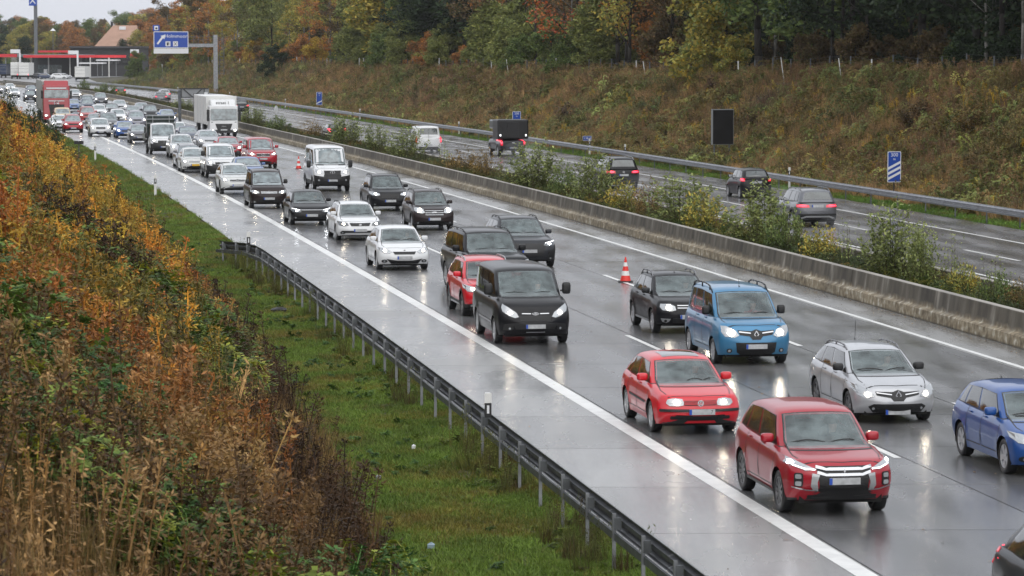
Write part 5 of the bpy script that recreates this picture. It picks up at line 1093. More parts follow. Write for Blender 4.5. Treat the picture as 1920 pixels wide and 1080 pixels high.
# pickup truck with a camper box, seen from behind
PK = T(SUV, L=5.35, W=1.87, H=1.80, fo=.95, wb=3.22, r=.385, sill=.42, rim='5', clad=.5, cladf=.5, rails=None, top=[(0, .95), (.1, 1.08), (.6, 1.15)], belt=(1.18, 1.2), cab=(1.3, 2.0, 3.3, 3.45), tail=[(3.5, 1.12), (5.35, 1.12)], doors=[(1.5, 2.4), (2.42, 3.2)], planr=.05, rear=[(0, .08), (.25, 0), (1, .02)],
  back=dict(tail=[(.74, .78), (.74, 1.16), (.88, 1.16), (.88, .78)], lamp=(.81, 1.02, .05, .12), plate=.62, panels=[('tailgate', M_BLK, rrect(-.70, .70, .74, 1.08, .04), .008), ('rear_bumper', M_BLK, rrect(-.85, .85, .45, .60, .04), .03)], badge=('oval', .98, .06)))
r4, s4, p4 = make_vehicle('pickup_truck', 209.5, 23.75, PK, 'dark grey pickup truck carrying a tall black camper box, throwing up spray', 'pickup', GO, 2, True, 0, DKGREY)
cb = rbox('camper_box', -1.12, 1.12, .55, 2.60, 1.24, 2.62, pmat('black_camper_shell', (.008, .008, .009), .4), r4, .12, 3)
rbox('overcab_section', -1.08, 1.08, -.9, .70, 1.92, 2.58, GREYM, r4, .10, 2)
rbox('camper_door', -.42, .42, 2.59, 2.625, 1.35, 2.45, M_BLK, cb, .01, 1)
for s in (1, -1): rbox('marker_light', s*.92-.05, s*.92+.05, 2.60, 2.64, 1.45, 1.58, M_DRL, cb, .01, 1)
# ------------------------------------------------------------------ traffic cones
M_CONER = pmat('cone_red', (.70, .03, .02), .45); M_CONEW = pmat('cone_white_band', (.72, .72, .70), .4)
def cone(Y, u, label):
    o = empty('traffic_cone', P(Y, u, 0), 0, label, 'traffic cone', 'traffic cones on the lane line'); mb = MB(); mb.box((0, 0, .02), (.44, .44, .04)); mb.build('base_plate', M_BLK, o)
    prof = [(.04, .165), (.20, .125), (.34, .098), (.48, .07), (.60, .046), (.76, .02), (.76, 0)]
    for i in range(6): m = MB(); m.lathe([prof[i], prof[i+1]], 18, 'z'); m.build('white_band' if i in (1, 3) else 'red_section', M_CONEW if i in (1, 3) else M_CONER, o, True)
cone(186.9, 7.36, 'red and white traffic cone between the red camper van and the white minibus'); cone(96.2, 7.40, 'red and white traffic cone standing alone behind the black raised hatchback')
# ------------------------------------------------------------------ signs and posts
M_BLUE = pmat('sign_blue', (.008, .06, .36), .35); M_WHITE = pmat('sign_white', (.72, .73, .75), .35); M_BACK = pmat('sign_back_grey', (.25, .26, .27), .5, .3); M_DARKP = pmat('dark_steel_post', (.05, .045, .042), .6, .4); M_POSTW = pmat('post_white', (.70, .70, .68), .5)
def beacon(Y, u, n, txt, label, zb=.92):
    c = P(Y, u, float(terr(Y, u))); o = empty('countdown_marker', c, ang(Y), label, 'sign', 'blue countdown markers'); zb -= c[2]; W, H = .64, 1.42
    mb = MB(); mb.bar((0, .03, -.3), (0, .03, zb+1.2), .035, 8); mb.build('post', M_DARKP, o)
    p = mesh_np('border', *[(lambda b: (b.v, b.f))(MB().prism(rrect(-W/2, W/2, zb, zb+H, .05), -.012, .012, 'y'))][0], M_WHITE, o)
    q = MB().prism(rrect(-W/2+.03, W/2-.03, zb+.03, zb+H-.03, .035), -.016, -.0121, 'y').build('panel', M_BLUE, o)
    w = W/2-.03
    for k in range(n):
        z0 = zb+.10+.235*(k+(3-n)*.0); MB().prism([(-w, z0), (w, z0+.30), (w, z0+.42), (-w, z0+.12)], -.019, -.0161, 'y').build('stripe', M_WHITE, q)
    textobj('distance', txt, .24, (0, -.018, zb+1.26), (math.pi/2, 0, 0), M_WHITE, q, .002); textobj('unit', 'm', .17, (0, -.018, zb+1.07), (math.pi/2, 0, 0), M_WHITE, q, .002)
beacon(146.5, 29.9, 3, '300', 'blue countdown marker reading 300 m with three white stripes'); beacon(240, 29.9, 2, '200', 'blue countdown marker reading 200 m above the pickup truck'); beacon(348, 29.1, 1, '100', 'blue countdown marker reading 100 m with a single stripe')
c = P(217, 30.3, float(terr(217, 30.3))); o = empty('kilometre_sign', c, ang(217), 'small blue kilometre plate reading 138,4 beside a guide post', 'sign'); MB().bar((0, .02, -.2), (0, .02, 1.1-c[2]), .02).build('post', M_DARKP, o)
MB().prism(rrect(-.31, .31, .80-c[2], 1.12-c[2], .03), -.01, .01, 'y').build('border', M_WHITE, o); q = MB().prism(rrect(-.29, .29, .82-c[2], 1.10-c[2], .02), -.014, -.0101, 'y').build('panel', M_BLUE, o); textobj('number', '138,4', .22, (0, -.016, .96-c[2]), (math.pi/2, 0, 0), M_WHITE, q, .002)
# dark variable message board
c = P(184.5, 31.3, float(terr(184.5, 31.3))); o = empty('message_board', c, ang(184)+.05, 'tall blank black display board on two posts above the far guardrail', 'sign board'); h = 1.52-c[2]
MB().box((0, .05, h+1.02), (1.30, .22, 2.06)).build('housing', M_BACK, o); MB().box((.012, -.07, h+1.01), (1.22, .02, 1.98)).build('display', pmat('black_display', (.004, .004, .006), .35), o)
for x in (-.48, .42): MB().bar((x, .06, -.4), (x, .06, h+.1), .05, 8).build('post', M_GALV2, o)
rbox('control_cabinet', .20, .62, -.3, .05, -.2, .62, pmat('pale_cabinet', (.40, .38, .34), .6), o, .01, 1)
# guide posts
def guide(Y, u, label, z0=0.0, H=1.05, rail=False):
    o = empty('guide_post', P(Y, u, z0), ang(Y), label, 'guide post', 'white guide posts with black bands'); b = .03 if rail else 0; w = .06
    tri = lambda k: [(-w*k, -.05*k), (w*k, -.05*k), (w*.5*k, .06*k), (-w*.5*k, .06*k)]
    if not rail: MB().prism(tri(1), -.3, H-.42, 'z').build('shaft', M_POSTW, o)
    MB().prism(tri(1), H-.42, H-.17, 'z').build('black_band', M_BLK, o); MB().prism(tri(1), H-.17, H, 'z').build('cap', M_POSTW, o); MB().box((0, -.055, H-.28), (.04, .006, .14)).build('reflector', M_WHITE, o)
guide(54.0, -3.28, 'guide post clamped on the guardrail in the foreground', .72, .48, True); guide(102.6, -3.34, 'guide post at the bent end of the near guardrail', .70, .46, True)
guide(153.4, -3.25, 'guide post on the grass edge left of the hard shoulder', .0, .98); guide(203.5, -3.5, 'guide post farthest back on the left grass edge', .0, .98)
for i, (Y, u) in enumerate([(161, 28.9), (200, 29.1), (212, 29.4), (262, 29.4), (318, 29.3), (381, 29.2), (440, 28.8), (500, 28.6)]):
    guide(Y, u, ['guide post just right of the small boxy car', 'guide post between the black people carrier and the display board', 'guide post left of the kilometre plate', 'guide post above the white panel van', 'guide post right of the 100 m marker', 'guide post left of the 100 m marker', 'guide post near the foot of the sign gantry', 'guide post farthest away along the far guardrail'][i], float(terr(Y, u)), 1.12)
# overhead sign on a cantilever mast
c = P(471, 30.6, 0); A = ang(471); o = empty('cantilever_sign', c, A*.6, 'large blue overhead direction sign reading Holmmoor on a grey cantilever mast', 'sign gantry')
MB().box((0, 0, 4.4), (.62, .5, 9.4)).build('mast', M_GALV, o); MB().box((-2.3, 0, 7.55), (5.2, .4, .5)).build('arm', M_GALV, o)
mb = MB()
for x in np.arange(-4.6, .3, .7): mb.bar((x, .3, 7.8), (x, .3, 8.9), .03)
mb.bar((-4.6, .3, 8.9), (0, .3, 8.9), .03); mb.bar((-4.6, .3, 8.4), (0, .3, 8.4), .025); mb.build('service_walkway', M_GALV2, o)
mb = MB()
for x in (.55, 1.25): mb.bar((x, .4, 3.2), (x, .4, 8.9), .05)
for z in np.arange(3.4, 8.9, .5): mb.bar((.55, .4, z), (1.25, .4, z), .03)
mb.build('access_ladder', M_GALV2, o)
x0, x1 = -9.1, -4.0
p = MB().prism(rrect(x0, x1, 7.15, 9.6, .12), -.32, -.26, 'y').build('sign_border', M_WHITE, o); MB().prism(rrect(x0+.10, x1-.10, 7.25, 9.5, .09), -.33, -.3201, 'y').build('sign_face', M_BLUE, p)
MB().prism([(x0, 6.35), (x1, 6.35), (x1, 7.10), (x0, 7.10)], -.32, -.26, 'y').build('supplement_panel', M_WHITE, o)
textobj('place_name', 'Holmmoor', .74, ((x0+x1)/2+.72, -.34, 8.90), (math.pi/2, 0, 0), M_WHITE, p, .012)
ax, az = x0+.55, 7.75; d = (.62, .78); V = [(ax-.10, az+.08), (ax+.10, az-.08), (ax+.10+.75, az-.08+.95), (ax+1.05, az+.70), (ax+1.10, az+1.35), (ax+.45, az+1.20), (ax-.10+.72, az+.08+.98)]
MB().prism(V, -.345, -.331, 'y').build('arrow', M_WHITE, p)
for k, xx in enumerate((x0+2.1, x0+3.2)):
    s_ = MB().prism(rrect(xx-.36, xx+.36, 7.42, 8.14, .05), -.345, -.331, 'y').build('service_symbol', M_WHITE, p)
    if k == 0:
        mb = MB(); mb.box((xx-.05, -.35, 7.76), (.26, .01, .46)); mb.box((xx+.17, -.35, 7.80), (.06, .01, .32)); mb.box((xx+.10, -.35, 7.95), (.16, .01, .05)); mb.build('pump_pictogram', M_TXTK, s_)
    else:
        mb = MB(); R_ = Matrix.Rotation(math.radians(40), 3, 'Y'); mb.box((xx, -.35, 7.78), (.07, .01, .62), 0, R_); mb.box((xx, -.352, 7.78), (.07, .01, .62), 0, Matrix.Rotation(math.radians(-40), 3, 'Y')); mb.build('cutlery_pictogram', M_TXTK, s_)
q = MB().prism(rrect(x0-.1, x0+.9, 9.65, 10.55, .06), -.32, -.27, 'y').build('small_sign', M_BLUE, o); MB().prism(rrect(x0+.12, x0+.68, 9.8, 10.4, .04), -.33, -.321, 'y').build('symbol_field', M_WHITE, q); MB().box((x0+.42, -.335, 10.05), (.28, .01, .26)).build('cup_pictogram', M_TXTK, q)
# smaller roadside things
c = P(257, 14.0, .8); o = empty('round_sign', c, ang(257)+1.05, 'round sign seen nearly edge on above the median hedge', 'sign'); MB().bar((0, 0, -.8), (0, 0, 1.7), .035, 8).build('post', M_GALV2, o); MB().lathe([(-.012, 0), (-.012, .36), (.012, .36), (.012, 0)], 20, 'y', c=(0, -.05, 1.32)).build('disc', M_WHITE, o)
c = P(304, 11.75, 0); o = empty('sign_trailer', c, ang(304), 'grey braced back of a roadworks board showing over the box truck', 'sign board')
MB().bar((-1.35, 0, 0), (-1.35, 0, 3.1), .15, 8).build('pole', M_GALV2, o); MB().box((0, .1, 2.85), (2.9, .05, .85)).build('board', M_BACK, o)
mb = MB()
for a, b in (((-1.0, 3.25), (-.1, 2.45)), ((-.1, 2.45), (.8, 3.25)), ((-1.4, 2.43), (1.4, 2.43)), ((-1.4, 3.27), (1.4, 3.27)), ((-1.2, 3.27), (-1.2, 2.43)), ((1.0, 3.27), (1.0, 2.43))): mb.bar((a[0], .02, a[1]), (b[0], .02, b[1]), .045, 5)
mb.build('brace', M_BLK, o); MB().box((1.15, -.02, 2.75), (.34, .2, .3)).build('warning_lamp', M_WHITE, o)
c = P(190, -5.2, .05); o = empty('detector_post', c, ang(190), 'post with two small black detector boxes at the left verge', 'roadside detector'); MB().bar((0, 0, 0), (0, 0, 1.5), .03, 6).build('post', M_GALV2, o)
for s in (1, -1): MB().box((s*.15, -.03, 1.42), (.26, .12, .2)).build('detector_box', M_BLK, o)
for (Y, u, sc, m, lb) in [(86.5, -3.9, 1.0, M_BLK, 'black torn plastic sack lying below the guardrail'), (52.5, -5.3,   .2, M_BACK, 'scrap of pale paper on the grass verge, nearest the curbside weeds'), (45.2, -5.4,   .24, pmat('pale_blue_litter', (.25, .33, .40), .3), 'crumpled pale blue bottle on the grass verge'), (56.6, -4.2,   .16, M_WHITE, 'small white litter between guardrail and grass')]:
    mb = MB(); V = []; F = []
    for i in range(6):
        for j in range(6): V.append(((i/5-.5)*.42*sc, (j/5-.5)*.34*sc, .04+RN.random()*.16*sc*math.sin(math.pi*i/5)*math.sin(math.pi*j/5)+.02))
    for i in range(5):
        for j in range(5): a = i*6+j; F.append((a, a+1, a+7, a+6))
    V2 = [(x, y, .0) for x, y, z in V]; n = len(V); edge = [i*6 for i in range(6)]+[30+j for j in range(1, 6)]+[i*6+5 for i in range(4, -1, -1)]+[j for j in range(4, 0, -1)]
    mb.add(V+V2, F+[tuple(q+n for q in f[::-1]) for f in F]+[(edge[k], edge[(k+1) % 20], edge[(k+1) % 20]+n, edge[k]+n) for k in range(20)])
    q = mb.build('litter', m, None, False, P(Y, u, float(terr(Y, u))+.03)); tag(q, lb, 'litter')
# ------------------------------------------------------------------ service area far behind
M_REDC = pmat('canopy_red', (.62, .02, .03), .4); M_ROOFT = pmat('brown_roof_tiles', (.36, .22, .16), .8, noise=(.6, .15, 5)); M_DKB = pmat('dark_building_wall', (.03, .03, .032), .7); M_APR = road_mat('service_area_concrete', (.22, .22, .22), .3, .6, False, 4)
def WX(x, Y): return (x-960)/5952*Y
YS = 780.0
V = [P(640, 27.5, .02), P(640, 34, .02), (WX(165, 760), 760, .02), (WX(260, 830), 830, .02), (WX(-60, 860), 860, .02), (WX(-90, 640), 640, .02)]
tag(mesh_np('service_area_apron', V, [(0, 1, 2, 3, 4, 5)], M_APR), kind='structure')
def bxx(nm, xa, xb, Y0_, Y1_, z0, z1, m, par): return MB().box(((WX(xa, Y0_)+WX(xb, Y0_))/2, (Y0_+Y1_)/2, (z0+z1)/2), (WX(xb, Y0_)-WX(xa, Y0_), Y1_-Y0_, z1-z0)).build(nm, m, par)
fs = empty('filling_station', (0, 0, 0), 0, 'long flat filling station canopy with red fascia in the distance', 'filling station')
bxx('canopy_roof', -8, 34, 780, 800, 5.0, 5.7, M_BACK, fs); bxx('canopy_fascia', -8, 34, 779.6, 780, 5.0, 5.75, M_REDC, fs); bxx('canopy_roof', 46, 158, 784, 806, 4.9, 5.6, M_BACK, fs); bxx('canopy_fascia', 46, 238, 783.6, 784, 4.85, 5.5, M_REDC, fs); bxx('canopy_fascia', 74, 130, 807, 807.4, 6.1, 6.6, M_REDC, fs)
bxx('canopy_sign', 246, 264, 783, 783.6, 4.7, 5.9, M_REDC, fs); bxx('canopy_lamp_box', 246, 262, 783, 783.6, 6.0, 6.9, M_WHITE, fs)
for xx in (12, 60, 92, 132, 170, 205): bxx('canopy_column', xx, xx+2, 790, 790.4, 0, 5, M_POSTW, fs)
for xx in (50, 84, 110): bxx('fuel_pump', xx, xx+6, 788, 789, 0, 2.0, M_WHITE if xx == 84 else M_BACK, fs)
bxx('shop_wall', 60, 150, 806, 812, 0, 4.8, M_DKB, fs); bxx('shop_window', 66, 118, 805.7, 805.98, .8, 3.0, G_FRONT_FAR, fs)
db = empty('service_building', (0, 0, 0), 0, 'dark flat-roofed service building right of the canopy', 'building'); bxx('wall', 134, 262, 816, 838, 0, 7.2, M_DKB, db); bxx('roof', 132, 264, 815, 839, 7.2, 7.7, pmat('dark_flat_roof', (.05, .05, .055), .8), db)
for k in range(9): bxx('window', 140+13*k, 149+13*k, 815.6, 815.98, 3.2, 5.2, G_DARK, db)
hs = empty('house', (0, 0, 0), 0, 'house with big brown tiled roof among the far trees', 'house'); xa, xb = WX(176, 860), WX(246, 860)
MB().add([(xa, 860, 7.2), (xb+2, 860, 7.2), (xb+1, 868, 13.4), (xa+4.6, 868, 13.4), (xa, 876, 7.2), (xb+2, 876, 7.2)], [(0, 1, 2, 3), (5, 4, 3, 2), (0, 3, 4), (1, 5, 2)]).build('roof', M_ROOFT, hs); bxx('wall', 180, 244, 860.6, 875, 0, 7.3, pmat('house_brick', (.20, .10, .07), .8), hs); bxx('skylight', 226, 238, 866.2, 866.6, 12.2, 13.1, M_WHITE, hs); bxx('chimney', 210, 214, 868, 869, 13, 14.4, M_DKB, hs)
for k, (xa_, xb_, za, zb_, xp) in enumerate([(22, 40, 5.95, 6.9, 38), (130, 149, 5.75, 6.6, 146)]):
    g_ = empty('height_gate', (0, 0, 0), 0, ['white angled gate frame left of the break in the red canopy', 'white angled gate frame over the right part of the canopy'][k], 'gate frame', 'white angled gates'); bxx('beam', xa_, xb_, 776, 776.6, za, zb_, M_WHITE, g_); bxx('post', xp, xp+3, 776, 776.5, 0, za, M_WHITE, g_)
for k, (xa_, xb_, Y_, zt, m, lb) in enumerate([(22, 36, 742, 3.9, M_BOXW, 'pale box lorry parked at the left end of the service area'), (37, 56, 738, 3.8, M_BOXW, 'pale box lorry beside the parked one under the gate frame'), (142, 161, 690, 3.2, M_BOXW, 'light grey container trailer at the right end of the service area'), (2, 14, 770, 3.4, NAVY, 'dark blue lorry parked at the left picture edge')]):
    g_ = empty('parked_lorry', (0, 0, 0), 0, lb, 'truck', 'lorries parked at the service area'); bxx('box_body', xa_, xb_, Y_, Y_+8, .9, zt, m, g_); bxx('chassis', xa_+1, xb_-1, Y_+.4, Y_+7.8, .45, .88, M_UNDER, g_)
    for yy in (Y_+1.0, Y_+6.5):
        for xx in (xa_+1, xb_-3): bxx('wheel', xx, xx+2, yy, yy+1.0, 0, 1.0, M_TYRE, g_)
    if k < 2: bxx('tail_light', xb_-1.5, xb_-.5, Y_-.03, Y_, .95, 1.15, M_TAILON, g_)
    for z in (1.6, 2.4, 3.0): bxx('panel_seam', xa_+.4, xb_-.4, Y_-.015, Y_-.002, z, z+.06, M_BACK, g_)
for k, (xx, Y_, pm, lb) in enumerate([(76, 745, GREYM, 'grey car parked under the red canopy'), (88, 740, NAVY, 'dark blue car parked next to the grey one'), (112, 735, WHITE, 'white car parked right of the pumps'), (122, 742, SILV, 'silver car parked near the white gate frame')]):
    S_ = dict(HATCH, lit=None); r_, a_, b_ = make_vehicle('parked_car', 100, 0, S_, lb, 'car', 'cars parked at the service area', 1, False, 0, pm); r_.location = (WX(xx, Y_), Y_, 0.02); r_.rotation_euler = (0, 0, 1.2+.3*k)
o = empty('pylon_sign', (WX(70, 800), 800, 0), 0, 'tall grey pylon topped by a blue sign with white crossed cutlery', 'sign'); MB().box((0, 0, 9), (.8, .8, 18.2)).build('mast', M_GALV2, o); MB().box((-.6, 0, 19.1), (1.9, 1.4, 2.6)).build('sign_box', M_BLUE, o)
mb = MB(); mb.box((-.6, -.72, 19.1), (.22, .03, 2.0), 0, Matrix.Rotation(math.radians(42), 3, 'Y')); mb.box((-.6, -.735, 19.1), (.22, .03, 2.0), 0, Matrix.Rotation(math.radians(-42), 3, 'Y')); mb.build('cutlery_symbol', M_WHITE, o)
o = empty('street_lamp', (WX(102, 830), 830, 0), 0, 'street lamp with a white conical head in front of the far trees', 'lamp'); MB().bar((0, 0, 0), (0, 0, 11.9), .10, 6).build('pole', M_GALV2, o); MB().lathe([(11.7, .75), (12.3, .1), (12.4, 0)], 14, 'z').build('lamp_head', M_WHITE, o)
for k, (xa_, xb_, z) in enumerate([(150, 196, 3.4), (182, 222, 4.1)]):
    o = empty('awning', (0, 0, 0), 0, ['white flat awning at the foot of the cutting', 'smaller white awning behind the first one'][k], 'awning', 'white awnings'); bxx('roof', xa_, xb_, 770+8*k, 776+8*k, z, z+.3, M_WHITE, o)
    for xx in (xa_+2, xb_-3): bxx('post', xx, xx+1, 771+8*k, 771.2+8*k, 0, z, M_BACK, o)

# ------------------------------------------------------------------ tyre spray behind the moving vehicles
ms = bpy.data.materials.new('fine_water_spray'); ms.use_nodes = True; n_ = ms.node_tree.nodes; n_.remove(n_['Principled BSDF']); v_ = n_.new('ShaderNodeVolumePrincipled'); v_.inputs['Color'].default_value = (.93, .95, .97, 1); v_.inputs['Density'].default_value = .020
ms.node_tree.links.new(v_.outputs[0], n_['Material Output'].inputs['Volume'])
for (Y, u, k) in [(205.5, 23.7, 1.0), (123, 20.8, .6), (147, 24.4, .7), (157, 20.4, .8), (213, 19.4, .9)]:
    mb = MB(); blob(mb, (0, 0, 0), (2.8*k, 8.5*k, 1.5*k), 1.0, 16, 10); o = mb.build('tyre_spray', ms, None, True, P(Y-1.5, u, .45*k)); o.rotation_euler = (0, 0, ang(Y)); tag(o, kind='stuff')
# ------------------------------------------------------------------ vegetation materials
def leaf_mat(name, cols, rough=.6, trans=.25, inst=False, scale=1.2, hue_jit=.03):
    """leaf colours vary leaf by leaf (random per island) and in clumps; cols = list of colours"""
    m = bpy.data.materials.new(name); m.use_nodes = True; b = m.node_tree.nodes['Principled BSDF']; L = m.node_tree.links; out = m.node_tree.nodes['Material Output']
    g = N(m, 'ShaderNodeNewGeometry'); tc_ = N(m, 'ShaderNodeTexCoord'); n = N(m, 'ShaderNodeTexNoise'); n.inputs['Scale'].default_value = scale; n.inputs['Detail'].default_value = 3
    L.new(g.outputs['Position'] if not inst else g.outputs['Position'], n.inputs['Vector'])
    oi = N(m, 'ShaderNodeObjectInfo')
    ma = N(m, 'ShaderNodeMath', operation='MULTIPLY_ADD', i_1=.55); L.new(g.outputs['Random Per Island'], ma.inputs[0]); mb_ = N(m, 'ShaderNodeMath', operation='MULTIPLY_ADD', i_1=1.1, i_2=-.35); L.new(n.outputs[0], mb_.inputs[0]); L.new(mb_.outputs[0], ma.inputs[2])
    k = len(cols); r = ramp(m, [(i/(k-1)*.9+.03, c) for i, c in enumerate(cols)], ma.outputs[0]); c = r.outputs[0]
    br = N(m, 'ShaderNodeMapRange', i_3=.55, i_4=1.35); rr = N(m, 'ShaderNodeMath', operation='FRACT'); mm = N(m, 'ShaderNodeMath', operation='MULTIPLY', i_1=7.31); L.new(g.outputs['Random Per Island'], mm.inputs[0]); L.new(mm.outputs[0], rr.inputs[0]); L.new(rr.outputs[0], br.inputs[0])
    c = mixc(m, 1., c, br.outputs[0], 'MULTIPLY')
    if inst:
        at = N(m, 'ShaderNodeAttribute', attribute_type='INSTANCER', attribute_name='tint'); c = mixc(m, 1., c, at.outputs['Color'], 'MULTIPLY')
    L.new(c, b.inputs['Base Color']); b.inputs['Roughness'].default_value = rough; b.inputs['Specular IOR Level'].default_value = .25
    if trans > 0:
        t = N(m, 'ShaderNodeBsdfTranslucent'); L.new(c, t.inputs['Color']); ms = N(m, 'ShaderNodeMixShader'); ms.inputs[0].default_value = trans
        L.new(b.outputs[0], ms.inputs[1]); L.new(t.outputs[0], ms.inputs[2]); L.new(ms.outputs[0], out.inputs['Surface'])
    return m
G1, G2, G3, G4 = (0.049, 0.085, 0.025), (0.109, 0.163, 0.047), (0.186, 0.240, 0.066), (0.310, 0.327, 0.085)
Y1, Y2, O1, O2, R1, B1, B2, B3 = (0.641, 0.466, 0.073), (0.437, 0.335, 0.065), (0.670, 0.306, 0.058), (0.495, 0.189, 0.044), (0.437, 0.095, 0.044), (0.175, 0.110, 0.052), (0.277, 0.175, 0.081), (0.081, 0.055, 0.029)
L_DARK = leaf_mat('dark_evergreen_leaves', [(0.013, 0.025, 0.011), (0.027, 0.050, 0.019), (0.053, 0.077, 0.025)])
L_SHR = leaf_mat('shrub_yellow_green_leaves', [(0.111, 0.143, 0.044), (0.221, 0.263, 0.083), (0.442, 0.469, 0.166)])
L_SBR = leaf_mat('shrub_tawny_leaves', [(.10, .07, .03), (.22, .15, .05), (.34, .22, .06)])
L_GREEN = leaf_mat('olive_green_leaves', [G1, G2, G3, (.11, .105, .03)])
L_WILL = leaf_mat('grey_green_willow_leaves', [(0.127, 0.154, 0.046), (0.213, 0.244, 0.071), (0.369, 0.359, 0.109)])
L_YG = leaf_mat('yellow_green_leaves', [G2, G4, Y2, Y1])
L_YEL = leaf_mat('golden_yellow_leaves', [Y2, Y1, (.36, .22, .03), O1])
L_OR = leaf_mat('orange_brown_leaves', [B1, B2, O2, O1])
L_RED = leaf_mat('rusty_red_leaves', [B1, R1, O2, (.32, .07, .03)])
L_BR = leaf_mat('brown_olive_leaves', [B3, B1, (0.128, 0.102, 0.038), (0.180, 0.150, 0.053)])
M_BARK = pmat('dark_wet_bark', (.022, .018, .014), .85, noise=(6, .4, 6), bump=(14, .8, .03)); M_BIRCH = pmat('pale_birch_bark', (.20, .19, .17), .7, noise=(5, .5, 6)); M_STEM = pmat('brown_stems', (.06, .038, .022), .8)
def leafcloud(name, centers, rad, n, size, mat, seed, flat=.7, elong=1.6, droop=0.):
    """n leaf quads spread around clump centres (x,y,z,r); numpy only"""
    g = np.random.default_rng(seed); C = np.array(centers, float); w = C[:, 3]**2; pick = g.choice(len(C), n, p=w/w.sum()); d = g.normal(size=(n, 3)); d /= np.linalg.norm(d, axis=1)[:, None]
    rr = g.random(n)**.45; pos = C[pick, :3]+d*(C[pick, 3]*rr)[:, None]*np.array([1, 1, flat])
    a = g.normal(size=(n, 3)); a[:, 2] = a[:, 2]*.6-droop; a /= np.linalg.norm(a, axis=1)[:, None]; b = np.cross(a, g.normal(size=(n, 3))); b /= np.linalg.norm(b, axis=1)[:, None]
    s = size*(.6+.8*g.random(n))[:, None]; a *= s*elong/2; b *= s/2
    V = np.stack([pos-a, pos-b*.9+a*.1, pos+a, pos+b*.9+a*.1], 1).reshape(-1, 3); F = np.arange(4*n).reshape(-1, 4)
    me_o = mesh_np(name, V, F, mat); me = me_o.data; bpy.data.objects.remove(me_o); return me
def trunk_mesh(name, H, r0, seed, nb=9, lean=.0, mat=M_BARK, forks=0, b0=.25, blen=.28):
    g = random.Random(seed); mb = MB(); tips = []; pts = [Vector((0, 0, -.5))]; n = 8
    for i in range(1, n+1): pts.append(Vector((lean*H*i/n+g.uniform(-.1, .1)*H*.04, g.uniform(-.1, .1)*H*.04, H*i/n)))
    for i in range(n): mb.bar(pts[i], pts[i+1], r0*(1-i/n*.85), 7, 0, r0*(1-(i+1)/n*.85))
    for k in range(nb):
        t = b0+(1-b0)*(k+g.random())/nb; i = min(n-1, int(t*n)); p = pts[i].lerp(pts[i+1], t*n-i); a = g.uniform(0, 6.28); l = H*blen*(1.15-t*.7)*g.uniform(.7, 1.2)
        q = p+Vector((math.cos(a)*l, math.sin(a)*l, l*g.uniform(.25, .9))); m = p.lerp(q, .5)+Vector((0, 0, l*.1)); rb = r0*(1-t*.8)*.42
        mb.bar(p, m, rb, 5, 0, rb*.65); mb.bar(m, q, rb*.65, 5, 0, rb*.25); tips.append(q); tips.append(m)
        for _ in range(2):
            a2 = a+g.uniform(-1, 1); q2 = m+Vector((math.cos(a2)*l*.5, math.sin(a2)*l*.5, l*g.uniform(.1, .5))); mb.bar(m, q2, rb*.4, 4, 0, rb*.15); tips.append(q2)
    o = mb.build(name, mat, None, True); me = o.data; bpy.data.objects.remove(o); return me, tips
TREES = {}
def tree_kind(key, H, r0, z0, rc, n, size, seed, nclump=26, bark=M_BARK, shape='round', **k):
    tm, tips = trunk_mesh('trunk', H*.95, r0, seed, mat=bark, **{a: b for a, b in k.items() if a in ('nb', 'lean', 'b0', 'blen')}); g = random.Random(seed+5); cs = []
    for q in tips:
        if q.z > z0: cs.append((q.x, q.y, q.z, rc*g.uniform(.22, .42)))
    for _ in range(nclump):
        t = g.random(); z = z0+(H-z0)*t; prof = math.sin(math.pi*min(.98, .12+t*.84))**.7 if shape == 'round' else (1-t)*.95+.08 if shape == 'cone' else .75*math.sin(math.pi*(.1+t*.85))**.5
        a = g.uniform(0, 6.28); R = rc*prof*math.sqrt(g.random()); cs.append((R*math.cos(a), R*math.sin(a), z, rc*g.uniform(.16, .36)))
    TREES[key] = (tm, leafcloud('crown', cs, 1, n, size, L_GREEN, seed, elong=k.get('elong', 1.5), droop=k.get('droop', 0)))
tree_kind('oak', 14, .26, 3.2, 4.6, 9000, .24, 1, 46)
tree_kind('oak2', 15, .30, 4.2, 5.0, 9000, .25, 2, 44, lean=.04)
tree_kind('slim', 15, .17, 2.0, 2.6, 6500, .20, 3, 40, bark=M_BARK, shape='col')
tree_kind('birch', 14, .14, 2.6, 2.6, 6000, .16, 4, 34, bark=M_BIRCH, droop=.6)
tree_kind('willow', 6.5, .12, .4, 2.6, 9000, .13, 5, 46, b0=.08, elong=2.6, blen=.42)
tree_kind('bushy', 4.6, .09, .2, 2.1, 6500, .15, 6, 36, b0=.05, blen=.45)
tree_kind('pine', 15, .22, 3.6, 3.4, 9000, .20, 7, 46, shape='cone', elong=3.0)
tree_kind('sparse', 12, .20, 3.6, 4.2, 2600, .20, 8, 10, b0=.22, blen=.36)
def add_tree(kind, X, Y, z, s, mat, label, name='tree', group='trees of the wood above the cutting', sz=None, cat='tree'):
    tm, cm = TREES[kind]; o = empty(name, (X, Y, z), RN.uniform(0, 6.28), label, cat, group); s = (s, s, sz or s); o.scale = s
    t = bpy.data.objects.new('trunk', tm); link(t, o); c = bpy.data.objects.new('crown', cm); link(c, o)
    c.material_slots[0].link = 'OBJECT'; c.material_slots[0].material = mat; return o
LT = {'oak': 'broad tree', 'oak2': 'tall broad tree', 'slim': 'slender tree', 'birch': 'pale-barked birch', 'willow': 'grey-green willow bush', 'bushy': 'rounded bush', 'pine': 'dark conifer', 'sparse': 'half-bare tree'}
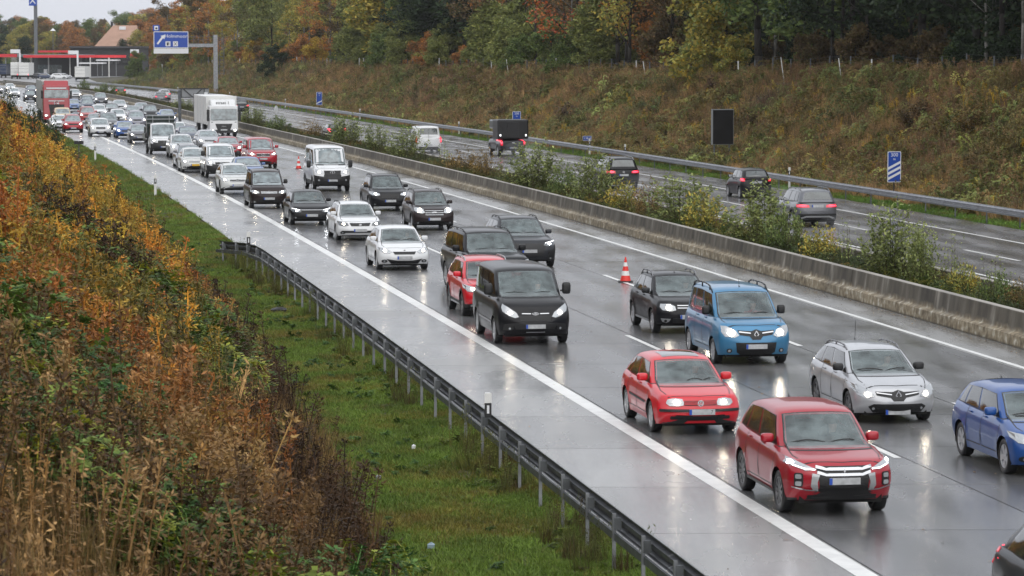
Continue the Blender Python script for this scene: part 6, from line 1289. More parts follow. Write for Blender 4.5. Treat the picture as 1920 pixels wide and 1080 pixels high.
CN = {L_DARK.name: 'very dark green', L_GREEN.name: 'olive green', L_WILL.name: 'grey-green', L_YG.name: 'yellow-green', L_YEL.name: 'golden yellow', L_OR.name: 'orange-brown', L_RED.name: 'rusty red', L_BR.name: 'brown-olive'}
ZONES = [(0, 'left of the overhead sign'), (300, 'near the overhead sign'), (400, 'right of the overhead sign'), (480, 'above the 100 m marker'), (600, 'left of the white van'), (740, 'above the white van'), (850, 'left of the pickup truck'), (920, 'above the pickup truck'), (1010, 'near the thin dark trunks'), (1120, 'above the people carrier'), (1220, 'above the display board'), (1360, 'above the small boxy car'), (1500, 'above the grey SUV'), (1620, 'above the 300 m marker'), (1740, 'near the right edge'), (1850, 'at the right edge')]
def zone_name(px): return 'beyond the right edge' if px > 1950 else 'beyond the left edge' if px < -40 else [n for x, n in ZONES if px >= x][-1] if px >= 0 else ZONES[0][1]
cnt = 0; g = random.Random(21)
ROW = ['in front', 'second from the fence', 'behind others', 'farther back', 'deep inside', 'deep inside', 'at the very back']
def forest():
    # rows along the crest, from near right to far left; colours follow the photograph's stretches
    pal_ = [(-200, [L_BR, L_GREEN, L_OR, L_YG, L_DARK], ['oak', 'birch', 'slim', 'oak2']), (240, [L_OR, L_YG, L_YEL, L_BR, L_OR], ['birch', 'oak', 'slim', 'birch']), (450, [L_YG, L_YEL, L_YG, L_BR, L_WILL, L_OR], ['slim', 'birch', 'oak', 'slim', 'birch']), (740, [L_DARK, L_DARK, L_GREEN], ['oak', 'pine', 'oak2']),
           (890, [L_BR, L_OR, L_GREEN], ['oak', 'birch', 'sparse']), (1050, [L_OR, L_BR, L_GREEN, L_YG], ['oak', 'sparse', 'birch']), (1220, [L_GREEN, L_BR, L_DARK], ['oak', 'oak2']), (1340, [L_DARK, L_DARK, L_BR, L_GREEN], ['oak2', 'pine', 'oak']), (2200, [L_DARK], ['oak2'])]
    def pick(px):
        e = [p for p in pal_ if px >= p[0]][-1] if px >= pal_[0][0] else pal_[0]; return g.choice(e[1]), g.choice(e[2])
    for row, (u0, dY) in enumerate([(41.5, 7.0), (46, 8.0), (52, 9.5), (60, 12), (72, 16), (88, 18), (88, 20)]):
        Y = 112.0
        while Y < 640:
            u = u0+g.uniform(-1.8, 1.8); X = float(Pv(Y, u)); px = 960+5952*X/Y
            if row >= 3 and -260 < px < 2500: add_tree('bushy', X+g.uniform(-3, 3), Y+4, float(terr(Y, u))-.2, g.uniform(1.7, 2.6), g.choice([L_DARK, L_BR, L_DARK, L_GREEN]) if px > 700 else g.choice([L_GREEN, L_BR, L_YG]), 'shadowy '+g.choice(['broad ', 'ragged ', 'dense '])+'thicket deep '+zone_name(px)+[', nearer rank', ', middle rank', ', rear rank', ', last rank'][row-3], 'bush', 'thickets deep in the wood', cat='bush')
            if -260 < px < 2500 and not (row == 0 and (880 < px < 1080 or 1250 < px < 1400) and g.random() < .8):
                mt, kd = pick(px)
                if row == 0 and kd in ('oak', 'oak2') and g.random() < .4: kd = 'slim'
                s = g.uniform(.82, 1.15)*(1 if px > 300 or Y < 480 else .8); add_tree(kd, X, Y, float(terr(Y, u))-.1, s, mt, f"{CN[mt.name]} {LT[kd]} {ROW[row]} {zone_name(px)}", LT[kd].split()[-1] if kd not in ('oak', 'oak2', 'slim', 'sparse', 'willow', 'bushy') else 'tree')
            Y += dY*g.uniform(.75, 1.3)*(1+Y/900)
    # understory at the wood's edge
    Y = 112.0
    while Y < 640:
        for u0 in (40.2, 43.5):
            u = u0+g.uniform(-1.2, 1.2); X = float(Pv(Y, u)); px = 960+5952*X/Y
            if -260 < px < 2500 and g.random() < .78:
                mt = g.choice([L_WILL, L_WILL, L_GREEN] if 880 < px < 1080 or 640 < px < 740 else [L_YEL, L_OR, L_YG] if 450 < px < 620 and g.random() < .6 else [L_BR, L_DARK, L_BR, L_GREEN] if px > 1400 else [L_GREEN, L_BR, L_YG, L_WILL, L_OR]); kd = 'willow' if mt is L_WILL else 'bushy'
                add_tree(kd, X, Y+g.uniform(-2, 2), float(terr(Y, u))-.15, g.uniform(.45, 1.05)*(.7 if px > 1400 else 1), mt, f"{'small' if g.random() < .5 else 'larger'} {CN[mt.name] if kd != 'willow' else ''} {LT[kd]} {'at the fence' if u0 < 42 else 'behind the fence'} {zone_name(px)}".replace('  ', ' '), 'bush', 'bushes along the wood edge', cat='bush')
        Y += 4.4*g.uniform(.7, 1.3)*(1+Y/700)
    # distinct ones
    def at(px, u0, Ylo=120, Yhi=640):
        lo, hi = Ylo, Yhi
        for _ in range(50):
            m = (lo+hi)/2
            if 960+5952*float(Pv(m, u0))/m > px: lo = m
            else: hi = m
        return (lo+hi)/2
    for (px, u, kd, s, mt, lb) in [(1083, 40.0, 'sparse', 1.0, L_RED, 'thin dark tree with rusty red leaves, left one of the two bare trunks'), (1157, 40.2, 'sparse', 1.05, L_OR, 'thin dark tree with orange leaves, right one of the two bare trunks'),
        (1325, 38.9, 'bushy', 1.45, L_YG, 'bright yellow-green bush tree right of the two thin dark trunks'), (985, 41, 'willow', 1.15, L_WILL, 'large grey-green willow bush above the pickup truck'), (930, 41, 'willow', 1.0, L_WILL, 'grey-green willow bush right of the dark oaks'),
        (800, 42, 'oak', 1.15, L_DARK, 'big dark green oak above the white panel van'), (850, 43, 'oak2', 1.1, L_DARK, 'very dark green oak beside the big dark green oak'), (720, 42, 'willow', 1.7, L_YG, 'tall grey-green and yellow tree left of the big dark oak'), (480, 40, 'bushy', .9, L_YEL, 'glowing golden yellow bush above the far guardrail'), (522, 40, 'bushy', .75, L_YEL, 'glowing orange-yellow bush next to the golden one'), (516, 36.5, 'bushy', .9, L_DARK, 'dark green round bush on the cutting slope')]:
        Y = at(px, u); add_tree(kd, float(Pv(Y, u)), Y, float(terr(Y, u))-.1, s, mt, lb, 'tree' if kd not in ('bushy',) else 'bush', None, cat='tree' if kd != 'bushy' else 'bush')
    # far background trees behind the service area
    for row, (Y0_, zb) in enumerate([(880, 0), (940, 1.5), (1010, 3), (1090, 4.5)]):
        px = -240+row*9
        while px < 420:
            mt = g.choice([L_GREEN, L_BR, L_DARK, L_OR, L_YG, L_BR]); kd = g.choice(['oak', 'oak2', 'birch', 'pine', 'oak'])
            hmul = 1.0 if px > 230 else .82
            if not (row == 0 and 168 < px < 250): add_tree(kd, WX(px, Y0_), Y0_+g.uniform(-14, 14), zb, g.uniform(.85, 1.12)*hmul, mt, f"{CN[mt.name]} {LT[kd]} {('far left behind the service area' if px < 0 else 'behind the red canopy' if px < 120 else 'behind the service building') if px < 230 else zone_name(240)}", 'tree', 'trees behind the service area')
            px += g.uniform(12, 22)
    for px, s, mt in ((238, .8, L_DARK), (172, .55, L_GREEN), (96, .35, L_OR), (16, .4, L_GREEN), (262, 1.0, L_YG), (290, 1.1, L_OR), (325, 1.1, L_OR)):
        add_tree('oak', WX(px, 846), 846, 0, s*.8, mt, {238: 'dark green tree in front of the tiled roof', 172: 'olive tree left of the tiled roof', 96: 'low orange bush behind the red canopy', 16: 'low green tree behind the left end of the canopy', 262: 'yellow-green tree right of the tiled roof', 290: 'orange-brown tree behind the overhead sign', 325: 'tall orange-brown tree right behind the overhead sign'}[px], 'tree')
forest()
# ------------------------------------------------------------------ scattered plants (geometry-node instances, stuff)
def proto(name, V, F, mat, mi=None):
    me_o = mesh_np(name, V, F, mat, mi=mi); COL.objects.unlink(me_o); return me_o
def quads_np(P0, A, B, w):
    """leaf quads from base P0 along A with half width vector B*w"""
    return np.stack([P0, P0+A*.45+B*w, P0+A, P0+A*.45-B*w], 1).reshape(-1, 3)
def mk_goldenrod(seed, H=1.15, leafn=34, plume=True):
    g = np.random.default_rng(seed); V = []; bend = g.uniform(-.18, .18, 2)
    def stem(t): return np.stack([bend[0]*t*t, bend[1]*t*t, H*t], -1)
    parts = []
    t = np.linspace(0, 1, 7); c = stem(t); w = .008
    for ax in ((1, 0, 0), (0, 1, 0)):
        ax = np.array(ax)*w
        for i in range(6): parts.append(np.array([[c[i]-ax, c[i]+ax, c[i+1]+ax*.7, c[i+1]-ax*.7]]).reshape(-1, 3))
    tl = g.uniform(.18, .88, leafn); th = g.uniform(0, 6.28, leafn); P0 = stem(tl); L_ = g.uniform(.07, .13, leafn)*(1.2-tl*.6); A = np.stack([np.cos(th)*L_, np.sin(th)*L_, L_*g.uniform(-.5, .5, leafn)], -1); B = np.stack([-np.sin(th), np.cos(th), np.zeros(leafn)], -1)
    parts.append(quads_np(P0, A, B, .014))
    if plume:
        n = 46; tt = g.uniform(.78, 1.06, n); th = g.normal(0.6, 1.0, n); r = g.uniform(.0, .16, n)*(1.1-tt)*3.2; P0 = stem(np.minimum(tt, 1.0)); P0[:, 2] += (tt-1).clip(0)*.3; P0 = P0+np.stack([np.cos(th)*r, np.sin(th)*r, r*.1], -1)
        A = g.normal(size=(n, 3))*.025; A[:, 0] += np.cos(th)*.03; A[:, 1] += np.sin(th)*.03; A[:, 2] += .012; B = np.cross(A, g.normal(size=(n, 3))); B /= np.linalg.norm(B, axis=1)[:, None]; parts.append(quads_np(P0, A, B, .011))
    V = np.concatenate(parts); return V, np.arange(len(V)).reshape(-1, 4)
def mk_clump(fns):
    Vs = []; Fs = []; n = 0
    for (V, F, off, rot, s) in fns:
        c, si = math.cos(rot), math.sin(rot); W_2 = V.copy()*s; W_2 = np.stack([W_2[:, 0]*c-W_2[:, 1]*si+off[0], W_2[:, 0]*si+W_2[:, 1]*c+off[1], W_2[:, 2]], -1); Vs.append(W_2); Fs.append(F+n); n += len(V)
    return np.concatenate(Vs), np.concatenate(Fs)
def mk_grass(seed, n=46, h=.5, w=.008, spread=.18, lean=.35):
    g = np.random.default_rng(seed); th = g.uniform(0, 6.28, n); r = np.sqrt(g.random(n))*spread; P0 = np.stack([np.cos(th)*r, np.sin(th)*r, np.full(n, -.03)], -1); hh = h*g.uniform(.5, 1.1, n); t2 = g.uniform(0, 6.28, n); d = np.stack([np.cos(t2), np.sin(t2), np.zeros(n)], -1); ln = (lean*g.random(n)*hh)[:, None]
    m = P0+d*ln*.35+np.array([0, 0, 1])*(hh*.6)[:, None]; e = P0+d*ln*1.2+np.array([0, 0, 1])*(hh*.97)[:, None]; s = np.stack([-d[:, 1], d[:, 0], d[:, 2]], -1)*w
    V = np.stack([P0-s, P0+s, m+s*.8, m-s*.8, m-s*.8, m+s*.8, e+s*.15, e-s*.15], 1).reshape(-1, 3); return V, np.arange(len(V)).reshape(-1, 4)
def mk_bramble(seed, nst=7, h=.55, reach=.8, leaves=16, ls=.055):
    g = np.random.default_rng(seed); parts = []
    for k in range(nst):
        a = g.uniform(0, 6.28); R = reach*g.uniform(.5, 1.1); hh = h*g.uniform(.6, 1.2); t = np.linspace(0, 1, 7); c = np.stack([np.cos(a)*R*t, np.sin(a)*R*t, hh*np.sin(math.pi*np.minimum(1, t*.85))], -1); ax = np.array([-math.sin(a), math.cos(a), 0])*.006
        for i in range(6): parts.append(np.array([c[i]-ax, c[i]+ax, c[i+1]+ax, c[i+1]-ax]))
        tl = g.uniform(.15, 1, leaves); P0 = np.stack([np.cos(a)*R*tl, np.sin(a)*R*tl, hh*np.sin(math.pi*np.minimum(1, tl*.85))], -1); P0 = np.repeat(P0, 3, 0)+g.normal(0, .012, (leaves*3, 3)); th = np.repeat(g.uniform(0, 6.28, leaves), 3)+np.tile([-.9, 0, .9], leaves); n = len(P0)
        s = ls*g.uniform(.7, 1.3, n); A = np.stack([np.cos(th)*s, np.sin(th)*s, s*g.uniform(-.2, .45, n)], -1); B = np.stack([-np.sin(th), np.cos(th), g.uniform(-.3, .3, n)], -1); parts.append(quads_np(P0, A, B, ls*.42))
    V = np.concatenate(parts); return V, np.arange(len(V)).reshape(-1, 4)
def mk_drystalk(seed, n=9, h=1.0):
    g = np.random.default_rng(seed); parts = []
    for k in range(n):
        a = g.uniform(0, 6.28); b = np.array([math.cos(a), math.sin(a), 0])*g.uniform(0, .22); tip = b*1.5+np.array([g.normal(0, .07), g.normal(0, .07), h*g.uniform(.6, 1.1)]); ax = np.array([-math.sin(a), math.cos(a), 0])*.005
        parts.append(np.array([b-ax, b+ax, tip+ax*.6, tip-ax*.6])); m = 9; P0 = b+(tip-b)*g.uniform(.45, 1.03, m)[:, None]; A = g.normal(0, .028, (m, 3)); A[:, 2] += .02; B = np.cross(A, g.normal(size=(m, 3))); B /= np.linalg.norm(B, axis=1)[:, None]; parts.append(quads_np(P0, A, B, .012))
    V = np.concatenate(parts); return V, np.arange(len(V)).reshape(-1, 4)
LI_G = leaf_mat('herb_green_leaves', [(.5, .62, .3), (.8, .9, .45), (1, 1, .55)], inst=True, trans=.2)
LI_N = leaf_mat('weathered_plant_fibres', [(.55, .5, .42), (.85, .8, .7), (1.1, 1.0, .85)], inst=True, trans=.15)
def scatter(name, prs, Yr, ur, n, tintfn, smin, smax, dens_=None, zoff=0.0, hfn=None, seed=1, lab=None, tilt=.12):
    """one stuff object: instances of the prototypes on points spread over the ground"""
    g = np.random.default_rng(seed); Y = Yr[0]+(Yr[1]-Yr[0])*g.random(n*3)**(1.0); u = g.uniform(ur[0], ur[1], n*3)
    pr = dens_(Y, u) if dens_ else np.ones(n*3); keep = g.random(n*3) < pr; Y = Y[keep][:n]; u = u[keep][:n]; X = Pv(Y, u); Z = terr(Y, u)+zoff; m = len(Y); T_ = tintfn(Y, u, g); S_ = g.uniform(smin, smax, m)*(hfn(Y, u) if hfn else 1)
    k = len(prs); idx = g.integers(0, k, m); first = None
    for j, pr_ in enumerate(prs):
        s = idx == j; c = int(s.sum())
        if not c: continue
        me = bpy.data.meshes.new(name); me.vertices.add(c); me.vertices.foreach_set('co', np.stack([X[s], Y[s], Z[s]], -1).astype(np.float32).ravel())
        a = me.attributes.new('tint', 'FLOAT_COLOR', 'POINT'); a.data.foreach_set('color', np.concatenate([T_[s], np.ones((c, 1))], 1).astype(np.float32).ravel())
        a = me.attributes.new('rotv', 'FLOAT_VECTOR', 'POINT'); a.data.foreach_set('vector', np.stack([g.normal(0, tilt, c), g.normal(0, tilt, c), g.uniform(0, 6.28, c)], -1).astype(np.float32).ravel())
        a = me.attributes.new('sclv', 'FLOAT', 'POINT'); a.data.foreach_set('value', S_[s].astype(np.float32))
        o = bpy.data.objects.new(name, me)
        if first is None: link(o); first = o; tag(o, lab, None, None, 'stuff')
        else: link(o, first)
        ng = bpy.data.node_groups.new('spread_plants', 'GeometryNodeTree'); ng.interface.new_socket('Geometry', in_out='INPUT', socket_type='NodeSocketGeometry'); ng.interface.new_socket('Geometry', in_out='OUTPUT', socket_type='NodeSocketGeometry')
        gi = ng.nodes.new('NodeGroupInput'); go = ng.nodes.new('NodeGroupOutput'); ip = ng.nodes.new('GeometryNodeInstanceOnPoints'); oi = ng.nodes.new('GeometryNodeObjectInfo'); oi.inputs['Object'].default_value = pr_; oi.inputs['As Instance'].default_value = True
        na = ng.nodes.new('GeometryNodeInputNamedAttribute'); na.data_type = 'FLOAT_VECTOR'; na.inputs[0].default_value = 'rotv'; nb = ng.nodes.new('GeometryNodeInputNamedAttribute'); nb.data_type = 'FLOAT'; nb.inputs[0].default_value = 'sclv'; er = ng.nodes.new('FunctionNodeEulerToRotation')
        ng.links.new(gi.outputs[0], ip.inputs['Points']); ng.links.new(oi.outputs['Geometry'], ip.inputs['Instance']); ng.links.new(na.outputs[0], er.inputs[0]); ng.links.new(er.outputs[0], ip.inputs['Rotation']); ng.links.new(nb.outputs[0], ip.inputs['Scale']); ng.links.new(ip.outputs[0], go.inputs[0])
        md = o.modifiers.new('spread', 'NODES'); md.node_group = ng
    return first
def pal(cols, w_noise):
    C = np.array(cols)
    def f(t): t = np.clip(t, 0, .999)*(len(C)-1); i = t.astype(int); fr = (t-i)[:, None]; return C[i]*(1-fr)+C[np.minimum(i+1, len(C)-1)]*fr
    return f
GR = [mk_goldenrod(s) for s in range(5)]
def clump_gr(seed, k=5, sp=.28):
    g = random.Random(seed); return mk_clump([(*GR[g.randrange(5)], (g.uniform(-sp, sp), g.uniform(-sp, sp)), g.uniform(0, 6.28), g.uniform(.75, 1.15)) for _ in range(k)])
P_GR = [proto('goldenrod_clump', *clump_gr(s), LI_N) for s in (1, 2, 3)]
P_DRY = [proto('dry_weed_clump', *mk_drystalk(s), LI_N) for s in (1, 2)]
P_TUFT = [proto('long_grass_tuft', *mk_grass(s, 60, .62, .006, .20, .45), LI_N) for s in (1, 2)]
P_BRAM = [proto('bramble_clump', *mk_bramble(s), LI_G) for s in (1, 2, 3)]
P_TURF = [proto('turf_tuft', *mk_grass(s, 34, .11, .0055, .13, .8), LI_G) for s in (5, 6)]
P_HERB = [proto('broad_herb', *mk_bramble(s, 6, .14, .22, 5, .07), LI_G) for s in (8, 9)]
def fb(Y, u, sc=.16, seed=3): return np.clip(vnoise(Y*sc, u*sc*1.4, seed)*.65+vnoise(Y*sc*3, u*sc*3, seed+1)*.5-.08, 0, .999)
autumn = pal([(0.050, 0.029, 0.020), (0.110, 0.058, 0.029), (0.110, 0.126, 0.044), (0.241, 0.230, 0.055), (0.527, 0.357, 0.055), (0.615, 0.273, 0.050), (0.483, 0.147, 0.033), (0.176, 0.089, 0.039), (0.077, 0.044, 0.026), (0.143, 0.157, 0.050)], 1)
brownp = pal([(0.061, 0.038, 0.024), (0.135, 0.081, 0.041), (0.270, 0.169, 0.081), (0.432, 0.284, 0.135), (0.216, 0.135, 0.061), (0.088, 0.061, 0.032), (0.121, 0.135, 0.047)], 1)
def left_tint(Y, u, g):
    t = fb(Y, u); a = autumn(np.clip(t+g.normal(0, .10, len(Y)), 0, .999)); b = brownp(np.clip(t+g.normal(0, .12, len(Y)), 0, .999))
    w = sstep((Y-30)/18)*sstep((-6.2-u)/2.5+.15); w = np.clip(w+g.normal(0, .15, len(Y)), 0, 1)[:, None]; return (a*w+b*(1-w))*(.50+1.15*np.clip(vnoise(Y*.9, u*1.5, 93)*.6+vnoise(Y*2.6, u*3.4, 94)*.5-.05, 0, 1)**1.2)[:, None]  # last factor paints shaded gaps between clumps into the tint
left_d = lambda Y, u: np.where(u < ub(Y)-.5*vnoise(Y*.3, u*0+3, 9), 1, 0)*np.clip(1.25-Y/190, .25, 1)
hl_ = lambda Y, u: np.clip(.45+(ub(Y)-u)*.40, .45, 1.05)
gap_ = lambda Y, u: np.clip((vnoise(Y*.28, u*.5, 77)-.22)*4, .06, 1)
scatter('tall_weeds', P_GR, (24, 330), (-16.5, -5.4), 7600, left_tint, .6, 1.35, lambda Y, u: left_d(Y, u)*gap_(Y, u), 0, hl_, 11, 'tall autumn weeds covering the left embankment', .10)
scatter('tall_weeds', P_GR, (9, 24), (-16.5, -6.5), 500, left_tint, .55, .8, None, 0, hl_, 31, 'brown weeds close below the viewpoint', .12)
scatter('dry_stalks', P_DRY, (11, 300), (-16.5, -5.6), 5200, lambda Y, u, g: brownp(np.clip(fb(Y, u, .2, 8)+g.normal(0, .1, len(Y)), 0, .999))*np.where(g.random(len(Y)) < .35, 1.5, .6)[:, None], .7, 1.25, left_d, 0, hl_, 12, 'dark dry stalks on the left embankment', .12)
scatter('long_grass', P_TUFT, (9, 200), (-16.5, -5.3), 9000, lambda Y, u, g: pal([(.10, .07, .03), (.22, .14, .06), (.30, .20, .09), (.12, .12, .04), (.07, .09, .03)], 1)(np.clip(fb(Y, u, .22, 14)*.9+g.normal(0, .1, len(Y)), 0, .999)), .8, 1.4, lambda Y, u: np.where(u < ub(Y)+.2, 1, 0)*np.clip(1.3-Y/110, .15, 1), 0, None, 13, 'straw coloured long grass on the left embankment', .15)
scatter('brambles', P_BRAM, (24, 220), (-15, -6.8), 2300, lambda Y, u, g: pal([(.06, .09, .035), (.11, .17, .06), (.20, .26, .08), (.42, .36, .07)], 1)(g.random(len(Y))**1.3*.999), .9, 1.7, lambda Y, u: (vnoise(Y*.16, u*.34, 101) > .60)*left_d(Y, u)*(u < ub(Y)-1.6), .25, None, 44, 'green and yellow bramble thickets on the left embankment', .2)
scatter('brambles', P_BRAM, (9, 40), (-15, -6.9), 800, lambda Y, u, g: pal([(.06, .13, .06), (.10, .20, .09), (.17, .26, .12), (.48, .40, .06)], 1)(g.random(len(Y))**1.2*.999), .7, 1.2, lambda Y, u: (vnoise(Y*.22, u*.45, 21) > .50)*1.0, .45, None, 14, 'green bramble shoots low on the left embankment', .2)
scatter('dark_stalks', P_DRY+P_GR[:1], (26, 200), (-10, -5.5), 2600, lambda Y, u, g: pal([(.035, .02, .014), (.07, .042, .026), (.12, .07, .04)], 1)(g.random(len(Y))*.999), .6, 1.15, lambda Y, u: np.clip(1-(ub(Y)-u-.2)/2.6, 0, 1)*(u < ub(Y)+.1)*np.clip((vnoise(Y*.2, u*.1, 55)-.3)*3, .1, 1), 0, None, 46, 'dark brown withered stalks along the foot of the left embankment', .15)
scatter('yellow_weeds', P_GR, (50, 150), (-13, -8), 420, lambda Y, u, g: pal([(.62, .50, .08), (.75, .52, .08), (.70, .34, .06), (.50, .52, .12)], 1)(g.random(len(Y))*.999), .9, 1.45, lambda Y, u: (vnoise(Y*.14, u*.4, 62) > .60)*1.0, 0, None, 47, 'glowing yellow and orange weeds on the left embankment', .12)
# turf on the verges
scatter('rail_weeds', P_DRY+P_HERB+P_TUFT[:1], (34, 110), (-3.7, -2.85), 420, lambda Y, u, g: pal([(.10, .07, .035), (.12, .15, .045), (.22, .24, .06)], 1)(g.random(len(Y))*.999), .35, .8, lambda Y, u: (vnoise(Y*.5, u*0, 36) > .45)*1.0, 0, None, 48, 'weeds growing round the posts of the near guardrail', .15)
turf_t = pal([(0.276, 0.192, 0.088), (0.252, 0.218, 0.075), (0.162, 0.231, 0.063), (0.214, 0.296, 0.088), (0.151, 0.192, 0.063), (0.338, 0.257, 0.125)], 1)
def tt_(Y, u, g): return turf_t(np.clip(fb(Y, u, .38, 30)*1.25-.1+g.normal(0, .10, len(Y)), 0, .999))*(.65+.5*vnoise(Y*.9, u*1.3, 35))[:, None]
scatter('verge_grass', P_TURF, (30, 130), (-7.2, -2.72), 36000, tt_, .6, 1.1, lambda Y, u: np.clip(1.2-Y/150, .3, 1), 0, None, 15, 'short wet grass of the left verge', .2)
scatter('verge_grass', P_TURF, (130, 330), (-6.2, -2.75), 7000, tt_, 1.0, 1.8, None, 0, None, 16, 'short wet grass along the far left verge', .2)
scatter('verge_herbs', P_HERB, (34, 120), (-6.0, -3.0), 260, lambda Y, u, g: pal([(.05, .10, .03), (.08, .17, .05), (.20, .22, .04)], 1)(g.random(len(Y))**1.5*.999), .35, .8, lambda Y, u: (vnoise(Y*.6, u*.8, 33) > .5)*1.0, .02, None, 17, 'broad-leaved herbs in the left verge', .2)
scatter('verge_grass', P_TURF, (80, 400), (28.45, 31.5), 12000, lambda Y, u, g: tt_(Y, u, g)*np.array([.95, 1.15, 1.1]), 1.0, 2.0, lambda Y, u: np.clip(1.4-Y/260, .2, 1), 0, None, 18, 'pale green grass below the far guardrail', .2)
# cutting slope on the right
slope_b = pal([(0.115, 0.082, 0.054), (0.257, 0.176, 0.103), (0.462, 0.314, 0.167), (0.218, 0.201, 0.096), (0.385, 0.239, 0.142), (0.218, 0.139, 0.103), (0.308, 0.239, 0.128)], 1)
def clump_shade(Y, u, f=1.1, lo=.42, hi=1.75): return (lo+(hi-lo)*np.clip(vnoise(Y*f*.8, u*f*1.5, 91)*.7+vnoise(Y*f*2.4, u*f*3, 92)*.45-.08, 0, 1)**1.3)[:, None]  # clump shadows and bright crowns painted into the slope plants' tint by noise
def right_tint(Y, u, g):
    t = fb(Y, u, .10, 40); a = clump_shade(Y, u)* slope_b(np.clip(t+g.normal(0, .12, len(Y)), 0, .999)); y = (g.random(len(Y)) < .07*(u < 37)*(Y < 260))[:, None]; return np.where(y, np.array([.62, .44, .06]), a)*np.interp(Y, [130, 400], [1.0, 1.25])[:, None]
rd = lambda Y, u: np.clip(1.5-Y/330, .25, 1)
scatter('slope_weeds', P_GR, (88, 560), (30.2, 41), 9000, right_tint, .6, 1.15, rd, -.1, None, 19, 'brown autumn weeds on the right cutting slope', .2)
scatter('slope_stalks', P_DRY, (88, 560), (30.0, 41), 6000, lambda Y, u, g: right_tint(Y, u, g)*.9, .7, 1.3, rd, -.05, None, 20, 'dry stalks on the right cutting slope', .2)
scatter('slope_brambles', P_BRAM, (88, 600), (29.8, 41), 12000, lambda Y, u, g: pal([(.11, .12, .065), (.17, .19, .10), (.30, .31, .18), (.28, .20, .11), (.20, .14, .08)], 1)(np.clip(fb(Y, u, .2, 50)+g.normal(0, .15, len(Y)), 0, .999))*clump_shade(Y, u, .9)*np.where(g.random(len(Y)) < .07, 2.0, 1.0)[:, None], .8, 1.7, lambda Y, u: np.clip(.25+1.5*(fb(Y, u, .16, 60)-.35), .05, 1)*rd(Y, u), .0, None, 21, 'bramble thickets on the right cutting slope', .25)
scatter('slope_grass', P_TUFT, (88, 460), (29.8, 41), 10000, lambda Y, u, g: pal([(.26, .22, .11), (.55, .37, .19), (.68, .46, .24)], 1)(np.clip(fb(Y, u, .2, 70)+g.normal(0, .1, len(Y)), 0, .999)), .9, 1.5, lambda Y, u: (vnoise(Y*.10, u*.22, 71) > .44)*rd(Y, u), 0, None, 22, 'tawny long grass patches on the right cutting slope', .2)
scatter('forest_floor_plants', P_BRAM, (120, 560), (38.5, 60), 5000, lambda Y, u, g: slope_b(g.random(len(Y))*.999)*.8, 1.0, 2.0, rd, 0, None, 23, 'dark undergrowth of the wood', .25)
# median ground cover
scatter('median_ground_cover', P_BRAM, (60, 420), (13.1, 14.85), 2600, lambda Y, u, g: pal([(.05, .045, .02), (.06, .08, .03), (.08, .12, .04), (.22, .18, .04), (.20, .10, .03)], 1)(np.clip(fb(Y, u, .3, 80)+g.normal(0, .15, len(Y)), 0, .999)), .4, .7, lambda Y, u: np.clip(1.3-Y/330, .3, 1), .3, None, 24, 'mixed ground cover between the two concrete walls', .2)
scatter('median_weeds', P_GR, (60, 560), (13.1, 14.85), 1300, lambda Y, u, g: pal([(.05, .06, .02), (.07, .09, .03), (.10, .09, .035), (.20, .12, .03)], 1)(np.clip(fb(Y, u, .25, 90)+g.normal(0, .15, len(Y)), 0, .999)), .3, .6, None, .25, None, 25, 'upright weeds between the two concrete walls', .15)
# ------------------------------------------------------------------ median shrubs: individual things
def mk_shrub(seed, H, R, nst, nl, ls, mat, open_=.0):
    g = np.random.default_rng(seed); parts = []; mi = []
    for k in range(nst):
        a = g.uniform(0, 6.28); r = R*math.sqrt(g.random()); h = H*(1-.45*(r/R)**2)*g.uniform(.75, 1.05); tip = np.array([math.cos(a)*r, math.sin(a)*r, h]); b = np.array([math.cos(a)*r*.25, math.sin(a)*r*.25, 0]); ax = np.array([-math.sin(a), math.cos(a), 0])*.009
        t = np.linspace(0, 1, 5); c = b+(tip-b)*t[:, None]; c[:, :2] += (t*(1-t))[:, None]*np.array([math.cos(a), math.sin(a)])*R*.25
        for i in range(4): parts.append(np.array([c[i]-ax*(1-t[i]*.7), c[i]+ax*(1-t[i]*.7), c[i+1]+ax*(1-t[i+1]*.7), c[i+1]-ax*(1-t[i+1]*.7)])); mi.append(1)
        m = nl; tt = g.uniform(.12+open_*.3, 1.0, m); P0 = b+(tip-b)*tt[:, None]; P0[:, :2] += (tt*(1-tt))[:, None]*np.array([math.cos(a), math.sin(a)])*R*.25; P0 += g.normal(0, .06, (m, 3)); th = g.uniform(0, 6.28, m); s = ls*g.uniform(.6, 1.2, m)
        A = np.stack([np.cos(th)*s, np.sin(th)*s, s*g.uniform(-.1, 1.0, m)], -1); B = np.stack([-np.sin(th), np.cos(th), g.uniform(-.5, .5, m)], -1); A = A*1.25; q = quads_np(P0, A, B, ls*.40); parts.append(q); mi += [0]*m
    V = np.concatenate(parts); o = mesh_np('foliage', V, np.arange(len(V)).reshape(-1, 4), [mat, M_STEM], mi=mi); me = o.data; bpy.data.objects.remove(o); return me
SH = {'green': [mk_shrub(s, 1.9, 1.0, 46, 60, .085, L_SHR) for s in (1, 2)], 'tall': [mk_shrub(3, 2.3, 1.0, 60, 60, .09, L_SHR)], 'yellow': [mk_shrub(4, 1.2, .8, 34, 46, .085, L_YG)], 'orange': [mk_shrub(5, 1.2, .9, 36, 50, .07, L_SBR)], 'open': [mk_shrub(6, 1.9, .8, 16, 18, .07, L_SHR, .8)], 'dark': [mk_shrub(7, 1.2, 1.1, 40, 60, .08, L_GREEN)]}
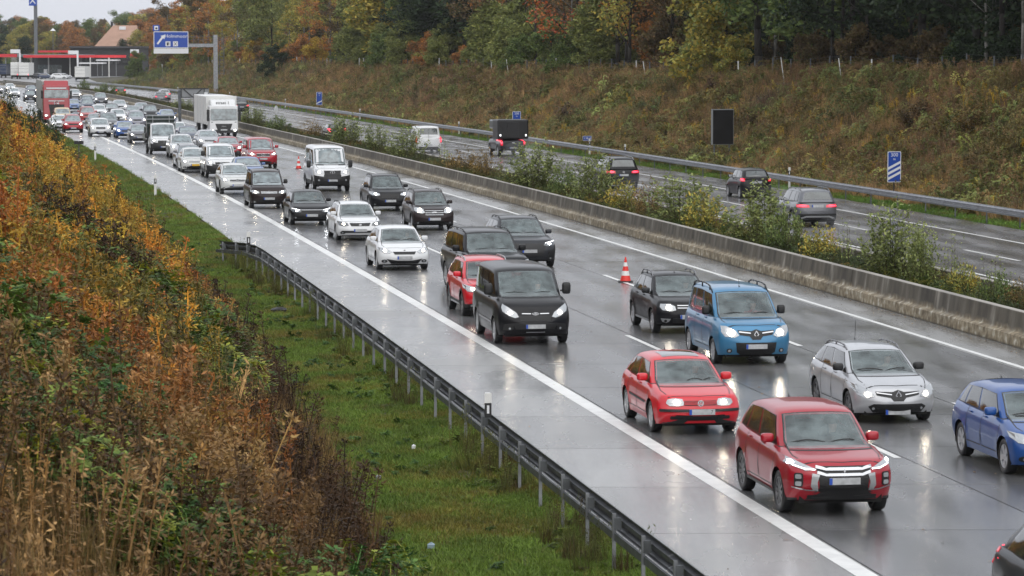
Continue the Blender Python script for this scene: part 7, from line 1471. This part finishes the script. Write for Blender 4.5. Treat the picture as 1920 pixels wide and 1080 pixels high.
def shrub(px, ytop, hw, kind, label, u=13.9):
    lo, hi = 60, 640
    for _ in range(50):
        m = (lo+hi)/2
        if 960+5952*float(Pv(m, u))/m > px: lo = m
        else: hi = m
    Y = (lo+hi)/2; ztop = 7.07-(ytop-91)*Y/5952; H = {'green': 1.9, 'tall': 2.3, 'yellow': 1.2, 'orange': 1.2, 'open': 1.9, 'dark': 1.2}[kind]; R = {'green': 1.0, 'tall': 1.0, 'yellow': .8, 'orange': .9, 'open': .8, 'dark': 1.1}[kind]
    o = empty('shrub', (float(Pv(Y, u)), Y, .12), RN.uniform(0, 6), label, 'shrub', 'shrubs on the planted median'); sx_ = min(2.2, hw*Y/5952/R*1.22); o.scale = (sx_, min(sx_, 1.0)*1.0, max(.4, (ztop+.05)/H*1.14)); c = bpy.data.objects.new('foliage', RN.choice(SH[kind])); link(c, o); return o
for a in [(345, 188, 22, 'tall', 'green shrub on the median just left of the box truck'), (475, 205, 28, 'tall', 'green shrub on the median right of the box truck'), (520, 222, 30, 'dark', 'low dark shrub under the round median sign'), (585, 232, 32, 'orange', 'orange-tinged shrub in front of the hidden dark hatchback'), (648, 222, 34, 'tall', 'dense dark green shrub with pointed top, left of the white panel van'),
    (705, 240, 40, 'green', 'grey-green shrub left of the white panel van'), (765, 246, 40, 'green', 'grey-green shrub partly covering the white panel van'), (830, 264, 34, 'open', 'loose grey-green shrub right of the white panel van'), (868, 288, 34, 'orange', 'orange-brown shrub left of the pickup truck'), (912, 292, 30, 'orange', 'rusty orange shrub below the pickup truck'), (945, 290, 24, 'open', 'thin twiggy shrub right of the rusty orange one'),
    (1002, 276, 48, 'tall', 'tall upright green shrub right of the pickup truck'), (1060, 318, 28, 'dark', 'low brownish shrub between two tall green ones'), (1112, 300, 52, 'green', 'tall airy green shrub left of the black people carrier'), (1165, 350, 30, 'yellow', 'yellow-green shrub below the black people carrier'), (1215, 352, 28, 'orange', 'orange shrub left of the widest median shrub'), (1275, 340, 68, 'green', 'widest grey-green shrub on the median'), (1325, 372, 40, 'yellow', 'yellow autumn shrub against the widest green shrub'),
    (1430, 362, 62, 'green', 'green shrub in front of the grey metallic SUV'), (1470, 405, 40, 'dark', 'brown-green shrub below the grey metallic SUV'), (1540, 438, 34, 'yellow', 'golden leaved shrub right below the grey metallic SUV'), (1590, 425, 36, 'open', 'thin reddish shrub between golden and tall green ones'), (1675, 398, 78, 'tall', 'tallest dense green shrub on the median'), (1730, 440, 40, 'green', 'grey-green shrub right beside the tallest one'), (1790, 448, 30, 'open', 'bare tall stalks right of the tallest shrub'), (1805, 510, 30, 'yellow', 'small bright yellow-green shrub near the right edge'), (1862, 492, 40, 'open', 'loose leafy shrub near the right edge'), (1875, 530, 40, 'dark', 'low green shrub at the right edge'), (1912, 545, 30, 'orange', 'orange shrub cut by the right edge'),
    (200, 160, 22, 'dark', 'green shrub on the far median near the red lorry'), (160, 152, 30, 'dark', 'wide green shrub on the far median behind the red lorry'), (230, 172, 14, 'yellow', 'small yellow shrub on the far median')]: shrub(*a)
# taller dark shrubs at the far left of the embankment
for i, (px, Y, zt) in enumerate([(8, 105, 5.4), (32, 112, 5.3), (55, 118, 5.0), (80, 116, 4.6), (98, 130, 4.6), (14, 130, 5.9), (62, 138, 5.0), (120, 150, 3.9), (140, 165, 3.2)]):
    X = WX(px, Y); u = float(Uv(X, Y)); z = float(terr(Y, u)); o = empty('shrub', (X, Y, z-.1), i, ['dark shrub rising highest at the left picture edge', 'slim dark shrub next to the one at the left picture edge', 'dark shrub before the queue at the far left', 'dark leafy shrub left of the red lorry', 'leafy shrub covering the lorry trailer wheels', 'tall bare shrub at the upper left edge', 'loose shrub below the lorry trailer', 'brown shrub left of the deep red SUV', 'brown shrub partly covering the white hatchback'][i], 'shrub', 'shrubs on top of the left embankment')
    o.scale = (.55, .55, max(.5, (zt-z)/2.3)); c = bpy.data.objects.new('foliage', SH['tall'][0] if i < 7 else SH['orange'][0]); link(c, o); c.material_slots[0].link = 'OBJECT'; c.material_slots[0].material = L_DARK if i < 7 else L_BR
SLC = [(L_BR, 'brown-olive'), (L_SBR, 'tawny'), (L_SHR, 'yellow-green'), (L_WILL, 'grey-green'), (leaf_mat('purple_brown_twigs', [(.05, .03, .025), (.11, .065, .05), (.17, .10, .075)], trans=0), 'purple-brown'), (L_YG, 'golden green')]
gs = random.Random(5); nsl = 0; Y = 126.0
while Y < 470:
    for _ in range(2 if Y < 330 else 1):
        yy = Y+gs.uniform(-2.5, 2.5); u = gs.uniform(31.8, 37.6); X = float(Pv(yy, u)); px = 960+5952*X/yy
        if px > 1960 or px < 150 or gs.random() < .25: continue
        m_, cn = gs.choice(SLC if px > 1250 else SLC[:5]); kd = gs.choice(['dark', 'green', 'orange', 'dark']); o = empty('slope_shrub', (X, yy, float(terr(yy, u))-.2), gs.uniform(0, 6), f"{'low' if kd != 'green' else 'taller'} {cn} shrub {'low' if u < 33.8 else 'midway' if u < 35.8 else 'high'} on the slope {zone_name(px)}", 'shrub', 'shrubs on the cutting slope')
        k = gs.uniform(.7, 1.5); o.scale = (k, k, k*gs.uniform(.5, .9)); c = bpy.data.objects.new('foliage', gs.choice(SH[kd])); link(c, o); c.material_slots[0].link = 'OBJECT'; c.material_slots[0].material = m_
    Y += 4.6+Y/130
for i in range(70):
    lo = 134+gs.random()**1.3*300; u = gs.uniform(39.8, 47); X = float(Pv(lo, u)); px = 960+5952*X/lo
    if not (420 < px < 1950): continue
    tm = TREES['slim'][0] if i % 3 else TREES['birch'][0]; o = empty('tree', (X, lo, float(terr(lo, u))-.1), gs.uniform(0, 6), f"{'thin dark bare-stemmed' if i % 3 else 'pale slim birch-like'} tree without leaves {zone_name(px)}", 'tree', 'bare stems at the wood edge'); k = gs.uniform(.7, 1.15); o.scale = (k, k, k); t = bpy.data.objects.new('trunk', tm); link(t, o)
# ------------------------------------------------------------------ wildlife fence on the crest
fn = empty('wire_fence', (0, 0, 0), 0, 'wire fence with grey posts along the edge of the wood', 'fence'); Y = 122.0; k = 0; prev = None
while Y < 600:
    u = 38.7; X, _, _ = P(Y, u); z = float(terr(Y, u)); a = (X, Y, z); tl = RN.gauss(0, .02)
    if k < 230: MB().bar((X, Y, z-.3), (X+tl*1.5, Y, z+1.55), .045, 5).build('fence_post', M_GALV2 if k % 7 else M_POSTW, fn)
    if prev:
        mb = MB()
        for h in (.15, .5, .85, 1.2, 1.5): mb.bar((prev[0], prev[1], prev[2]+h), (X, Y, z+h), .006, 3)
        mb.build('wire', M_GALV2, fn)
    prev = a; k += 1; Y += 4.2
for i, px in enumerate((690, 1218, 1478, 1587, 310, 960)):
    lo, hi = 120, 600
    for _ in range(40):
        m = (lo+hi)/2
        if 960+5952*float(Pv(m, 38.2))/m > px: lo = m
        else: hi = m
    X, _, _ = P(lo, 38.2); z = float(terr(lo, 38.2)); o = MB().bar((X-.25, lo, z-.3), (X-.50, lo, z+1.55), .03, 5).build('leaning_post', M_POSTW, fn)
# ------------------------------------------------------------------ lettering becomes mesh so that every piece is its own object
bpy.context.view_layer.update(); dg = bpy.context.evaluated_depsgraph_get()
for o in [o for o in SC.objects if o.type == 'FONT']:
    me = bpy.data.meshes.new_from_object(o.evaluated_get(dg)); n = bpy.data.objects.new(o.name+'_', me); link(n, o.parent); n.location = o.location; n.rotation_euler = o.rotation_euler; n.scale = o.scale; nm = o.name
    bpy.data.objects.remove(o); n.name = nm

# ------------------------------------------------------------------ fallen leaves on the wet road edges
def fallen():
    g = np.random.default_rng(77); n = 2600; Y = 34+g.random(n)**1.4*190; side = g.random(n); u = np.where(side < .55, 12.28-np.abs(g.normal(0, .35, n)), np.where(side < .85, -2.66+np.abs(g.normal(0, .22, n)), g.uniform(-2.6, 12.2, n))); X = Pv(Y, u); a = g.uniform(0, 6.28, n); s = g.uniform(.018, .045, n); z = .008+g.random(n)*.01
    V = np.stack([np.stack([X+np.cos(a+k*math.pi/2)*s*(1 if k % 2 else .6), Y+np.sin(a+k*math.pi/2)*s*(1 if k % 2 else .6), z+(.012 if k == 1 else 0)], -1) for k in range(4)], 1).reshape(-1, 3)
    m = leaf_mat('fallen_wet_leaves', [(.05, .03, .015), (.14, .07, .02), (.30, .18, .04)], trans=0); tag(mesh_np('fallen_leaves', V, np.arange(4*n).reshape(-1, 4), m), 'wet fallen leaves along the road edges', None, None, 'stuff')
fallen()
# ------------------------------------------------------------------ look-alike neighbours get told apart by their order
bpy.context.view_layer.update(); byl = {}
for o in SC.objects:
    if o.parent is None and 'category' in o and 'label' in o: byl.setdefault(o['label'], []).append(o)
ORD = ['first', 'second', 'third', 'fourth', 'fifth', 'sixth', 'seventh', 'eighth', 'ninth', 'tenth', 'eleventh', 'twelfth', 'thirteenth', 'fourteenth', 'fifteenth', 'sixteenth', 'seventeenth', 'eighteenth', 'nineteenth', 'twentieth']
for lb, os_ in byl.items():
    if len(os_) > 1:
        sh_lb = lb.replace(' in the wood', '').replace('second from the fence', 'farther in').replace(' bush tree', ' bush').replace(' rounded bush', ' bush').replace('larger ', 'big ')
        os_.sort(key=lambda o: o.location.x/max(1, o.location.y))
        for i, o in enumerate(os_):
            o['label'] = sh_lb+(', '+['left', 'right'][i]+' of two' if len(os_) == 2 else ', '+ORD[min(i, 19)]+' from the left')
